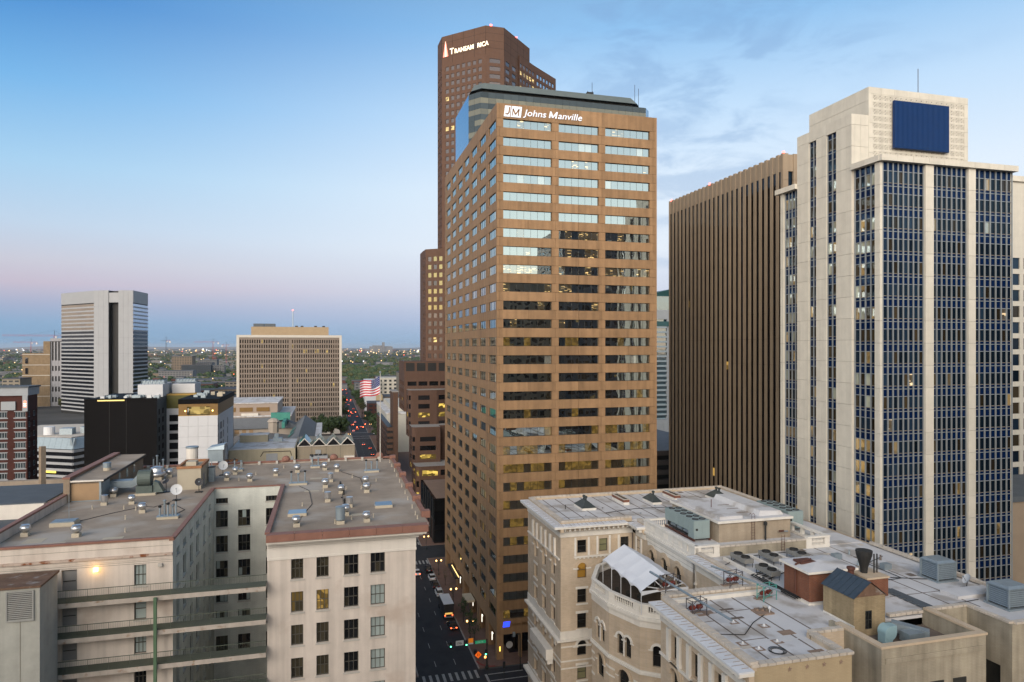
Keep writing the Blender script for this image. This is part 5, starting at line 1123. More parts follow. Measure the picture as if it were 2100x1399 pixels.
# courses of terracotta blocks on the pavilion
jl = MB()
for z in (36.9, 37.45): jl.box(pvx - .012, pvx, pvy0, pvy1, z, z + .03); jl.box(pvx, 49.9, pvy0 - .012, pvy0, z, z + .03)
jl.build('block_joint', m_hj, bt)
for y in (94.2, 90.2, 86.2, 82.2, 80.2): piece(bt, 'balustrade_pier', m_bt, pf, 94.6 - y - .45, 94.6 - y + .45, -.45, .06, 38.8, 39.75)
for a, b in ((92.0, 93.6), (88.0, 89.7), (84.0, 85.7)):
    piece(bt, 'balustrade_panel', m_bt, pf, 94.6 - b - .55, 94.6 - a + .55, -.35, 0, 38.8, 39.7); piece(bt, 'panel_relief', m_bt, pf, 94.6 - b, 94.6 - a, 0, .06, 39.0, 39.5)
piece(bt, 'balustrade_rail', m_bt, pf, 0, pl + .1, -.5, .12, 39.75, 40.0); piece(bt, 'balustrade_wall', m_bt, pf, 0, pl, -.3, -.05, 38.8, 39.74)
def balus(fr, u0, u1, z0, z1, n, m=m_bt, dep=.3, nn=0.0, name='baluster'):
    for i in range(n):
        c = fr.p(u0 + (u1 - u0) * (i + .5) / n, nn - dep / 2, 0); h = z1 - z0
        k = ('bal', round(h, 2), m.name)
        if k not in FRAMES:
            b = MB().lathe(0, 0, [(.09, 0), (.09, .06 * h), (.055, .12 * h), (.1, .38 * h), (.05, .82 * h), (.085, .92 * h), (.085, h)], 8); me = bpy.data.meshes.new(name); me.from_pydata(b.v, [], b.f); me.materials.append(m); me.update(); FRAMES[k] = me
        o = bpy.data.objects.new(name, FRAMES[k]); COL.objects.link(o); o.parent = bt; o.location = Vector((c.x, c.y, z0)) - WL[bt]
for x0, x1 in ((46.3, 49.9), (63.3, 67.1)):
    q = FX(x0, pvy0); balus(q, .9, x1 - x0 - .9, 38.8, 39.75, 9); piece(bt, 'balustrade_pier', m_bt, q, .02, .85, -.45, .05, 38.8, 39.75); piece(bt, 'balustrade_pier', m_bt, q, x1 - x0 - .85, x1 - x0 - .02, -.45, .05, 38.8, 39.75); piece(bt, 'balustrade_rail', m_bt, q, .13, x1 - x0, -.5, .12, 39.755, 40.0)
    piece(bt, 'pier_wall', m_bt, q, 0, x1 - x0, -.6, .04, 33, 38.0); bwin(q, 1.6, 2.4, 36.4, 37.8, bgd, rows=1, n0=.34)
    piece(bt, 'pier_ledge', m_bt, q, -.2, x1 - x0 + .15, -.02, .3, 35.0, 35.3)
for y in (93.8, 91.6, 89.4, 87.2): piece(bt, 'balustrade_pier', m_bt, FRt(67.1, 80.3), 94 - y, 94.5 - y, -.4, 0, 38.8, 39.7)
piece(bt, 'balustrade_rail', m_bt, FRt(67.1, 80.3), 0, 11.7, -.5, .12, 39.7, 39.95)
MB().box(49.9, 63.3, pvy0 + .02, pvy0 + .45, 30, 39.55).build('link_wall', m_sand, bt); stones(FX(49.9, pvy0), 0, 13.4, -.5, .08, 39.55, 39.78, .75)
nfb = FX(46.9, 94.8); balus(nfb, .5, 3.3, 38.8, 39.6, 8); piece(bt, 'balustrade_rail', m_bt, nfb, .2, 3.6, -.4, .05, 39.6, 39.85); piece(bt, 'balustrade_base', m_bt, nfb, .2, 3.6, -.4, .05, 38.5, 38.8)
piece(bt, 'downpipe', m_seam, FX(46.3, pvy0), 1.05, 1.2, .05, .2, 30, 34.6); MB().lathe(47.3, pvy0 - .3, [(.12, 36.2), (.3, 36.9), (.34, 37.5)], 8).build('rain_hopper', m_seam, bt)
# middle link west cornice between pavilion and south wing
lk = Fr(46.4, 79.6, 0, -1); cornice(lk, 0, 12.0, 0, 0, par=False); piece(bt, 'parapet', m_bs, lk, 0, 12, -.5, -.06, 38.5, 39.1); stones(lk, 0, 12, -.6, 0, 39.1, 39.3)
w_.face([lk.p(0, 0, .15), lk.p(12, 0, .15), lk.p(12, 0, 37), lk.p(0, 0, 37)])
w_.build('wall', m_bb, bt)
# ---- bowed entrance bay with the roof terrace
BV = [(43.0, 98.0), (39.0, 95.6), (36.1, 90.3), (36.45, 85.0), (38.4, 79.7), (43.0, 76.2)]
bw = MB()
m_tf = mat('terrace_boards', (0.085, 0.065, 0.05), 0.85, 0.25, 1.4, 0.2)
fl0 = MB().prism([(46.2, 98.6)] + BV + [(46.2, 74.5)], 31.6, 32.2); fl0.build('terrace_floor', m_tf, bt)
for i, (a, b) in enumerate(zip(BV, BV[1:])):
    fr = Fr(a[0], a[1], b[0] - a[0], b[1] - a[1]); Lf = fr.len; c = Lf / 2
    spans = [(c - 1.25, c - .15), (c + .15, c + 1.25)]; sp2 = [(c - 1.0, c + 1.0)]
    hs = wall(bw, fr, grid_breaks(0, Lf, spans), [24.9, 25.6, 28.3, 30.4], lambda p, q: p % 2 == 1 and q == 1, .5)
    hs2 = wall(bw, fr, grid_breaks(0, Lf, sp2), [.15, 20.6, 23.8, 24.4], lambda p, q: p == 1 and q == 1, .5)
    for (u0, u1, z0, z1) in hs + hs2:
        rr = (u1 - u0) / 2; arch_fill(bw, fr, u0, u1, z1, .5)
        if i in (1, 2, 3, 4): bwin(fr, u0, u1, z0, z1, bgd)
        o = MB(); arch_ring(o, fr, (u0 + u1) / 2, z1 - rr, rr + .02, rr + (.32 if rr < .8 else .5), 0, .14); o.build('arch_ring', m_bt if rr < .8 else m_bs, bt)
        for s in (-1, 1): piece(bt, 'impost', m_bt, fr, (u0 + u1) / 2 + s * (rr + .25) - .3, (u0 + u1) / 2 + s * (rr + .25) + .3, -.02, .13, z1 - rr - .16, z1 - rr)
    o = MB().fbox(fr, c - .13, c + .13, -.4, .06, 25.6, 27.7).build('colonnette', m_bt, bt)
    for nm, n1, z0, z1, e in (('belt_cornice', .25, 24.4, 24.62, .1), ('belt_course', .12, 24.62, 24.9, .05), ('terrace_frieze', .08, 30.4, 31.3, .03), ('terrace_cornice', .35, 31.3, 31.75, .15), ('balustrade_base', .12, 31.75, 32.35, .05), ('band', .06, 23.0, 23.25, 0), ('band', .06, 22.0, 22.2, 0), ('band', .06, 20.0, 20.3, 0)):
        if nm == 'band' :
            piece(bt, nm, m_bt, fr, 0, c - 1.75, -.02, n1, z0, z1); piece(bt, nm, m_bt, fr, c + 1.75, Lf, -.02, n1, z0, z1)
        else: piece(bt, nm, m_bt, fr, -e, Lf + e, -.4, n1, z0, z1)
    piece(bt, 'balustrade_pier', m_bt, fr, 0.02, 1.1, -.4, .06, 32.35, 33.1); piece(bt, 'balustrade_pier', m_bt, fr, Lf - 1.1, Lf - .02, -.4, .06, 32.35, 33.1)
    balus(fr, 1.15, Lf - 1.15, 32.35, 33.1, max(3, int((Lf - 2.3) / .32))); piece(bt, 'balustrade_rail', m_bt, fr, -.05, Lf + .05, -.46, .12, 33.1, 33.33)
bw.build('bay_wall', m_bb, bt)
inn = [(46.2, 98.3), (43.2, 97.5), (39.4, 95.1), (36.7, 90.2), (37.0, 85.2), (38.9, 80.2), (43.2, 76.9), (46.2, 75)]
MB().prism(inn, .15, 31.5).build('core', m_jcore, bt)
# ---- tent
tt = T('party_tent', 'white peaked fabric canopy tent on the curved roof terrace', 'tent', (41.2, 85, 32.2))
m_tent = mat('tent_fabric', (0.72, 0.74, 0.78), 0.7, 0.03, 0.6, 0.25); ny = 12
tm = MB(); rz = lambda v: 37.45 - .35 * v
def tp(u, v):   # u -1..1 across, v 0..1 far->near
    y = 91.2 - 12.2 * v; x = 41.45 + .1 * v + u * 3.3; bay = (v * 4) % 1
    z = rz(v) - abs(u) * 1.95 + .18 * abs(u) * (1 - abs(u)) - (.2 * math.sin(math.pi * bay) * -1 * abs(u) ** 3 if abs(u) > .8 else 0) - .06 * math.sin(math.pi * bay) ; return (x, y, z)
for i in range(48):
    for j in range(-6, 6):
        tm.face([tp(j / 6, (i + 1) / 48), tp((j + 1) / 6, (i + 1) / 48), tp((j + 1) / 6, i / 48), tp(j / 6, i / 48)])
tm.build('canopy', m_tent, tt, smooth=False)
vs = MB()
for s in (-1, 1):
    for i in range(48):
        a, b = Vector(tp(s, i / 48)), Vector(tp(s, (i + 1) / 48)); d1 = .12 + .25 * abs(math.cos(math.pi * ((i / 48 * 4) % 1))) ** 4; d2 = .12 + .25 * abs(math.cos(math.pi * (((i + 1) / 48 * 4) % 1))) ** 4
        vs.face([a, b, b - Vector((0, 0, d2)), a - Vector((0, 0, d1))])
g0, g1 = Vector(tp(-1, 1)), Vector(tp(1, 1))
for k in range(12):
    a = g0.lerp(g1, k / 12); b = g0.lerp(g1, (k + 1) / 12); sag = lambda t: .25 + .35 * abs(2 * t - 1) ** 2
    vs.face([a, b, b - Vector((0, 0, sag((k + 1) / 12))), a - Vector((0, 0, sag(k / 12)))])
vs.build('valance', m_tent, tt)
ap = Vector(tp(0, 1)); md = (g0 + g1) / 2
for k in (-.75, -.42, 0, .42, .75):
    q = md.lerp(g0 if k < 0 else g1, abs(k)); t_ = ap.lerp(g0 if k < 0 else g1, abs(k)); MB().tube(md + Vector((k * .3, 0, 0)), t_, .07, 6).build('gable_strut', m_dw, tt)
for s in (-1, 1):
    for v in (0.0, .25, .5, .75, 1): p = Vector(tp(s, v)); MB().tube((p.x, p.y, 32.2), p, .05, 6).build('post', m_dw, tt)
for i in range(3):
    x, y = 38.3 + i * .9, 86.5 - i * 1.6; o = T('terrace_chair', ['dark chair near the curved balustrade left of the tent posts', 'dark chair by the second tent post', 'dark chair nearest the front tent corner'][i], 'chair', (x, y, 32.2), 'chairs on the roof terrace')
    MB().box(x - .25, x + .25, y - .25, y + .25, 32.62, 32.68).build('seat', m_bf, o); MB().box(x - .25, x + .25, y + .2, y + .26, 32.68, 33.1).build('backrest', m_bf, o)
    for a in (-.22, .22):
        for b in (-.22, .22): MB().box(x + a - .02, x + a + .02, y + b - .02, y + b + .02, 32.2, 32.62).build('leg', m_bf, o)

# ================================================================ roof plant of the ornate building
m_chil = mat('chiller_grey_green', (0.27, 0.34, 0.34), 0.55, 0.06, 1.0, 0.4); m_fan = mat('fan_black', (0.03, 0.03, 0.03), 0.6, 0.1); m_redst = mat('rusty_steel', (0.105, 0.045, 0.033), 0.6, 0.15)
def chiller(lab, x0, x1, y0, y1, z0):
    t = T('rooftop_chiller', lab, 'chiller', (x0, y0, z0), 'grey-green chillers'); L_ = y1 - y0
    b = MB().box(x0, x1, y0, y1, z0 + 1.0, z0 + 2.7); b.box(x0, x1, y0, y0 + 1.6, z0 + .15, z0 + 1.0); b.build('cabinet', m_chil, t)
    MB().box(x0 + .4, x1 - .4, y0 + 1.6, y1, z0 + .15, z0 + 1.0).build('compressor_bay', m_fan, t)
    for k in range(3): MB().tube((x0 + .5, y0 + 2.0 + k * 1.9, z0 + .6), (x0 + .5, y0 + 3.4 + k * 1.9, z0 + .6), .3, 10).build('compressor', m_galv, t)
    for i in range(5):
        for j in range(2):
            cx, cy = x0 + (x1 - x0) * (.28 + .44 * j), y0 + L_ * (i + .5) / 5
            f = MB().lathe(cx, cy, [(.46, z0 + 2.7), (.46, z0 + 2.8), (.40, z0 + 2.8), (.38, z0 + 2.74)], 14).build('fan', m_fan, t); MB().box(cx - .36, cx + .36, cy - .05, cy + .05, z0 + 2.76, z0 + 2.79).build('blade', m_galv, f)
    for i in range(6):
        y = y0 + L_ * (i + .03) / 6; MB().box(x0 - .03, x0, y, y + L_ / 6 - .06, z0 + 1.1, z0 + 2.6).build('coil_panel', m_chil, t)
    for a in (.03, .52): MB().box(x0 + (x1 - x0) * a, x0 + (x1 - x0) * (a + .45), y0 - .03, y0, z0 + .3, z0 + 2.5).build('access_door', m_chil, t)
    MB().box(x0 + .25, x0 + .6, y0 - .06, y0 - .03, z0 + 1.3, z0 + 1.6).build('control_box', m_fan, t)
    for xx in (x0 - .1, x1 - .1): MB().box(xx, xx + .2, y0 - .1, y1 + .1, z0 - .15, z0 + .14).build('rail', m_redst, t)
chiller('grey-green fan-topped chiller standing behind the white balustrade', 49.9, 52.4, 86.3, 94.8, 38.75)
chiller('grey-green chiller beside the right end of the brick penthouse', 66.3, 68.9, 87.5, 95.3, 38.75)
pb = T('brick_penthouse', 'wide pale brick penthouse with a white overhanging flat roof', 'penthouse', (59, 90, 38.5))
m_pbr = brick('pale_brick', (0.43, 0.35, 0.26), (0.4, 0.32, 0.235), (0.36, 0.31, 0.24), .5, .15, streak=.18)
MB().box(53.1, 64.8, 85.1, 98.5, 38.5, 41.2).build('wall', m_pbr, pb); MB().box(52.8, 65.1, 84.8, 98.8, 41.2, 41.5).build('fascia', m_bt, pb); MB().box(52.95, 64.95, 84.95, 98.65, 41.5, 41.56).build('roof', m_roof, pb)
MB().box(53.5, 57.2, 85.5, 97.8, 41.56, 42.0).build('raised_deck', m_roof, pb); MB().hexa([(60.2, 86, 41.56), (64.3, 86, 41.56), (64.3, 98, 41.56), (60.2, 98, 41.56), (60.5, 86.2, 42.3), (64.0, 86.2, 42.1), (64.0, 97.8, 42.1), (60.5, 97.8, 42.3)]).build('raised_deck', m_roof, pb)
for y in (88.5, 91, 93.5): MB().box(57.4, 60.1, y, y + .1, 41.56, 41.62).build('deck_joint', m_seam, pb)
MB().tube((55.5, 91, 42), (55.5, 91, 43.2), .06).build('pipe', m_redst, pb)
ld = T('roof_ladder', 'rusty steel ladder with a hooped top on the pale brick penthouse', 'ladder', (58.5, 84.9, 38.5))
for x in (58.3, 58.8): MB().path([(x, 84.95, 38.5), (x, 84.95, 42.0), (x, 85.2, 42.3), (x, 85.6, 42.0)], .03, 5).build('stile', m_redst, ld)
for k in range(9): MB().tube((58.3, 84.95, 38.8 + k * .38), (58.8, 84.95, 38.8 + k * .38), .02, 5).build('rung', m_redst, ld)
ld = T('lower_ladder', 'rusty ladder from the lower roof to the brick link wall', 'ladder', (59.5, 79.5, 38))
for x in (59.3, 59.75): MB().tube((x, 79.65, 38.4), (x, 79.65, 40.6), .03, 5).build('stile', m_redst, ld)
for k in range(6): MB().tube((59.3, 79.65, 38.6 + k * .36), (59.75, 79.65, 38.6 + k * .36), .02, 5).build('rung', m_redst, ld)
t = T('penthouse_stack', 'dark vent stack with a cowl on the brick penthouse front', 'vent', (60.3, 84.7, 38.5)); MB().lathe(60.3, 84.6, [(.13, 38.5), (.13, 40.6)], 8).build('pipe', m_fan, t); MB().lathe(60.3, 84.6, [(.24, 40.6), (.28, 41.0), (.1, 41.15)], 8).build('cowl', m_fan, t)
t = T('fire_valves', 'red and grey pipe valves on the brick penthouse front', 'pipe', (63, 84.9, 39.5)); MB().tube((62.6, 84.6, 39.6), (63.3, 84.6, 39.6), .14, 8).build('red_pipe', m_redst, t); MB().tube((63.3, 84.6, 39.55), (64, 84.6, 39.5), .1, 8).build('grey_pipe', m_galv, t)
# hipped skylights on the north roof
m_sk = mat('dark_copper', (0.045, 0.055, 0.055), 0.5, 0.15, 2.0)
for i, (x0, x1, y0, y1, n, s) in enumerate(((40.9, 43.4, 106.6, 110.6, 2, 'nearest the street corner'), (54.2, 56.0, 107.5, 111.5, 1, 'middle of three'), (66.4, 69.0, 106.8, 111.0, 2, 'at the far right of the north roof'))):
    t = T('hip_skylight', f'dark hipped skylight with vent caps, {s}', 'skylight', (x0, y0, ZR), 'hipped skylights'); MB().box(x0, x1, y0, y1, 38.75, 39.15).build('curb', m_bt, t)
    cx = (x0 + x1) / 2; A = [(x0 - .05, y0 - .05, 39.15), (x1 + .05, y0 - .05, 39.15), (x1 + .05, y1 + .05, 39.15), (x0 - .05, y1 + .05, 39.15)]; r0, r1 = (cx, y0 + 1.3, 40.25), (cx, y1 - 1.3, 40.25)
    MB().face([A[0], A[1], r0]).face([A[1], A[2], r1, r0]).face([A[2], A[3], r1]).face([A[3], A[0], r0, r1]).build('hip', m_sk, t)
    for k in range(n): y = y0 + 1.6 + k * .9; MB().lathe(cx, y, [(.16, 40.1), (.16, 40.5), (.28, 40.55), (.28, 40.75), (.1, 40.85)], 10).build('vent_cap', m_sk, t)
for i, (x, y0, y1) in enumerate(((49.8, 108.6, 113.7), (60.0, 109.3, 114.0))):
    t = T('curbed_skylight', f'long narrow white curb with red brick top, {"left" if i == 0 else "right"} of the middle skylight', 'skylight', (x, y0, ZR), 'long brick curbs'); MB().box(x - .55, x + .55, y0, y1, 38.75, 39.2).build('curb', m_bt, t); MB().box(x - .55, x + .55, y0, y1, 39.2, 39.65).build('brick_course', brick('curb_red_brick', (.26, .1, .06), (.22, .08, .05), (.2, .15, .12)), t)
    MB().box(x - .6, x + .6, y0 - .05, y1 + .05, 39.65, 39.72).build('cap', m_cst, t); 
    for k in range(5): MB().box(x - .3, x + .3, y0 + .3 + k * .9, y0 + .9 + k * .9, 39.72, 39.75).build('pane', bgd, t)
t = MB().lathe(38.6, 108.5, [(.07, 38.75), (.07, 39.5)], 8).build('roof_pipe', m_fan); tag(t, 'single short black pipe on the white north roof', 'pipe')
# red brick stair house, tan gabled house, chimney
rb_ = T('red_brick_house', 'red brick roof house with a white low-pitched lid', 'penthouse', (52, 64, 38.4)); m_rb = brick('red_brick', (0.235, 0.085, 0.045), (0.2, 0.07, 0.04), (0.19, 0.13, 0.1), .4, .13, streak=.2)
MB().box(49.9, 55.5, 62.4, 66.6, 38.4, 41.75).build('wall', m_rb, rb_); c = (52.7, 64.5, 42.35); q = [(49.5, 62.0, 41.95), (55.9, 62.0, 41.95), (55.9, 67.0, 41.95), (49.5, 67.0, 41.95)]
MB().box(49.5, 55.9, 62.0, 67.0, 41.7, 41.95).build('fascia', m_bt, rb_); MB().face([q[0], q[1], c]).face([q[1], q[2], c]).face([q[2], q[3], c]).face([q[3], q[0], c]).build('roof', m_roof, rb_)
MB().path([(49.8, 64.5, 39), (49.8, 64.5, 42.1), (50.6, 64.6, 42.25), (52.0, 64.8, 42.4)], .1, 7).build('pipe', m_redst, rb_); MB().box(50.3, 52.2, 64.2, 65.6, 42.1, 42.3).build('rusty_patch', m_redst, rb_); MB().box(49.6, 50.0, 62.1, 66.8, 38.4, 38.62).build('curb', m_bt, rb_); MB().box(50, 55.6, 62.0, 62.35, 38.4, 38.62).build('curb', m_bt, rb_)
th = T('gabled_roof_house', 'small weathered brick house with a blue-grey metal gable roof on the roof', 'penthouse', (52, 58, 38.4)); m_th = brick('weathered_brick', (0.36, 0.28, 0.17), (0.31, 0.235, 0.14), (0.28, 0.23, 0.15), .4, .13, var=.22, streak=.3)
MB().box(50.0, 53.75, 56.1, 60.4, 37, 41.3).build('wall', m_th, th); m_blu = mat('blue_metal_roof', (0.06, 0.085, 0.115), 0.45, 0.12, 0.8, 0.4, metal=.3)
MB().face([(49.85, 55.9, 41.25), (49.85, 60.6, 41.25), (51.88, 60.6, 42.75), (51.88, 55.9, 42.75)]).face([(53.9, 60.6, 41.25), (53.9, 55.9, 41.25), (51.88, 55.9, 42.75), (51.88, 60.6, 42.75)]).build('roof', m_blu, th)
MB().face([(50.0, 56.09, 41.3), (53.75, 56.09, 41.3), (51.88, 56.09, 42.68)]).build('gable', m_rr, th)
for k in range(7): y = 56 + k * .75; MB().tube((49.84, y, 41.28), (51.88, y, 42.78), .03, 4).build('roof_rib', m_blu, th)
window(th, FX(50, 56.1), 1.35, 2.1, 38.1, 39.9, -.04, m_bf, bgd, 2, 2, .06, split=True); MB().box(49.95, 50.0, 56.0, 60.4, 38.3, 38.55).build('flashing', m_bt, th)
MB().lathe(52.4, 59.2, [(.3, 42.1), (.3, 42.9), (.42, 43.0), (.42, 43.2), (.15, 43.3)], 10).build('roof_vent', m_redst, th)
ck = T('brick_chimney', 'red brick chimney with a flared black metal cowl', 'chimney', (59, 63, 38.4)); MB().box(57.3, 60.1, 62.3, 66.0, 38.4, 40.4).build('stack', m_rb, ck); MB().box(57.2, 60.2, 62.2, 66.1, 40.4, 40.6).build('cap', m_bs, ck); MB().lathe(58.4, 64, [(.38, 40.6), (.42, 41.2), (.85, 42.6), (.9, 43.1), (.8, 43.1)], 14).build('cowl', m_fan, ck)
for x in (59.4, 59.8): MB().lathe(x, 63.6, [(.08, 40.6), (.08, 42.7)], 7).build('flue', m_fan, ck)
# louvred intake boxes
for i, (x0, x1, y0, y1) in enumerate(((69.0, 71.6, 64.2, 66.6), (68.8, 71.6, 55.4, 57.8))):
    t = T('louvre_intake', ['grey louvred intake box at the rear of the pale roof', 'grey louvred intake box at the right edge of the picture'][i], 'vent', (x0, y0, 38.4), 'louvred intakes'); MB().box(x0 - .25, x1 + .25, y0 - .25, y1 + .25, 38.4, 38.6).build('base', m_galv, t)
    for k in range(9): z = 38.75 + k * .21; MB().hexa([(x0 - .04, y0 - .04, z), (x1 + .04, y0 - .04, z), (x1 + .04, y1 + .04, z), (x0 - .04, y1 + .04, z), (x0 + .06, y0 + .06, z + .12), (x1 - .06, y0 + .06, z + .12), (x1 - .06, y1 - .06, z + .12), (x0 + .06, y1 - .06, z + .12)]).build('slat', m_galv, t)
    MB().box(x0 + .12, x1 - .12, y0 + .12, y1 - .12, 38.6, 40.6).build('core', m_fan, t); MB().hexa([(x0 - .1, y0 - .1, 40.6), (x1 + .1, y0 - .1, 40.6), (x1 + .1, y1 + .1, 40.6), (x0 - .1, y1 + .1, 40.6), (x0 + .2, y0 + .2, 40.85), (x1 - .2, y0 + .2, 40.85), (x1 - .2, y1 - .2, 40.85), (x0 + .2, y1 - .2, 40.85)]).build('lid', m_galv, t)
    for x, y in ((x0, y0), (x1, y0), (x0, y1), (x1, y1)): MB().box(x - .08, x + .08, y - .08, y + .08, 38.6, 40.6).build('post', m_galv, t)
ADK_ = ADK; ADK = 38.4
dish((70.6, 61.8), .6, 'white satellite dish on the pale roof between the louvred boxes', m_dw, (-.8, .3, .5), 1.1); ADK = ADK_
t = MB().box(66.5, 72.5, 59.3, 61.6, 38.4, 38.75).build('roof_plinth', m_roof); tag(t, 'low white plinth on the pale roof next to the dish', 'plinth')
# blower and ducts in the sunken roof
bl_ = T('duct_blower', 'pale blue snail blower with metal ducts in the sunken roof', 'blower', (51.5, 54.4, 37.4)); m_pbm = mat('pale_blue_metal', (0.28, 0.42, 0.46), 0.5, 0.08, 1.0, 0.4)
b = MB(); b.lathe(0, 0, [(.68, -.5), (.68, .5)], 22); b.v = [(52.25 + x, 54.3 + z, 38.5 + y) for x, y, z in b.v]; b.build('scroll', m_pbm, bl_); MB().box(51.58, 52.5, 53.85, 54.75, 37.5, 38.45).box(52.3, 52.98, 53.85, 54.75, 38.4, 39.15).build('housing', m_pbm, bl_)
for k in range(4): MB().box(52.98, 53.05, 53.9, 54.7, 38.45 + k * .17, 38.55 + k * .17).build('grille_bar', m_galv, bl_)
MB().box(53.5, 55.3, 52.9, 54.1, 37.7, 38.6).build('duct', m_galv, bl_); MB().hexa([(53.6, 55.2, 38.0), (56.0, 53.0, 37.5), (56.7, 53.7, 37.5), (54.3, 55.9, 38.0), (53.6, 55.2, 38.9), (56.0, 53.0, 38.5), (56.7, 53.7, 38.5), (54.3, 55.9, 38.9)]).build('duct', m_galv, bl_); MB().box(50.5, 52.9, 53.4, 55.0, 37.4, 37.5).build('base', m_fan, bl_)
t = T('solar_strip', 'row of dark square panels on the pale roof behind the sunken roof', 'panel strip', (60, 60, 38.4))
for k in range(9): MB().box(60.6, 61.3, 57.6 + k * .85, 58.3 + k * .85, 38.46, 38.5).build('panel', m_nr, t)
# condensers
def condenser(x, y, lab, L_=3.2):
    t = T('condenser_unit', lab, 'condenser', (x, y, 38.4), 'flat fan condensers'); m_cn = mat('condenser_grey', (.24, .235, .22), .6, .15, 1.0)
    MB().box(x, x + 1.3, y, y + L_, 38.95, 39.5).build('casing', m_cn, t)
    for k in range(2): cy = y + L_ * (k + .5) / 2; MB().lathe(x + .65, cy, [(.55, 39.5), (.55, 39.68), (.47, 39.68), (.45, 39.55)], 14).build('fan_guard', m_fan, t)
    for a in (.1, 1.15):
        for b_ in (.1, L_ - .15): MB().box(x + a, x + a + .06, y + b_, y + b_ + .06, 38.4, 38.95).build('leg', m_fan, t)
for x, y, s in ((50.2, 74.6, 'first from the pavilion wall'), (50.4, 69.6, 'close to the red brick house'), (54.2, 74.4, 'second row beside the link wall'), (58.2, 74.2, 'third row by the link wall')): condenser(x, y, 'grey flat condenser with twin fans, ' + s)
for x in (49.7, 53.6, 57.4): t = MB().box(x - .15, x + .15, 68.2, 78.4, 38.4, 38.75).build('roof_sleeper', m_bt); tag(t, 'white sleeper beam carrying condensers, ' + {49.7: 'nearest the brick house corner', 53.6: 'middle one', 57.4: 'farthest one'}[x], 'beam')
for k in range(5): t = MB().path([(49.0 + k * .16, 63.5, 38.7 + (k % 2) * .12), (49.0 + k * .16, 71.5 - k * .5, 38.7 + (k % 2) * .12), (51.5 + k * .5, 72.5 - k * .3, 38.7)], .07, 6).build('pipe_run', m_fan, bt)
# swing-stage rigs with red weights
m_scf = mat('rigging_steel', (.07, .065, .07), .6, .15); m_wt = mat('red_weights', (0.15, 0.03, 0.02), 0.7, 0.15); m_teal = mat('teal_paint', (.08, .3, .27), .6, .1)
def rig(lab, x, y, z, ang, m=m_scf, beam=9.0):
    t = T('hoist_rig', lab, 'hoist rig', (x, y, z), 'swing-stage rigs'); fr = Fr(x, y, math.cos(ang), math.sin(ang)); P = fr.p
    for du in (-.9, .9):
        for dn in (-.5, .5): MB().tube(P(du, dn, z), P(du, dn, z + 1.7), .05, 5).build('leg', m, t)
        MB().tube(P(du, -.5, z + 1.6), P(du, .5, z + 1.6), .04, 5).build('cross_bar', m, t); MB().tube(P(du, -.5, z + .5), P(du, .5, z + 1.5), .03, 5).build('brace', m, t)
    for dn in (-.5, .5): MB().tube(P(-.9, dn, z + 1.6), P(.9, dn, z + 1.6), .04, 5).build('side_bar', m, t); MB().tube(P(-.9, dn, z + .2), P(.9, dn, z + 1.5), .03, 5).build('brace', m, t); MB().tube(P(-.9, dn, z + .55), P(.9, dn, z + .55), .03, 5).build('side_bar', m, t)
    for du in (-.45, .45):
        b = MB(); b.lathe(0, 0, [(.24, -.28), (.24, .28)], 6); b.v = [tuple(P(du + z_, -.1 + x_, z + .75 + y_)) for x_, y_, z_ in b.v]; b.build('counterweight', m_wt, t)
    MB().fbox(fr, -1.1, 1.1, -.9, -.3, z, z + .06).build('foot_board', m_rib, t)
    b = Vector((math.sin(ang - .0), -math.cos(ang - .0), 0)); return t
for lab, x, y, m in (('black hoist rig with two red counterweights near the front cornice', 36.6, 62.8, m_scf), ('black hoist frame beside the tent at the cornice edge', 36.4, 68.2, m_scf), ('black hoist frame standing by the rear parapet', 44.0, 67.6, m_scf), ('teal hoist frame with dark red weights beside the brick house', 46.2, 64.6, m_teal)): rig(lab, x, y, 38.5 if y < 66.8 else 39.15, .15, m)
for (a, b, lab) in (((35.2, 70.5, 40.6), (38.0, 58.6, 39.4), 'long grey outrigger beam over the front hoist rig'), ((43.0, 70.5, 40.6), (46.6, 62.8, 40.0), 'long grey outrigger beam over the rear hoist frames')): t = MB().tube(a, b, .13, 6).build('outrigger_beam', m_galv); tag(t, lab, 'beam')
# small roof drains and a coil of cable
for i, (x, y) in enumerate(((39.2, 60.2), (37.2, 55.6), (38.0, 54.3), (40.6, 55.2), (41.6, 58.6))):
    t = T('roof_drain', ['square roof drain with a glass dome near the seam crossing', 'square roof drain patch by the west parapet', 'square roof drain with a white dome near the cable coil', 'empty square drain patch beyond the cable coil', 'square drain patch on the middle seam'][i], 'drain', (x, y, 38.45), 'roof drains'); MB().box(x - .5, x + .5, y - .45, y + .45, 38.455, 38.47).build('patch', m_rib, t); MB().box(x - .28, x + .28, y - .25, y + .25, 38.47, 38.48).build('pan', m_roof, t); MB().lathe(x, y, [(.14, 38.48), (.13, 38.6), (.05, 38.7)], 8).build('dome', m_dw, t)
cc = MB()
for k in range(3): cc.path([(39.3 + (.55 + k * .12) * math.cos(a * .35), 53.4 + (.55 + k * .12) * math.sin(a * .35), 38.5 + k * .03) for a in range(19)], .03, 4)
tag(cc.build('cable_coil', m_fan), 'coil of black cable lying on the pale south roof', 'cable')
t = T('junk_pile', 'heap of brown scrap and a lamp globe on the pale south roof', 'debris', (43.6, 61.6, 38.45)); MB().box(42.7, 44.5, 60.9, 62.4, 38.45, 38.6).build('pallet', m_rib, t)
for k in range(5): x, y = 43.6 + U(-.6, .6), 61.7 + U(-.4, .4); MB().box(x - U(.1, .4), x + U(.1, .4), y - U(.1, .3), y + U(.1, .3), 38.6, 38.6 + U(.1, .4)).build('scrap', [m_rib, m_seam, m_cst][k % 3], t)
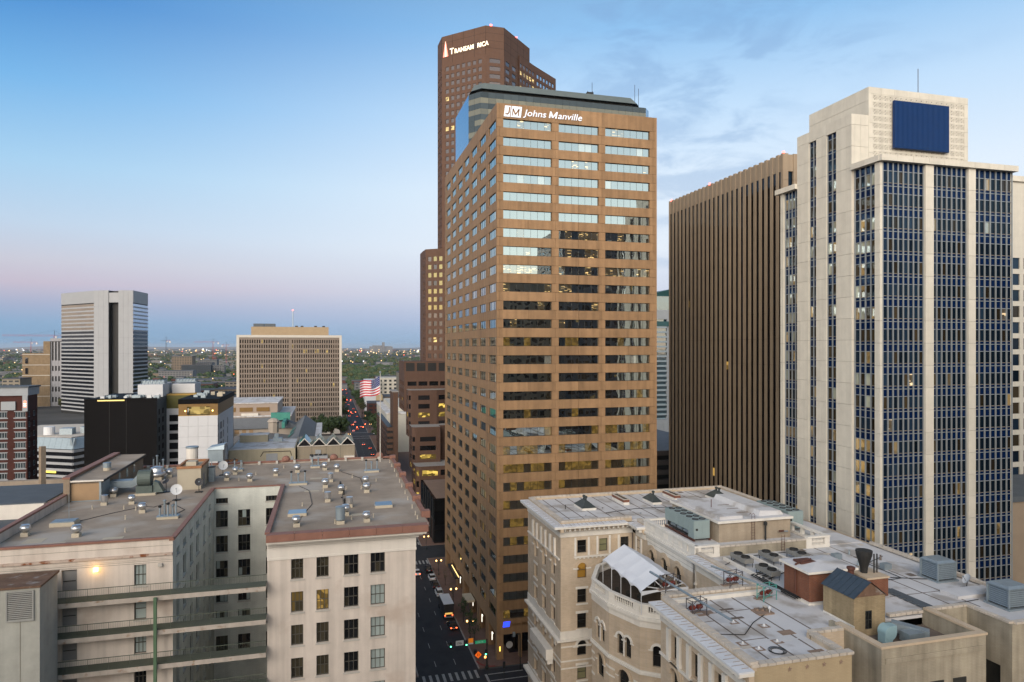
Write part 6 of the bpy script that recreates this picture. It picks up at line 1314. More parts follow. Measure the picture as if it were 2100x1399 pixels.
MB().lathe(44.1, 61.2, [(.05, 38.6), (.05, 38.9), (.16, 38.95), (.18, 39.1), (.1, 39.22)], 10).build('globe', m_dw, t)

# patches, conduits and pitch pockets on the pale roofs
random.seed(77)
for i in range(34):
    zone = random.choice(((36, 43, 52, 65, 38.455), (56, 72, 58, 79, 38.405), (37, 72, 100.5, 115, 38.755), (62, 72, 66, 79, 38.405))); x, y = U(zone[0], zone[1]), U(zone[2], zone[3]); MB().box(x, x + U(.4, 1.6), y, y + U(.3, 1.2), zone[4], zone[4] + .012 + .0004 * i).build('roof_patch', [m_roof, m_cst, m_rib, m_seam][i % 4], bt)
for pts in ([(48.2, 67.5), (48.2, 76), (52, 78.5), (60, 78.8)], [(60.5, 66), (66, 66.4), (66.2, 72), (70.5, 74)], [(36, 58), (38.5, 57.2), (41, 59.5), (43.4, 61)], [(56.5, 67.2), (63, 67.8), (68.6, 65.3)], [(62, 58), (68.5, 58.6)], [(44, 104), (50, 105.5), (58, 104.8), (66, 106)], [(62.5, 85.5), (65.8, 88.5)]): MB().path([(x, y, 38.86 if y > 99 else 38.52) for x, y in pts], .045, 5).build('conduit', m_fan, bt)
for i in range(14): x, y = [(56 + i * 1.1, 70 + (i * 37) % 7), (38 + i * 2.3, 101.5 + (i * 29) % 9)][i % 2]; MB().lathe(x, y, [(.14, 38.4), (.1, 38.75 + .02 * i), (.16, 38.8 + .02 * i)], 8).build('pitch_pocket', m_galv if i % 3 else m_seam, bt)
for x, y in ((57.5, 70.5), (63.5, 74.5), (66.5, 69.5)): MB().box(x, x + 1.1, y, y + .8, 38.4, 39.1).build('disconnect_box', m_galv, bt)

# ================================================================ middle distance, left of the avenue
# pale grid office block
qt = T('grid_office_block', 'wide office block with a white frame and close grid of dark slit windows', 'building', (-27, 537, 0))
m_qw = mat('white_frame', (0.52, 0.49, 0.44), 0.75, 0.05, 0.3); m_qg = mat('grid_precast', (0.21, 0.172, 0.142), 0.8, 0.07, 0.3)
qf = FX(-64.7, 537); QL = 75.1; nq = 42; q0, q1 = 1.9, 73.3; st = (q1 - q0) / (nq + 1)
us = [0, q0]
for i in range(nq + 1):
    if i == nq // 2: continue
    a = q0 + st * i; us += [a + st * .28, a + st * .76]
us += [QL]
rows = [(71.5 - 3.66 * k - 2.55, 71.5 - 3.66 * k) for k in range(18)]
mb = MB(); us_ = [0] + us[2:]; hs = wall(mb, qf, us_, grid_breaks(4, 73.2, list(reversed(rows))), lambda i, j: i % 2 == 1 and j % 2 == 1, .9)
mb.build('grid_wall', m_qg, qt)
qd = glass('q_glass', (.012, .01, .01), (.7, .7, .75), .05, .03, .01); ql = glass('q_lit', (.05, .04, .02), (.7, .7, .7), .05, .03, .01, lit=.5, litcol=(1, .7, .15), litfrac=.9)
lst = []
hot = {(r, c) for r in range(18) for c in range(43) if R() < .012} | {(2, c) for c in range(26, 38) if R() < .4}
for (a, b, c, d) in hs: lst.append((ql if (round((71.5 - d) / 3.66), int((a - q0) / st)) in hot else qd, qf, a, b, -.95, -.9, c, d))
pieces(qt, 'window', lst, 300, rest='window_mass')
fr_ = MB()
for i, a in enumerate(((0, QL, 73.2, 75.0), (0, 1.9, 4, 73.2), (73.3, QL, 4, 73.2))): MB().fbox(qf, a[0], a[1], -.6, .35, a[2], a[3]).build('frame', m_qw, qt)
MB().box(-64.6, 10.3, 537.9, 570, 0, 73.4).build('core', m_qg, qt); MB().fbox(qf, 0, QL, -1, .3, 0, 4).build('plinth', m_qw, qt)
MB().box(-55.4, .7, 545, 565, 73.4, 81.4).build('penthouse', mat('tan_panel', (.36, .27, .17), .8, .08), qt)
for a, b in ((-54, -46.5), (-46, -38.5)): MB().box(a, b, 547, 552, 81.4, 83.8).build('solar_array', m_nr, qt)
MB().tube((-25.8, 550, 81), (-25.8, 550, 94), .35, 6).build('mast', m_galv, qt); MB().box(-26.3, -25.3, 549.5, 550.5, 94, 94.8).build('mast_light', m_red, qt)
for x in (-24, -20, -10, -4): MB().box(x, x + 2, 548, 549, 81.4, 82.4).build('roof_equipment', m_mull, qt)

# white and black striped tower
kt = T('striped_tower', 'tall tower of white bands and black glass with a dark central slot', 'tower', (-200, 730, 0))
m_kw = mat('white_panel', (0.32, 0.33, 0.345), 0.6, 0.05, 0.2); kg = glass('k_glass', (.008, .008, .01), (.75, .82, .9), .04, .02, .01); kgb = glass('k_glass_bronze', (.06, .045, .03), (.9, .8, .7), .3, .02, .01)
KP = [(-259.8, 784.9), (-216.4, 736.9), (-201.3, 727.6), (-199.5, 733), (-192.8, 731.5), (-192.3, 725.2), (-179.4, 723.8), (-175.6, 762.1), (-188, 800), (-235, 822)]
MB().prism(KP, 0, 120).build('core', m_mull, kt)
k0 = Fr(*KP[0], KP[1][0] - KP[0][0], KP[1][1] - KP[0][1]); k6 = Fr(*KP[6], KP[7][0] - KP[6][0], KP[7][1] - KP[6][1])
for f_ in (k0, k6):
    MB().fbox(f_, 0, f_.len, -.5, .25, 108.6, 120.2).build('crown_panel', m_kw, kt)
    for k in range(28): z = 107.6 - k * 3.75; piece(kt, 'band', m_kw, f_, 0, f_.len, -.3, .25, z - 3.75, z - 2.35)
    pieces(kt, 'pane', [((kgb if f_ is k0 else egb) if k < 7 else kg, f_, f_.len * i / 8, f_.len * (i + 1) / 8 - .1, -.05, .06, 107.6 - k * 3.75 - 2.35, 107.6 - k * 3.75) for k in range(28) for i in range(8)], 120, rest='pane_mass')
for a, b in ((1, 2), (5, 6)):
    f_ = Fr(*KP[a], KP[b][0] - KP[a][0], KP[b][1] - KP[a][1]); n = 3
    for i in range(n):
        for k in range(8): piece(kt, 'white_panel', m_kw, f_, f_.len * i / n + .05, f_.len * (i + 1) / n - .05, -.4, .3, 15 * k + .06, 15 * k + 15.0 if k < 7 else 120.2)
MB().prism([(-201.2, 727.9), (-192.4, 725.5), (-193, 731), (-199, 733)], 108.6, 118).build('slot_head', m_kw, kt)
# tan and glass block left of it
lt = T('tan_panel_block', 'tan brick block with a narrow ribbed grey wing beside the striped tower', 'building', (-310, 872, 0))
m_lt = brick('tan_panel_brick', (.25, .18, .11), (.23, .17, .105), (.2, .15, .1), 1.2, .4); m_lg = mat('grey_pier', (.3, .3, .32), .7, .06)
MB().box(-326, -300, 870, 900, 0, 59.2).box(-305.5, -299, 869.4, 900, 0, 72.6).build('wall', m_lt, lt)
for k in range(8): MB().box(-326.1, -298.9, 869.2, 869.38, 57.5 - k * 11.6, 58.1 - k * 11.6).build('band', m_qw, lt)
lf = FX(-299, 871); MB().fbox(lf, 0, 34, -30, -.6, 0, 75.5).build('glass_core', m_mull, lt)
for i in range(12): piece(lt, 'pier', m_lg, lf, i * 3.1, i * 3.1 + 1.3, -.6, .1, 0, 72)
for k in range(7): piece(lt, 'spandrel', m_lg, lf, 0, 34, -.6, -.05, 45 - k * 11.6, 51 - k * 11.6)
MB().fbox(lf, -.2, 34, -30, .2, 72.6, 75.9).build('roof_edge', m_lg, lt)
for k in range(4): MB().box(-323, -320.6, 869.2, 869.38, 48 - k * 11.6, 54.5 - k * 11.6).build('window', kg, lt)

# low banded garage block with sloped white roof edge
gt_ = T('banded_garage_block', 'low white-banded block with a bent facade behind the black hotel', 'building', (-110, 338, 0))
GP = [(-150, 352), (-126, 345), (-106.2, 334.2), (-96, 352), (-80, 380)]
MB().prism(GP + [(-90, 400), (-150, 400)], 0, 21.9).build('core', kg, gt_)
for a, b in zip(GP, GP[1:]):
    f_ = Fr(*a, b[0] - a[0], b[1] - a[1])
    for k in range(8): piece(gt_, 'band', m_kw, f_, 0, f_.len, -.3, .3, 20.4 - k * 2.75, 21.5 - k * 2.75)
    n = max(3, int(f_.len / 3)); 
    for i in range(n):
        u0, u1 = f_.len * i / n + .04, f_.len * (i + 1) / n - .04; MB().hexa([f_.p(u0, .35, 21.8), f_.p(u1, .35, 21.8), f_.p(u1, -1.6, 21.8), f_.p(u0, -1.6, 21.8), f_.p(u0, -1.0, 26.4), f_.p(u1, -1.0, 26.4), f_.p(u1, -1.8, 26.4), f_.p(u0, -1.8, 26.4)]).build('roof_panel', m_galv, gt_)
    lz = MB().fbox(f_, f_.len * .3, f_.len * .6, .02, .05, 11.2, 12.3) if a[0] == -126 else None
    if lz: lz.build('lit_strip', glow('garage_light', (1, .75, .12), .55), gt_)
MB().prism([(-140, 352), (-108, 338), (-99, 353), (-95, 395), (-140, 395)], 26.5, 26.7).build('roof', m_cst, gt_)
for x, y, w_ in ((-116, 348, 5), (-109, 352, 4), (-104, 356, 4)): MB().box(x, x + w_, y, y + 5, 26.7, 29.5).build('roof_unit', m_galv, gt_)
MB().lathe(-121, 351, [(2.2, 26.7), (2.2, 30.2)], 16).build('roof_tank', m_sheet, gt_)
MB().fbox(Fr(-126, 343, 20, -11), 6, 17, 0, .2, 1, 3).build('lit_entrance', glow('entrance_amber', (1, .68, .1), .8), gt_)

# brick hotel at the left edge
nt_ = T('red_brick_hotel', 'dark red brick hotel with pale bay windows at the left edge', 'building', (-95, 242, 0))
m_nbk = brick('hotel_red_brick', (.07, .024, .019), (.06, .02, .017), (.06, .035, .03), .6, .2); m_ngr = mat('hotel_grey_trim', (.3, .32, .34), .7, .08)
nf_ = FX(-118, 241); ng = glass('n_glass', (.03, .04, .045), (.8, .9, 1), .07, .02, .01)
mb = MB(); cols_ = [(1.2 + i * 4.9, 4.0 + i * 4.9) for i in range(6)]; rows_ = [(46.2 - 3.12 * k - 1.75, 46.2 - 3.12 * k) for k in range(14)]
for (a, b, c, d) in wall(mb, nf_, grid_breaks(0, 29, cols_), grid_breaks(.15, 52, list(reversed(rows_))), lambda i, j: i % 2 == 1 and j % 2 == 1, .25):
    window(nt_, nf_, a, b, c, d, .2, m_ngr, ng, 4, 1, .14); piece(nt_, 'sill', m_ngr, nf_, a - .3, b + .3, -.2, .15, c - .3, c - .02); piece(nt_, 'header', m_ngr, nf_, a - .2, b + .2, -.2, .1, d + .02, d + .25)
ns_ = FRt(-89, 241)
for (a, b, c, d) in wall(mb, ns_, grid_breaks(0, 7.6, [(1.0, 2.6), (4.4, 6.4)]), grid_breaks(.15, 52, list(reversed(rows_))), lambda i, j: i % 2 == 1 and j % 2 == 1, .25): window(nt_, ns_, a, b, c, d, .2, m_ngr, ng, 2, 1, .14)
mb.build('wall', m_nbk, nt_); MB().box(-117.5, -89.5, 241.5, 248.5, .15, 51.9).build('core', m_jcore, nt_)
MB().box(-119, -88.6, 240.4, 249, 51.2, 53.6).build('parapet', m_ngr, nt_); MB().box(-119.2, -88.3, 240.1, 249.4, 53.6, 54.0).build('roof_edge', m_nr, nt_)
for x in (-113.5, -103.7, -93.9): MB().fbox(nf_, x + 118 - 1.9, x + 118 + 1.9, .0, .5, 46.8, 49.4).build('bay_head', m_ngr, nt_)
MB().box(-89.9, -88.55, 239.9, 240.35, 46.4, 51.2).build('sign_board', m_ngr, nt_)
sgn = MB(); 
for (x, z, r) in ((-89.2, 49.3, .42),): 
    sgn.face([(x + r * math.cos(a * math.pi / 8), 239.85, z + r * math.sin(a * math.pi / 8)) for a in range(16)][::-1])
sgn.face([(-89.65, 239.85, 47.6), (-88.75, 239.85, 47.6), (-88.75, 239.85, 49.0), (-89.65, 239.85, 49.0)]); sgn.build('lit_sign', glow('hotel_red', (1.0, .22, .15), .9), nt_)
for z in (48.0, 48.6): MB().box(-89.55, -88.85, 239.8, 239.84, z, z + .22).build('sign_stroke', glow('hotel_white', (1, .9, .85), 1.2), nt_)
# black hotel and its white wing
ot = T('black_clad_hotel', 'black-clad hotel block with lit bronze top floor and white wing', 'building', (-60, 252, 0))
m_ob = mat('black_cladding', (.006, .0055, .006), .7, .12, .3, .1); m_ow = mat('white_cladding', (.55, .56, .58), .65, .04, .3); m_oz = mat('bronze_cladding', (.2, .115, .035), .5, .1); m_og = mat('slate_cladding', (.085, .1, .115), .6, .08)
MB().box(-76.9, -55.3, 252, 285, .15, 48.7).build('black_wall', m_ob, ot)
for x in (-69.5, -64.5): MB().box(x - .05, x + .05, 251.9, 252.02, .15, 48.6).build('clad_joint', m_mull, ot)
MB().box(-76.9, -55.2, 251.8, 252.1, 48.7, 49.0).build('coping', m_ob, ot); MB().box(-73, -65, 251.75, 251.85, 48.2, 48.6).build('lit_cove', glow('cove_yellow', (1, .75, .25), .3), ot)
os_ = FRt(-55.3, 252); mb = MB(); zr_ = [(45.0 - 3.05 * k - 1.9, 45.0 - 3.05 * k) for k in range(13)]
og = glass('o_glass', (.012, .012, .013), (.8, .9, 1), .03, .02, .01)
for (a, b, c, d) in wall(mb, os_, grid_breaks(0, 14.5, [(2.2, 4.2), (7.5, 9.8)]), grid_breaks(.15, 48.7, list(reversed(zr_))), lambda i, j: i % 2 == 1 and j % 2 == 1, .2, n0=.05): window(ot, os_, a, b, c, d, .15, m_mull, og, 2, 1, .08)
mb.build('side_wall', m_og, ot)
of = FX(-55.25, 266); mb = MB()
for (a, b, c, d) in wall(mb, of, grid_breaks(0, 9.6, [(.9, 5.0)]), grid_breaks(.15, 44.2, list(reversed([(41.9 - 3.3 * k - 2.35, 41.9 - 3.3 * k) for k in range(12)]))), lambda i, j: i % 2 == 1 and j % 2 == 1, .3): window(ot, of, a, b, c, d, .25, m_mull, og, 1, 1, .1)
mb.build('rear_wall', m_ow, ot); MB().fbox(of, 0, 9.6, -.4, .1, 44.2, 48.8).build('bronze_band', mat('green_bronze', (.09, .085, .02), .5, .1), ot); MB().fbox(of, 0, 9.6, -8, -.5, 48.8, 49.3).build('yellow_ledge', mat('ochre_ledge', (.36, .22, .05), .6, .1), ot)
wf = FX(-47.2, 244)
for i in range(4):
    for k in range(12): piece(ot, 'cladding_panel', m_ow, wf, 3.0 * i + .02, 3.0 * i + 2.98, -.3, .0, 43.5 - 3.5 * (k + 1) + .02, 43.5 - 3.5 * k - .02)
MB().box(-47.1, -35.3, 244.3, 284, .15, 43.4).build('core', m_og, ot)
fs_ = FRt(-35.15, 244); mb = MB()
for (a, b, c, d) in wall(mb, fs_, grid_breaks(0, 38, [(1.2, 3.2), (5.2, 9.5), (11.5, 14), (22, 24)]), grid_breaks(.15, 43.5, list(reversed([(40.6 - 3.4 * k - 2.5, 40.6 - 3.4 * k) for k in range(11)]))), lambda i, j: i % 2 == 1 and j % 2 == 1, .25): window(ot, fs_, a, b, c, d, .2, m_mull, og, 2, 2, .1)
mb.build('side_wall', m_ow, ot)
bz = MB(); bz.fbox(wf, 0, 2.6, -1.2, -.4, 43.6, 47.3); bz.fbox(wf, 9.6, 12.0, -1.2, -.4, 43.6, 47.3); bz.fbox(wf, 2.6, 9.6, -1.2, -.4, 46.4, 47.3); bz.build('bronze_front', m_oz, ot); MB().box(-35.5, -35.2, 245, 284, 43.6, 47.3).build('bronze_side', m_oz, ot)
MB().fbox(wf, 2.6, 9.6, -3.2, -3.0, 43.6, 46.4).build('lounge_window', glass('lounge_glass', (.08, .06, .02), (.8, .8, .7), .08, .02, .01, lit=.35, litcol=(1, .72, .25), litfrac=.8), ot)
for u in (1.9, 10.2): MB().fbox(wf, u, u + .35, -.4, -.25, 44.8, 45.2).build('sconce', glow('sconce_glow', (1, .66, .2), 3), ot)
MB().fbox(wf, -.1, 12.3, -40, -.3, 47.3, 48.9).build('roof_band', m_ob, ot); MB().fbox(wf, 0, 12.1, -.6, .02, 43.42, 43.6).build('ledge', MATS['ochre_ledge'], ot)
MB().box(-63.5, -55.6, 262, 276, 48.7, 53.0).build('plant_room', m_ow, ot); MB().box(-54.6, -47, 272, 284, 48.7, 52.6).build('plant_room', m_ow, ot)
for x, y, w_ in ((-63, 264, 7), (-54, 274, 6.5)):
    b = MB()
    for k in range(7): b.path([(x + w_ * k / 6, y, 53.0), (x + w_ * k / 6, y + 1.5, 54.3), (x + w_ * k / 6, y + 6, 54.3)], .12, 5)
    b.box(x, x + w_, y + 2, y + 7, 53, 54.2); b.build('roof_plant', m_galv, ot)
for i in range(16): x, y = U(-76, -56), U(253, 262); MB().box(x, x + U(.6, 2.2), y, y + U(.6, 2), 48.7, 48.9 + U(.3, .9)).build('roof_equipment', m_galv if i % 3 else m_dw, ot)
for i in range(10): x, y = U(-46, -37), U(248, 275); MB().box(x, x + U(.6, 2.0), y, y + U(.6, 2), 48.9, 49.1 + U(.3, 1.2)).build('roof_equipment', m_galv if i % 3 else m_curb, ot)

# sawtooth-roofed block and the flat block at its left
sa = T('sawtooth_roof_block', 'beige block with four glazed sawtooth gables along the avenue', 'building', (0, 270, 0))
m_sa = mat('beige_panel', (.29, .25, .19), .8, .08, .3, streak=.1); m_sg = glass('sawtooth_glass', (.22, .28, .3), (.8, .92, .95), .3, .03, .01)
MB().box(-11.1, 10, 270, 300, .15, 28.4).build('wall', m_sa, sa)
for i in range(4):
    x0 = -11.1 + i * 5.28; xm = x0 + 2.64; x1 = x0 + 5.28
    MB().face([(x0, 269.7, 28.5), (xm, 269.7, 31.4), (xm, 285, 31.4), (x0, 285, 28.5)]).face([(x0, 269.7, 28.44), (x0, 285, 28.44), (xm, 285, 31.34), (xm, 269.7, 31.34)]).build('roof_glazing', m_sg, sa); MB().face([(xm, 269.7, 31.4), (x1, 269.7, 28.5), (x1, 285, 28.5), (xm, 285, 31.4)]).build('roof_glazing', m_sg, sa)
    MB().face([(x0 + .5, 269.95, 28.55), (x1 - .5, 269.95, 28.55), (xm, 269.95, 30.9)]).build('gable_window', og, sa)
    b = MB(); b.tube((x0, 269.8, 28.5), (xm, 269.8, 31.4), .16, 5); b.tube((xm, 269.8, 31.4), (x1, 269.8, 28.5), .16, 5); b.tube((x0, 269.8, 28.5), (x1, 269.8, 28.5), .12, 5); b.build('gable_frame', m_at, sa)
    MB().box(x1 - .1, x1 + .1, 269.9, 270, .15, 28.4).build('panel_joint', m_hj, sa)
MB().box(-4.5, -2.5, 269.6, 270, 25.5, 27).build('grille', m_ngr, sa); MB().box(6, 9.9, 268, 270, 23.5, 24.4).build('white_box', m_at, sa)
fl_b = T('flat_beige_block', 'cream block with a patchy grey flat roof left of the sawtooth gables', 'building', (-22, 270, 0))
m_fb2 = mat('cream_panel', (.42, .38, .28), .8, .08, .3, streak=.1)
MB().box(-35, -11.7, 268, 296, .15, 28.2).build('wall', m_fb2, fl_b); MB().box(-34.6, -12.1, 268.4, 295.6, 28.2, 28.35).build('roof', m_roof, fl_b); MB().box(-33.5, -23, 288, 294, 28.3, 31).build('roof_house', m_fb2, fl_b); MB().box(-33.7, -22.8, 287.8, 294.2, 31, 31.3).build('roof_house_top', m_roof, fl_b)
MB().box(-21, -17.5, 287, 290, 28.3, 29.8).box(-20.5, -19, 287.6, 289, 29.8, 31.4).build('air_handler', m_galv, fl_b); MB().path([(-24, 267.9, 25.5), (-23, 267.9, 27.2), (-13.5, 267.9, 27.2), (-13, 267.9, 25.5)], .12, 6).build('pipe', m_mull, fl_b)
for x, z, w_, h in ((-22, 23.5, 4, 3), (-13.3, 22.8, .9, 2.4)): MB().box(x, x + w_, 267.85, 268, z, z + h).build('wall_panel', m_ngr, fl_b)
cu = T('rusty_cooling_units', 'row of rusty-topped cooling units behind the grey roof', 'cooling unit', (-36, 255, 0)); MB().box(-40, -30, 254, 258, 20, 26.0).build('casing', m_ngr, cu)
for k in range(6): MB().lathe(-39 + k * 1.6, 256, [(.7, 26.0), (.8, 26.7), (.5, 26.7)], 10).build('fan_stack', m_rc, cu)
MB().box(-42, -28, 252, 260, .15, 20).build('support_block', m_fb2, cu)
cd = T('air_cooled_condenser', 'dark row of fans against the beige sawtooth wall', 'cooling unit', (-3, 266, 24)); MB().box(-6.5, 0, 264.5, 268.5, 22.5, 25.4).build('casing', m_ngr, cd)
for k in range(4): MB().lathe(-5.8 + k * 1.6, 266.5, [(.65, 25.4), (.65, 25.8)], 10).build('fan', m_fan, cd)
MB().box(-7, .5, 264, 269, .15, 22.5).build('support', m_sa, cd)
# old courthouse-like block with copper roofs
rt_ = T('copper_roof_block', 'old stone block round a courtyard with grey and green copper roofs', 'building', (-25, 360, 0))
m_rs = mat('grey_slate', (.17, .175, .18), .85, .1, .3); m_cu = mat('green_copper', (.07, .27, .22), .7, .15, .5); m_rw = mat('old_stone', (.42, .36, .3), .8, .08, .3)
MB().box(-70, -13.5, 312, 330, .15, 22).box(-13.5, -6.2, 303, 410, .15, 22).box(-70, -13.5, 392, 410, .15, 22).box(-70, -50, 330, 392, .15, 22).build('wall', m_rw, rt_)
def hip(x0, x1, y0, y1, z0, z1, m, nm='roof'):
    w_ = min(x1 - x0, y1 - y0) / 2
    if x1 - x0 > y1 - y0: a, b = (x0 + w_, (y0 + y1) / 2, z1), (x1 - w_, (y0 + y1) / 2, z1); c = [(x0, y0, z0), (x1, y0, z0), (x1, y1, z0), (x0, y1, z0)]; fs = [[c[0], c[1], b, a], [c[1], c[2], b], [c[2], c[3], a, b], [c[3], c[0], a]]
    else: a, b = ((x0 + x1) / 2, y0 + w_, z1), ((x0 + x1) / 2, y1 - w_, z1); c = [(x0, y0, z0), (x1, y0, z0), (x1, y1, z0), (x0, y1, z0)]; fs = [[c[0], c[1], a], [c[1], c[2], b, a], [c[2], c[3], b], [c[3], c[0], a, b]]
    q = MB()
    for f_ in fs: q.face(f_)
    q.build(nm, m, rt_)
hip(-18.5, -6.0, 303, 411, 22, 27.5, m_rs); hip(-71, -15, 391, 411, 22, 27, m_rs); hip(-71, -49, 311, 411, 22, 26.6, m_rs); hip(-50, -14, 330, 372, 20, 24.5, mat('brown_slate', (.2, .18, .16), .85, .1, .3))
MB().box(-6.0, -3.0, 303, 408, 20.5, 22.6).build('white_gutter', m_roof, rt_)
for y in (345, 362): MB().face([(-18.6, y, 22.4), (-16, y, 25), (-16, y + 7, 25), (-18.6, y + 7, 22.4)]).build('copper_patch', m_cu, rt_)
MB().box(-30, -20, 395, 398, 26, 30).box(-23, -21.5, 372, 396, 24, 27).build('copper_vent', m_cu, rt_); MB().lathe(-27, 372, [(2.6, 22), (2.6, 27.5), (3.2, 27.6), (2.2, 28.8), (1, 29.4)], 8).build('cupola', m_rw, rt_)
for i in range(3): MB().lathe(-48 + i * 3.6, 391.9, [(1.0, 0)], 3, cap=False) if False else MB().box(-48 + i * 3.6, -46 + i * 3.6, 391.8, 392, 19.5, 21.5).build('round_window', m_tb, rt_)
r2 = T('flat_courthouse_block', 'pinkish concrete block with white flat roof behind the copper roofs', 'building', (-45, 430, 0))
m_r2 = mat('pink_concrete', (.36, .29, .24), .8, .06, .3)
MB().box(-80, -27.7, 412, 458, .15, 34).build('wall', m_r2, r2); MB().box(-80.4, -27.3, 411.6, 458.4, 34, 34.5).build('roof', m_roof, r2); MB().box(-82, -20.4, 411, 470, .15, 26.5).build('podium', m_r2, r2); MB().box(-82.3, -20.1, 410.7, 470.3, 26.5, 27.2).build('podium_roof', m_roof, r2)
for i in range(5): MB().box(-75 + i * 9, -68 + i * 9, 411.7, 412, 29.5, 31.8).build('window_strip', m_oz, r2)
for x in (-70, -47): MB().box(x, x + 9, 410.6, 412, 27.2, 28.6).build('roof_box', m_at, r2)

# ================================================================ the gap between the granite and the ribbed tower
jt = T('teal_balcony_tower', 'slim apartment tower with teal balconies seen in the gap between two towers', 'tower', (215, 400, 0))
m_jw = mat('pale_tower', (.3, .32, .34), .7, .06); m_jt = mat('teal_roof', (.03, .09, .095), .5, .1); jgl_ = glass('j_glass', (.03, .07, .08), (.75, .9, 1), .3, .02, .01)
jf = FX(200, 398)
MB().box(200, 240, 398.4, 425, .15, 82).box(200, 223, 400, 420, 82, 100).build('core', jgl_, jt)
for k in range(24): piece(jt, 'balcony', m_galv, jf, 0, 10, -.6, 1.2, 10 + k * 3.1, 11.1 + k * 3.1)
for i in range(6): piece(jt, 'pier', m_jw, jf, 10.5 + i * 4, 12.3 + i * 4, -.5, .3, .15, 84)
for k in range(12): piece(jt, 'spandrel', m_jw, jf, 10, 40, -.5, .15, 20 + k * 5.4, 21.6 + k * 5.4)
MB().box(198, 241, 396.5, 426, 79.5, 82.5).build('teal_cornice', m_jt, jt); MB().hexa([(198, 398, 99), (216, 398, 99), (216, 422, 99), (198, 422, 99), (200, 399, 100), (214, 396, 103.5), (214, 424, 103.5), (200, 421, 100)]).build('curved_roof', m_jt, jt); MB().box(200, 230, 399, 420, 84, 90).build('upper_wall', m_jw, jt)
pj = MB().box(194, 257, 392, 430, .15, 20); pj.build('podium', m_jw, jt)
for i in range(8): MB().box(200 + i * 5, 202.5 + i * 5, 391.8, 392, 6, 18).build('podium_window', m_ngr, jt)
pk = T('parking_garage', 'brown parking garage with lit decks and a rooftop lot', 'garage', (95, 240, 0))
m_pk = mat('garage_brown', (.12, .095, .08), .8, .08); m_pd = mat('garage_deck', (.24, .225, .22), .9, .1)
for k in range(8): MB().box(80, 150, 232, 330, .2 + k * 3.6, 1.9 + k * 3.6).build('deck_band', m_pk, pk)
MB().box(80.5, 149.5, 234, 329, .15, 27).build('deck_core', m_mull, pk); MB().box(80.2, 149.8, 232.3, 329.7, 27.1, 27.3).build('roof_deck', m_pd, pk)
for k in range(8):
    for i in range(4): x = 98 + i * 4 + U(-1, 1); MB().box(x, x + U(.3, .8), 233.8, 233.98, 2.6 + k * 3.6, 2.9 + k * 3.6).build('deck_light', glow('deck_lamp', (1, .85, .6), 4), pk)
MB().box(103.5, 106.5, 233.7, 233.99, 2, 5.4).build('lit_entry', glow('entry_amber', (1, .66, .15), 1.8), pk); MB().tube((113, 255, 27.3), (113, 255, 34), .15, 6).build('lamp_post', m_mull, pk)

# ================================================================ slice of another cream building at the right edge
rt2 = T('cream_edge_building', 'slice of a cream building with louvres at the right picture edge', 'building', (140, 125, 0))
ef = FX(128.5, 118)
tower(rt2, [(128.5, 160), (128.5, 118), (180, 118), (180, 160)], .15, 103, 4.0, 3.6, 2.9, 2.5, m_hw, lambda i, z: hgv if R() < .6 else hgw, top=16, sides=(1,), limit=120)
for k in range(12): piece(rt2, 'louvre', m_mull, ef, .7, 3.6, .0, .05, 95 - k * .75, 95.4 - k * .75)
MB().box(128, 181, 117.5, 160.5, 103, 104.2).build('cornice', m_hw, rt2); MB().fbox(ef, .0, 8, .02, .12, 98, 102).build('fin_band', mat('white_fins', (.6, .6, .57), .6), rt2)  # band of white fins, pale by its own colour
lb_ = T('tan_alley_block', 'plain tan wall block low at the right edge behind the glass bays', 'building', (118, 100, 0)); MB().box(114.5, 150, 99, 116, .15, 37).build('wall', mat('tan_plaster', (.33, .26, .19), .85, .08), lb_); MB().box(114.2, 150, 98.7, 116, 37, 38).build('parapet', m_nr, lb_); MB().box(114.6, 115.0, 98.5, 98.95, 27, 27.5).build('wall_lamp', glow('alley_lamp', (1, .8, .6), 10), lb_); MB().box(114.6, 115.0, 98.5, 98.95, 11, 11.5).build('wall_lamp', glow('alley_lamp', (1, .8, .6), 10), lb_)

# ================================================================ trees
LEAF = mat('leaf_green', (0.045, 0.07, 0.028), 0.7, 0.45, 0.7, 0.2); LEAF2 = mat('leaf_olive', (0.075, 0.078, 0.03), 0.7, 0.4, 0.7, 0.2); BARK = mat('bark', (.07, .055, .045), .9, .2)
TM = {}
def tree_mesh(seed, r, h, n=1300):
    random.seed(seed); b = MB(); cl = []
    for k in range(26): a = U(0, 6.28); q = math.sqrt(R()) * r * .75; z = h * (.42 + .5 * R()); q *= 1 - .6 * abs(z / h - .62) / .4; cl.append(Vector((q * math.cos(a), q * math.sin(a), z)))
    for i in range(n):
        c = random.choice(cl); d = Vector((random.gauss(0, 1), random.gauss(0, 1), random.gauss(0, .8))); d = d.normalized() * r * .36 * R() ** .4; p = c + d; s = U(.12, .26) * (r / 3)
        nn = (d + Vector((U(-.6, .6), U(-.6, .6), U(0, .9)))).normalized(); a = nn.orthogonal().normalized(); bb = nn.cross(a); t = U(0, 3); a, bb = a * math.cos(t) + bb * math.sin(t), bb * math.cos(t) - a * math.sin(t)
        b.face([p - a * s - bb * s * .6, p + a * s - bb * s * .6, p + a * s * .7 + bb * s, p - a * s * .7 + bb * s])
    tr = MB(); tr.tube((0, 0, 0), (0, 0, h * .4), r * .07, 7, r2=r * .05)
    for k in range(7): a = U(0, 6.28); tr.tube((0, 0, h * U(.25, .42)), (math.cos(a) * r * .5, math.sin(a) * r * .5, h * U(.55, .8)), r * .035, 5, r2=r * .012)
    return b, tr
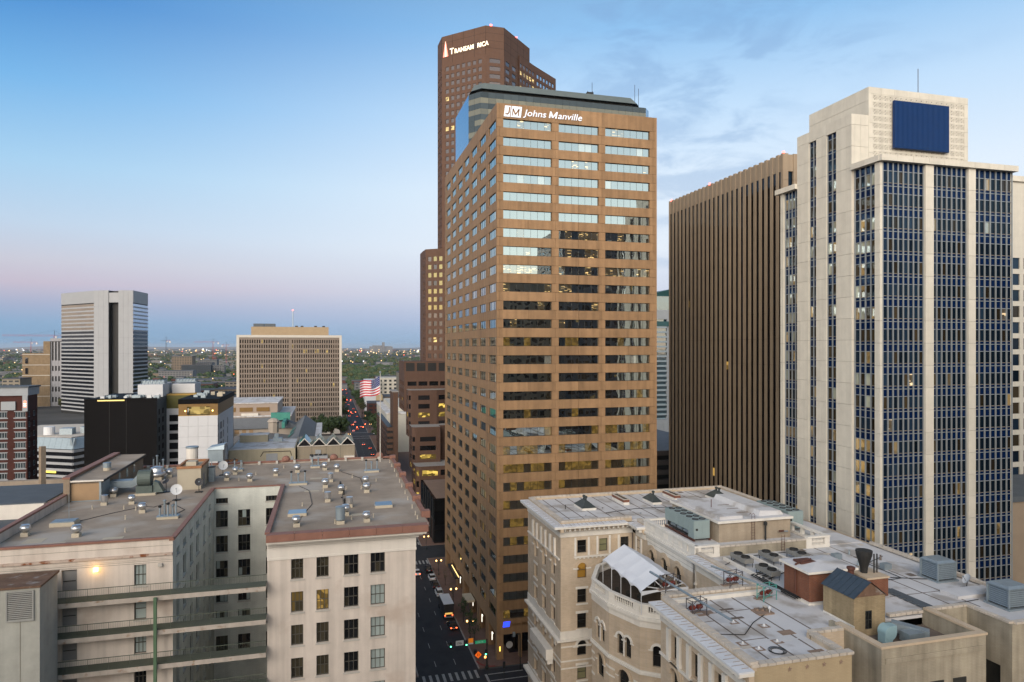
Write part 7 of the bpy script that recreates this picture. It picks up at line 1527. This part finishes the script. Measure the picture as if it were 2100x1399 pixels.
def tree(x, y, z, r, h, label, seed, m=None, group=None, n=1300, nm='street_tree'):
    t = T(nm, label, 'tree', (x, y, z), group); b, tr = tree_mesh(seed, r, h, n); b.build('crown', m or LEAF, t, local=True); tr.build('trunk', BARK, t, local=True)
for i, (x, y, r, h, s) in enumerate(((-5.5, 497, 8.2, 18, 'left one of the dark clump before the grid office block'), (2.2, 493, 8.0, 17.5, 'middle of the dark clump before the grid office block'), (9.0, 500, 7.2, 17, 'right of the dark clump before the grid office block'), (34.5, 500, 7.5, 19, 'big dark tree at the right kerb beyond the flagpole'), (33.8, 474, 6, 15, 'smaller dark tree in front of the big kerb tree'), (36, 560, 6, 12, 'tree past the junction on the right kerb'), (33, 600, 5, 11, 'tree further up the right kerb'))):
    tree(x, y, .15, r, h, 'leafy ' + s if 'tree' in s else 'leafy tree, ' + s, 20 + i, n=1500)
for i, (y, s) in enumerate(((148.5, 'nearest the junction'), (154, 'second from the junction'), (161, 'beside the box truck'), (176, 'past the parked cars'), (187, 'fifth along the pavement'), (199, 'sixth along the pavement'))):
    tree(31.4, y, .15, 1.5 if i < 3 else 1.1, 6.2 if i < 3 else 5, 'small street tree on the brick pavement, ' + s, 40 + i, LEAF if i < 3 else LEAF2, 'small pavement trees', n=420 if i < 3 else 90)
for i, (x, y) in enumerate(((15.5, 640), (33, 690), (34, 735), (14, 700), (34, 800), (13, 790), (36, 880), (12, 900))): tree(x, y, .15, 5.5, 12, 'tree lining the far avenue, %s from the junction' % ORD[i], 60 + i, LEAF2 if i % 2 else LEAF, 'trees along the far avenue', n=700)
random.seed(99)
# ---- wooded suburbs: uncountable, one mass
ICO = []
def ico():
    t = (1 + 5 ** .5) / 2; v = [(-1, t, 0), (1, t, 0), (-1, -t, 0), (1, -t, 0), (0, -1, t), (0, 1, t), (0, -1, -t), (0, 1, -t), (t, 0, -1), (t, 0, 1), (-t, 0, -1), (-t, 0, 1)]
    f = [(0, 11, 5), (0, 5, 1), (0, 1, 7), (0, 7, 10), (0, 10, 11), (1, 5, 9), (5, 11, 4), (11, 10, 2), (10, 7, 6), (7, 1, 8), (3, 9, 4), (3, 4, 2), (3, 2, 6), (3, 6, 8), (3, 8, 9), (4, 9, 5), (2, 4, 11), (6, 2, 10), (8, 6, 7), (9, 8, 1)]
    return [tuple(c / 1.902 for c in q) for q in v], f
IV, IF = ico()
def polar(px, d): r = (px - 1050) / 1400; return (d * (math.sin(YAW) + math.cos(YAW) * r), d * (math.cos(YAW) - math.sin(YAW) * r))
fo = MB()
def in_road(x, y): return (ST0 - 6 < x < ST1 + 6)
n = 0
while n < 7200:
    d = math.exp(U(math.log(760), math.log(9000))); px = U(-150, 960); x, y = polar(px, d)
    if in_road(x, y) or (R() < .55 and px < 480 and d < 1700) or (x > -80 and x < 8 and y < 620): continue
    # clustered: groves and gaps
    if math.sin(x * .006 + 1.3) + math.sin(y * .0043) + math.sin((x + y) * .0021) < -.25 and R() < .8: continue
    s = U(3.5, 7.5) * (1 + d / 9000); n += 1; m = 0 if R() < .7 else 1
    for k in range(2 if d > 2500 else 4):
        ox, oy, oz = U(-s, s) * .7, U(-s, s) * .7, U(.5, 1.1) * s; i = len(fo.v); q = s * U(.55, .8)
        fo.v += [(x + ox + a * q * U(.75, 1.2), y + oy + b * q * U(.75, 1.2), oz + c * q * U(.6, 1.1)) for a, b, c in IV]
        for t in IF: fo.f.append(tuple(i + e for e in t)); fo.m.append(m)
fo.build('distant_woods', [LEAF, LEAF2], None, kind='stuff', label='dark green tree cover of the suburbs out to the horizon', category='woods')
# ---- far buildings: the nearer ones as things, the mass beyond as one
FC = [('white', (.33, .33, .34)), ('grey', (.25, .26, .27)), ('tan', (.36, .28, .2)), ('red brick', (.22, .09, .07)), ('dark glass', (.06, .08, .1)), ('cream', (.48, .42, .33))]
FM = [mat('far_' + n.replace(' ', '_'), tuple(v * .5 for v in c), .8, .12, .05) for n, c in FC]; m_fwin = mat('far_window', (.02, .025, .03), .4, .05); m_froof = [mat('far_roof_pale', (.1, .105, .115), .85, .15, .05), mat('far_roof_dark', (.09, .09, .1), .85, .2, .05)]
def far_building(x, y, w_, dp, h, ci, label, rows=True, group='low buildings of the far city', cat='building', nm='distant_building', lit=False):
    t = T(nm, label, cat, (x, y, 0), group); MB().box(x, x + w_, y, y + dp, 0, h).build('wall', FM[ci], t); MB().box(x - .3, x + w_ + .3, y - .3, y + dp + .3, h, h + .8).build('roof', random.choice(m_froof), t)
    k = max(1, int((h - 1) / 3.8))
    if rows:
        for j in range(min(k, 9)):
            z = h - 3.0 - j * 3.8
            if z > .5: b = MB(); n_ = max(2, int(w_ / 5)); [b.box(x + w_ * (i + .15) / n_, x + w_ * (i + .8) / n_, y - .12, y + .02, z, z + 1.7) for i in range(n_)]; b.build('window_row', m_fwin, t)
    return t
spec = [(310, 900, 45, 16, 0, 'white'), (345, 985, 60, 12, 3, 'red brick'), (352, 1600, 44, 44, 2, 'tan'), (325, 1300, 60, 20, 0, 'white'), (372, 1500, 60, 26, 4, 'dark glass'), (390, 1700, 50, 26, 1, 'grey'), (405, 1900, 50, 30, 1, 'grey'), (425, 1550, 36, 24, 0, 'white'), (398, 830, 66, 13, 3, 'red brick'), (440, 800, 40, 16, 2, 'tan'), (462, 900, 40, 20, 5, 'cream'), (452, 760, 30, 10, 5, 'cream'), (318, 820, 26, 12, 2, 'tan'), (365, 860, 40, 10, 5, 'cream'), (335, 1120, 50, 8, 1, 'grey'), (380, 1180, 70, 9, 1, 'grey'), (430, 1150, 50, 8, 0, 'white'), (8, 900, 60, 14, 1, 'grey'), (20, 1050, 50, 12, 3, 'red brick'), (38, 1250, 60, 12, 0, 'white'), (12, 1500, 80, 12, 0, 'white'), (4, 700, 16, 33, 5, 'cream'), (30, 820, 24, 27, 1, 'grey')]
random.seed(5)
for i, (px, d, w_, h, ci, c) in enumerate(spec):
    x, y = polar(px, d); far_building(x, y, w_, U(20, 50), h, ci, f'{c if c != "orange" else "tan"} low building of the far city, {ORD[sum(q[5] == c for q in spec[:i])]} of that colour from the striped tower', group='low buildings of the far city, ' + (c if c != 'orange' else 'tan'))
# right of the avenue
wb = T('white_apartment_block', 'white stepped apartment block just behind the flag', 'building', (37, 720, 0)); FMw = FM[0]
MB().box(37, 52, 716, 750, .15, 32).build('wall', mat('apartment_white', (.58, .6, .62), .7, .05), wb); MB().box(50, 78, 722, 750, .15, 34).build('wing', mat('apartment_cream', (.5, .47, .4), .7, .05), wb); MB().box(48, 80, 715, 722, .15, 17).build('front_block', mat('apartment_yellow', (.45, .36, .22), .7, .05), wb)
wi = [(bx, by) for bx in (52, 57, 62, 67, 72) for by in (20, 24, 28, 32)]
for bx, by in wi: MB().box(bx, bx + 2.4, 721.8, 722.02, by - 2, by).build('window', m_fwin, wb)
for bx, by in [(41, z) for z in (20, 24, 28)] + [(46, z) for z in (20, 24, 28)]: MB().box(bx, bx + 2, 715.8, 716.02, by - 2, by).build('window', m_fwin, wb)
for (px, d, w_, dp, h, ci, lab) in ((728, 905, 22, 30, 18, 0, 'white-topped low block left of the flag beyond the avenue'), (735, 940, 40, 30, 14, 1, 'blue-roofed low block behind the white apartment block'), (818, 640, 16, 25, 42, 5, 'narrow cream tower block left of the stepped brown block'), (755, 640, 36, 26, 13, 3, 'dark brick corner block below the white apartments'), (790, 600, 18, 30, 22, 2, 'tan block beside the parking structure'), (770, 1150, 40, 30, 16, 3, 'red brick block among the trees behind the flag'), (722, 1050, 30, 20, 14, 3, 'brick block at the left side of the wooded avenue')):
    x, y = polar(px, d); far_building(x, y, w_, dp, h, ci, lab, group=None)
lw2 = T('long_cream_hall', 'long low cream hall with a white roof edge beside the avenue', 'building', (36, 440, 0)); MB().box(35.5, 52, 432, 520, .15, 24).build('wall', mat('hall_cream', (.5, .48, .42), .8, .06), lw2); MB().box(35.2, 52, 431.6, 520.4, 24, 25).build('roof', m_roof, lw2); MB().box(40, 52, 440, 515, 25, 28).build('upper_storey', MATS['hall_cream'], lw2)
for i in range(8): MB().box(35.3, 35.5, 438 + i * 10, 440 + i * 10, 6, 20).build('panel_groove', m_ngr, lw2)
gs = T('grain_silos', 'group of white silo-like slabs standing on the horizon', 'silos', (550, 8500, 0))
for px, w_, h in ((774, 60, 88), (789, 85, 78), (786.5, 14, 128), (764, 36, 76), (797, 50, 72)): x, y = polar(px, 8600 + w_); MB().box(x - w_, x + w_, y, y + 60, 0, h).build('silo', FM[0], gs)
random.seed(12)
fm = MB(); fr_m = MB()
for i in range(1500):
    d = math.exp(U(math.log(900), math.log(16000))); px = U(-100, 900); x, y = polar(px, d); 
    if in_road(x, y) or (px < 700 and px > 480 and d < 1000) or (px > 690 and d < 6000 and R() < .6): continue
    s = 1 + d / 2600; w_, dp, h = U(8, 22) * s, U(8, 18) * s, U(4, 9) * (1 + d / 7000); c = random.choice((0, 0, 1, 1, 2, 3, 4, 5)); fm.box(x, x + w_, y, y + dp, 0, h, c)
    fm.box(x - .2, x + w_ + .2, y - .2, y + dp + .2, h, h + .6, 6 + (R() < .35))
fm.build('distant_city', FM + m_froof, None, kind='stuff', label='scattered low roofs of the city reaching to the horizon', category='city')
li = MB(); random.seed(31)
for i in range(170):
    px = U(300, 480) if R() < .42 else (U(0, 50) if R() < .3 else U(700, 866)); d = math.exp(U(math.log(800 if px < 500 else 2500), math.log(12000))); x, y = polar(px, d); s = d * .00042 * U(.6, 1.5); z = U(6, 14) if d < 3000 else U(10, 45); li.box(x - s, x + s, y - s, y + s, z - s, z + s, 0 if R() < .6 else (1 if R() < .8 else 2))
li.build('distant_lamps', [glow('far_lamp_warm', (1, .66, .3), 1.0), glow('far_lamp_white', (.9, .95, 1), 1.0), glow('far_lamp_red', (1, .15, .08), 1.3)], None, kind='stuff', label='tiny street and window lights scattered over the far city', category='lights')
hl_ = MB()
for k in range(60):
    x0, x1 = -30000 + k * 1000, -30000 + (k + 1) * 1000; z0, z1 = [(60 + 60 * math.sin(q * .35) + 40 * math.sin(q * .9 + 2)) * .9 for q in (k, k + 1)]; hl_.face([(x0, 30000, -5), (x1, 30000, -5), (x1, 30000, max(5, z1)), (x0, 30000, max(5, z0))]); hl_.face([(x0, 30000, max(5, z0)), (x1, 30000, max(5, z1)), (x1, 33000, -5), (x0, 33000, -5)])
struct(hl_.build('hills', mat('far_hills', (.13, .12, .13), .9, .1, .0005)))
# ---- tower cranes
m_cr = mat('crane_red', (.36, .05, .06), .6, .1); m_cw = mat('crane_white', (.6, .58, .58), .6, .1)
def crane(lab, x, y, h, jib, back, ang, m=m_cr, s=1.0):
    t = T('tower_crane', lab, 'crane', (x, y, 0), 'construction cranes'); d = Vector((math.cos(ang), math.sin(ang), 0))
    def lattice(a, b, w_, nm, mm=None):
        L_ = (b - a).length; n = max(4, int(L_ / (w_ * 1.3))); ax = (b - a).normalized(); sd = ax.cross(Vector((0, 0, 1))) if abs(ax.z) < .9 else Vector((1, 0, 0)); sd.normalize(); up = sd.cross(ax).normalized(); q = MB(); cs = [sd * w_ / 2, -sd * w_ / 2, up * w_ * .9]
        for c in cs: q.tube(a + c, b + c, .1 * s, 4)
        for i in range(n):
            p0, p1 = a.lerp(b, i / n), a.lerp(b, (i + 1) / n)
            for j in range(3): q.tube(p0 + cs[j], p1 + cs[(j + 1) % 3], .07 * s, 3)
        q.build(nm, mm or m, t)
    top = Vector((x, y, h)); lattice(Vector((x, y, 0)), top, 2 * s, 'mast'); lattice(top, top + d * jib, 1.8 * s, 'jib'); lattice(top, top - d * back, 1.8 * s, 'counter_jib', m_cr)
    ap = top + Vector((0, 0, 7 * s)); q = MB(); q.tube(top, ap, .25 * s, 4); q.tube(ap, top + d * jib * .7, .07 * s, 3); q.tube(ap, top - d * back * .9, .07 * s, 3); q.build('tie', m_mull, t)
    c = top - d * back * .9; MB().box(c.x - 1.2 * s, c.x + 1.2 * s, c.y - 1.2 * s, c.y + 1.2 * s, c.z - 3 * s, c.z).build('ballast', m_cw, t); MB().box(x + .8, x + 2.4 * s, y - 1, y + 1, h - 2 * s, h).build('cab', m_cw, t)
x, y = polar(112, 1000); crane('red and white lattice crane jib reaching over the tan block', x, y, 82, 64, 12, math.pi + .1, s=1.2)
x, y = polar(64, 1500); crane('small red crane behind the left edge rooftops', x, y, 76, 34, 12, math.pi, s=1.3)
x, y = polar(341, 1800); crane('dark mast crane with a white lit cab on the skyline', x, y, 82, 14, 10, math.pi, m_mull, 1.6)
x, y = polar(437, 2000); crane('red crane with a long level jib on the skyline', x, y, 80, 52, 16, math.pi, s=1.6)
x, y = polar(464, 2300); crane('small red crane right of the long-jib crane', x, y, 72, 10, 14, 0, s=1.7)

# ================================================================ traffic and street furniture
m_tyre = mat('tyre', (.012, .012, .012), .8, .1); m_cgl = glass('car_glass', (.01, .01, .012), (.8, .88, .95), .12, .03, .005); m_tl = glow('tail_lamp', (1.0, .10, .03), 4); m_hl = glow('head_lamp', (1, .9, .75), 2); m_rim = mat('rim', (.3, .3, .32), .4, .05, metal=.6)
def paint(n, c): return mat('paint_' + n, c, .3, .03, 1, .5)
CARS = {}
def make_car(pn, col, lit=True, suv=False):
    """car along +Y (front away): lofted body, cabin, four wheels, lamps"""
    r = T('car', '', 'car', (0, 0, 0)); pm_ = paint(pn, col); h = .25 if suv else 0
    st_ = [(-2.2, .72, .45, .75 + h), (-2.1, .84, .3, .92 + h), (-1.2, .9, .25, .95 + h), (1.1, .9, .25, .92 + h), (1.9, .86, .28, .80 + h), (2.2, .72, .42, .66 + h)]
    b = MB(); ring = []
    for y, w_, z0, z1 in st_: ring.append([(-w_, y, z0), (-w_, y, (z0 + z1) / 2), (-w_ * .94, y, z1), (w_ * .94, y, z1), (w_, y, (z0 + z1) / 2), (w_, y, z0)])
    for A_, B_ in zip(ring, ring[1:]):
        for k in range(6): b.face([A_[k], A_[(k + 1) % 6], B_[(k + 1) % 6], B_[k]])
    b.face(ring[0]); b.face(list(reversed(ring[-1]))); b.build('body', pm_, r, local=True)
    c = MB(); z0, z1 = .9 + h, 1.42 + h * 1.6; ya, yb, yc, yd = (-2.0, -1.6, .35, 1.1) if suv else (-1.75, -1.0, .3, 1.05)
    c.hexa([(-.82, ya, z0), (.82, ya, z0), (.82, yd, z0), (-.82, yd, z0), (-.66, yb, z1), (.66, yb, z1), (.66, yc, z1), (-.66, yc, z1)]); c.build('cabin_glass', m_cgl, r, local=True)
    MB().hexa([(-.66, yb, z1), (.66, yb, z1), (.66, yc, z1), (-.66, yc, z1), (-.6, yb + .08, z1 + .05), (.6, yb + .08, z1 + .05), (.6, yc - .08, z1 + .05), (-.6, yc - .08, z1 + .05)]).build('roof', pm_, r, local=True)
    for x in (-.86, .86):
        for y in (-1.35, 1.35):
            w_ = MB(); w_.lathe(0, 0, [(.33, -.1), (.33, .1)], 14); w_.v = [(x + z, y + a, .33 + b_) for a, b_, z in w_.v]; o = w_.build('wheel', m_tyre, r, local=True)
            q = MB(); q.lathe(0, 0, [(.2, -.11), (.2, .11)], 10); q.v = [(x + z, y + a, .33 + b_) for a, b_, z in q.v]; q.build('rim', m_rim, o, local=True)
    for x in (-.62, .62):
        MB().box(x - .17, x + .17, -2.22, -2.1, .62 + h, .8 + h).build('tail_lamp', m_tl if lit else mat('lamp_off', (.25, .02, .02), .4), r, local=True); MB().box(x - .17, x + .17, 2.1, 2.2, .52 + h, .64 + h).build('headlamp', m_hl if lit else m_rim, r, local=True)
    MB().box(-.26, .26, -2.23, -2.19, .5 + h, .62 + h).build('number_plate', m_dw, r, local=True)
    return r
_, first = {}, {}
def car(pn, col, x, y, label, lit=True, suv=False, rot=0.0, group='cars on the avenue'):
    k = (pn, lit, suv)
    if k not in CARS: o = make_car(pn, col, lit, suv); CARS[k] = o; o.location = (x, y, .06); o.rotation_euler.z = rot; o['label'] = label; o['group'] = group; WL[o] = Vector((x, y, .06))
    else: copy_tree(CARS[k], (x, y, .06), label, group, rot=rot)
BLK, WHT, GRY, RED = (.012, .012, .014), (.6, .6, .6), (.2, .2, .21), (.25, .03, .03)
car('black', BLK, 28.3, 158.8, 'black car with lit tail lamps behind the box truck')
car('white', WHT, 25.0, 198.6, 'white car with red tail lamps in the middle of the avenue')
car('white', WHT, 28.6, 180.5, 'white car parked next in front of the box truck', lit=False, suv=True); car('black', BLK, 28.6, 187, 'black car parked between two white cars', lit=False); car('white', WHT, 28.6, 193.4, 'white car parked behind a black car, farther up the kerb', lit=False); car('black', BLK, 28.6, 200.4, 'black car at the far end of the parked row', lit=False, suv=True)
random.seed(3)
fc = [(26.5, 452, 'black', BLK), (23.2, 470, 'grey', GRY), (26.3, 425, 'black', BLK), (19.5, 548, 'white', WHT), (22.8, 560, 'black', BLK), (26.4, 575, 'grey', GRY), (19.8, 590, 'black', BLK), (23, 612, 'white', WHT), (26.6, 660, 'black', BLK), (20, 668, 'grey', GRY), (23.3, 690, 'black', BLK), (19.6, 730, 'white', WHT), (26.4, 745, 'black', BLK), (22.9, 800, 'grey', GRY), (20, 830, 'black', BLK), (26.5, 850, 'white', WHT), (23, 900, 'black', BLK), (19.8, 960, 'grey', GRY), (26.3, 1000, 'black', BLK), (22.9, 1080, 'white', WHT)]
for i, (x, y, pn, c) in enumerate(fc): car(pn, c, x, y, f'small {pn} car with red tail lamps, {ORD[sum(q[2] == pn for q in fc[:i])]} such car up the avenue', group='far cars on the avenue, ' + pn)
car('white', WHT, 36, 527, 'white car crossing the far junction sideways', rot=1.57, group='far cars on the avenue'); car('red', RED, 44, 150 - 21, 'dark red car in the cross street', rot=1.57)
# box truck
tk = T('box_truck', 'box truck with a white roof and dark sides parked at the kerb', 'truck', (28.3, 167, 0)); m_tk = mat('truck_dark', (.03, .028, .03), .5, .1)
MB().box(27.1, 29.5, 163.6, 170.6, .8, 3.75).build('box', m_tk, tk); MB().box(27.05, 29.55, 163.55, 170.65, 3.75, 3.82).build('roof', m_dw, tk); MB().hexa([(27.3, 170.7, .6), (29.3, 170.7, .6), (29.3, 172.8, .6), (27.3, 172.8, .6), (27.3, 170.7, 2.7), (29.3, 170.7, 2.7), (29.3, 172.1, 2.6), (27.3, 172.1, 2.6)]).build('cab', m_tk, tk); MB().box(27.2, 29.4, 163.4, 163.6, .55, .8).build('bumper', m_galv, tk)
for x in (27.3, 29.1): MB().box(x, x + .22, 163.52, 163.6, .95, 1.2).build('tail_lamp', m_tl, tk)
MB().box(27.4, 29.2, 163.54, 163.6, 1.3, 1.7).build('lit_ramp', glow('truck_amber', (1, .6, .15), .35), tk)
for y in (165, 171.6):
    for x in (27.15, 29.2): w_ = MB(); w_.lathe(0, 0, [(.45, -.14), (.45, .14)], 12); w_.v = [(x + .1 + z, y + a, .5 + b_) for a, b_, z in w_.v]; w_.build('wheel', m_tyre, tk)
# signals
m_pole = mat('dark_green_pole', (.02, .025, .022), .5, .1); m_gs = glow('signal_green', (.1, 1, .45), 5); m_rs_ = glow('signal_red', (1, .12, .04), 5); m_os = glow('signal_orange', (1, .35, .08), 3)
def signal(t, x, y, z, col, n='signal_head'):
    o = MB().box(x - .2, x + .2, y, y + .3, z - .55, z + .55).build(n, m_mull, t); c = {'g': (m_gs, -.35), 'r': (m_rs_, .35)}[col]
    b = MB(); b.lathe(0, 0, [(.13, 0), (.13, .03)], 12); b.v = [(x + a, y - .02 + c_, z + c[1] + b_) for a, b_, c_ in b.v]; b.build('lens', c[0], o)
tp_ = T('signal_mast', 'traffic signal mast arm with two green lights at the near junction', 'traffic signal', (31.5, 136.4, .15))
MB().lathe(31.5, 136.4, [(.4, .15), (.38, .6), (.16, 1.0), (.13, 6.2)], 10).build('pole', m_pole, tp_); MB().tube((31.5, 136.4, 5.9), (23.2, 136.4, 6.1), .09, 8).build('arm', m_pole, tp_)
signal(tp_, 24.0, 136.2, 5.9, 'g'); signal(tp_, 27.2, 136.2, 5.9, 'g'); signal(tp_, 31.2, 136.05, 3.6, 'g')
MB().box(25.0, 26.6, 136.15, 136.2, 5.6, 6.6).build('white_sign', m_dw, tp_); text(tp_, 'sign_text', '17th', FX(25.05, 136.14), 0.1, 5.85, .62, m_mull, 0, .01, .0, .01, .95)
MB().box(27.6, 28.6, 136.15, 136.2, 5.9, 6.8).build('orange_sign', glow('orange_sheet', (1, .3, .02), .1), tp_); MB().box(27.6, 28.6, 136.14, 136.2, 5.6, 5.88).build('sign_plate', m_dw, tp_)
MB().box(29.0, 31.2, 136.15, 136.2, 5.55, 6.15).build('street_name_sign', glow('sign_green', (.02, .4, .18), .15), tp_); text(tp_, 'sign_text', '17th St', FX(29.1, 136.14), .12, 5.7, .42, m_dw, 0, .005, .0, .01, 1.2)
MB().box(30.9, 31.25, 136.0, 136.2, 2.5, 2.85).build('walk_signal', m_os, tp_)
ds = T('roadwork_sign', 'orange diamond roadwork sign on a stand at the kerb', 'sign', (30.5, 140.2, .15)); b = MB(); b.hexa([(30.5, 140.1, .7), (31.25, 140.1, 1.45), (31.25, 140.14, 1.45), (30.5, 140.14, .7), (29.75, 140.1, 1.45), (30.5, 140.1, 2.2), (30.5, 140.14, 2.2), (29.75, 140.14, 1.45)]); b.build('board', glow('diamond_orange', (1, .16, .01), .3), ds)
b = MB()
for x in (30.3, 30.62): b.box(x, x + .09, 140.07, 140.1, 1.15, 1.75)
b.build('symbol', m_mull, ds, kind='stuff'); MB().tube((30.5, 140.2, .15), (30.5, 140.2, .8), .04, 5).build('stand', m_pole, ds)
tp2 = T('corner_signal_post', 'black signal post at the corner of the near junction', 'traffic signal', (38.0, 134.3, .1)); MB().lathe(38.0, 134.3, [(.1, .06), (.09, 7.5)], 8).build('pole', m_pole, tp2); MB().box(36.4, 36.9, 134.1, 134.4, 7.0, 7.9).build('camera_box', m_galv, tp2); MB().tube((38, 134.3, 7.4), (36.5, 134.3, 7.4), .05, 5).build('arm', m_pole, tp2)
tp3 = T('low_signal_post', 'short black signal head beside the crossing', 'traffic signal', (33.8, 131.3, .06)); MB().tube((33.8, 131.3, .06), (33.8, 131.3, 2.4), .07, 6).build('pole', m_pole, tp3); MB().box(33.55, 34.05, 131.1, 131.4, 2.4, 3.6).build('signal_head', m_mull, tp3)
# twin-globe street lamps
m_gl = glow('lamp_globe', (1, .55, .18), 2.6)
def lamp(x, y, label, h=4.6, group='twin-globe street lamps'):
    t = T('street_lamp', label, 'street lamp', (x, y, .15), group); MB().lathe(x, y, [(.2, .15), (.18, .7), (.07, .9), (.055, h)], 8).build('post', m_pole, t); MB().tube((x - .7, y, h), (x + .7, y, h), .04, 5).build('arm', m_pole, t)
    for s in (-.7, .7): MB().lathe(x + s, y, [(.06, h - .05), (.2, h - .15), (.22, h - .35), (.1, h - .5)], 8).build('globe', m_gl, t)
for y, s in ((151, 'nearest the junction'), (172, 'beside the box truck'), (196, 'by the parked row'), (222, 'past the granite tower')): lamp(31.0, y, 'black street lamp with two amber globes, ' + s)
for i, y in enumerate((440, 462, 486, 545, 575, 610, 655)): lamp(32.5 if i % 2 else 14.5, y, 'small amber street lamp along the far avenue, %s from here' % ORD[i], 6.0, 'far street lamps')
# far signals
for i, (y, xs) in enumerate(((519, (21, 25.5)), (538, (19, 28)), (640, (20.5, 24.5)), (655, (18.8,)), (790, (21, 25)), (980, (20, 24.5)))):
    t = T('far_signal', 'overhead traffic signal showing red, %s one up the far avenue' % ORD[i], 'traffic signal', (31, y, .1), 'far traffic signals'); MB().tube((31, y, .1), (31, y, 6.5), .12, 5).build('pole', m_pole, t); MB().tube((31, y, 6.3), (min(xs) - .5, y, 6.5), .1, 5).build('arm', m_pole, t)
    for x in xs: o = MB().box(x - .3, x + .3, y - .2, y + .1, 5.4, 7.0).build('signal_head', m_mull, t); MB().lathe(x, y - .35, [(.05, 6.3), (.34, 6.55), (.34, 6.75), (.05, 7.0)], 8).build('lens', m_rs_, o)
# kerb ramp, pavers at the corner
rp = MB()
for k in range(8):
    a, b = math.pi * (1 + k / 16), math.pi * (1 + (k + 1) / 16); c = (33.4, 140.2); rp.face([(c[0] + q * math.cos(t), c[1] + q * math.sin(t), .162) for q, t in ((2.9, a), (2.9, b), (3.4, b), (3.4, a))][::-1])
struct(rp.build('kerb_ramp', mat('red_tactile', (.2, .045, .035), .8, .15)))
sh = T('traffic_box', 'dark low utility box at the kerb by the roadwork sign', 'utility box', (29, 141, .1)); MB().box(30.2, 30.8, 143, 143.6, .15, 1.0).build('body', m_mull, sh); MB().box(30.15, 30.85, 142.95, 143.65, 1.0, 1.06).build('lid', m_mull, sh)

# ================================================================ the city behind the viewpoint (for window reflections and to block low light)
def back_tower(name, lab, x0, x1, y0, y1, h, wm, ci, cols=4.2, ww=2.6, rows=3.8, wh=2.0):
    t = T(name, lab, 'building', ((x0 + x1) / 2, (y0 + y1) / 2, 0)); f_ = [(x0, y0), (x1, y0), (x1, y1), (x0, y1)]
    tower(t, f_, .15, h, cols, rows, ww, wh, wm, lambda i, z: hgv if R() < .93 else hgl, top=4, sides=(1, 2, 3), limit=40)
back_tower('rear_slab_tower', 'brown slab tower behind the viewpoint, seen only in reflections', 62, 112, -100, -60, 101, m_gr, 0)
back_tower('rear_dark_tower', 'taller dark tower behind the viewpoint at the far side', 114, 160, -90, -45, 126, m_og, 1)
back_tower('rear_cream_shade_block', 'unseen cream block behind the viewpoint, raised to block low light', -46, 8, -110, -64, 88, m_hw, 2)  # out of view; height raised to keep low light off the lower walls
back_tower('rear_brick_shade_block', 'unseen red brick block behind the viewpoint to the left, raised to block low light', -120, -64, -70, -20, 84, m_nbk, 3)  # unseen occluder, made taller so the facades darken towards the street
back_tower('side_grey_tower', 'grey tower standing right of the viewpoint', 128, 170, 0, 50, 92, m_lg, 4)
# ================================================================ thin evening haze over the whole city
hz = MB().box(-62000, 62000, -3500, 62000, -8, 245).build('haze', bpy.data.materials.new('haze_air'), None, kind='stuff')
hm = hz.data.materials[0]; hm.use_nodes = True
for n in list(hm.node_tree.nodes): hm.node_tree.nodes.remove(n)
o = hm.node_tree.nodes.new('ShaderNodeOutputMaterial'); v = hm.node_tree.nodes.new('ShaderNodeVolumePrincipled'); v.inputs['Color'].default_value = (.75, .86, 1, 1); v.inputs['Density'].default_value = 0.000022; v.inputs['Anisotropy'].default_value = 0.1
hm.node_tree.links.new(v.outputs[0], o.inputs['Volume'])
hz['label'] = 'thin blue evening haze over the far city'; hz['category'] = 'haze'
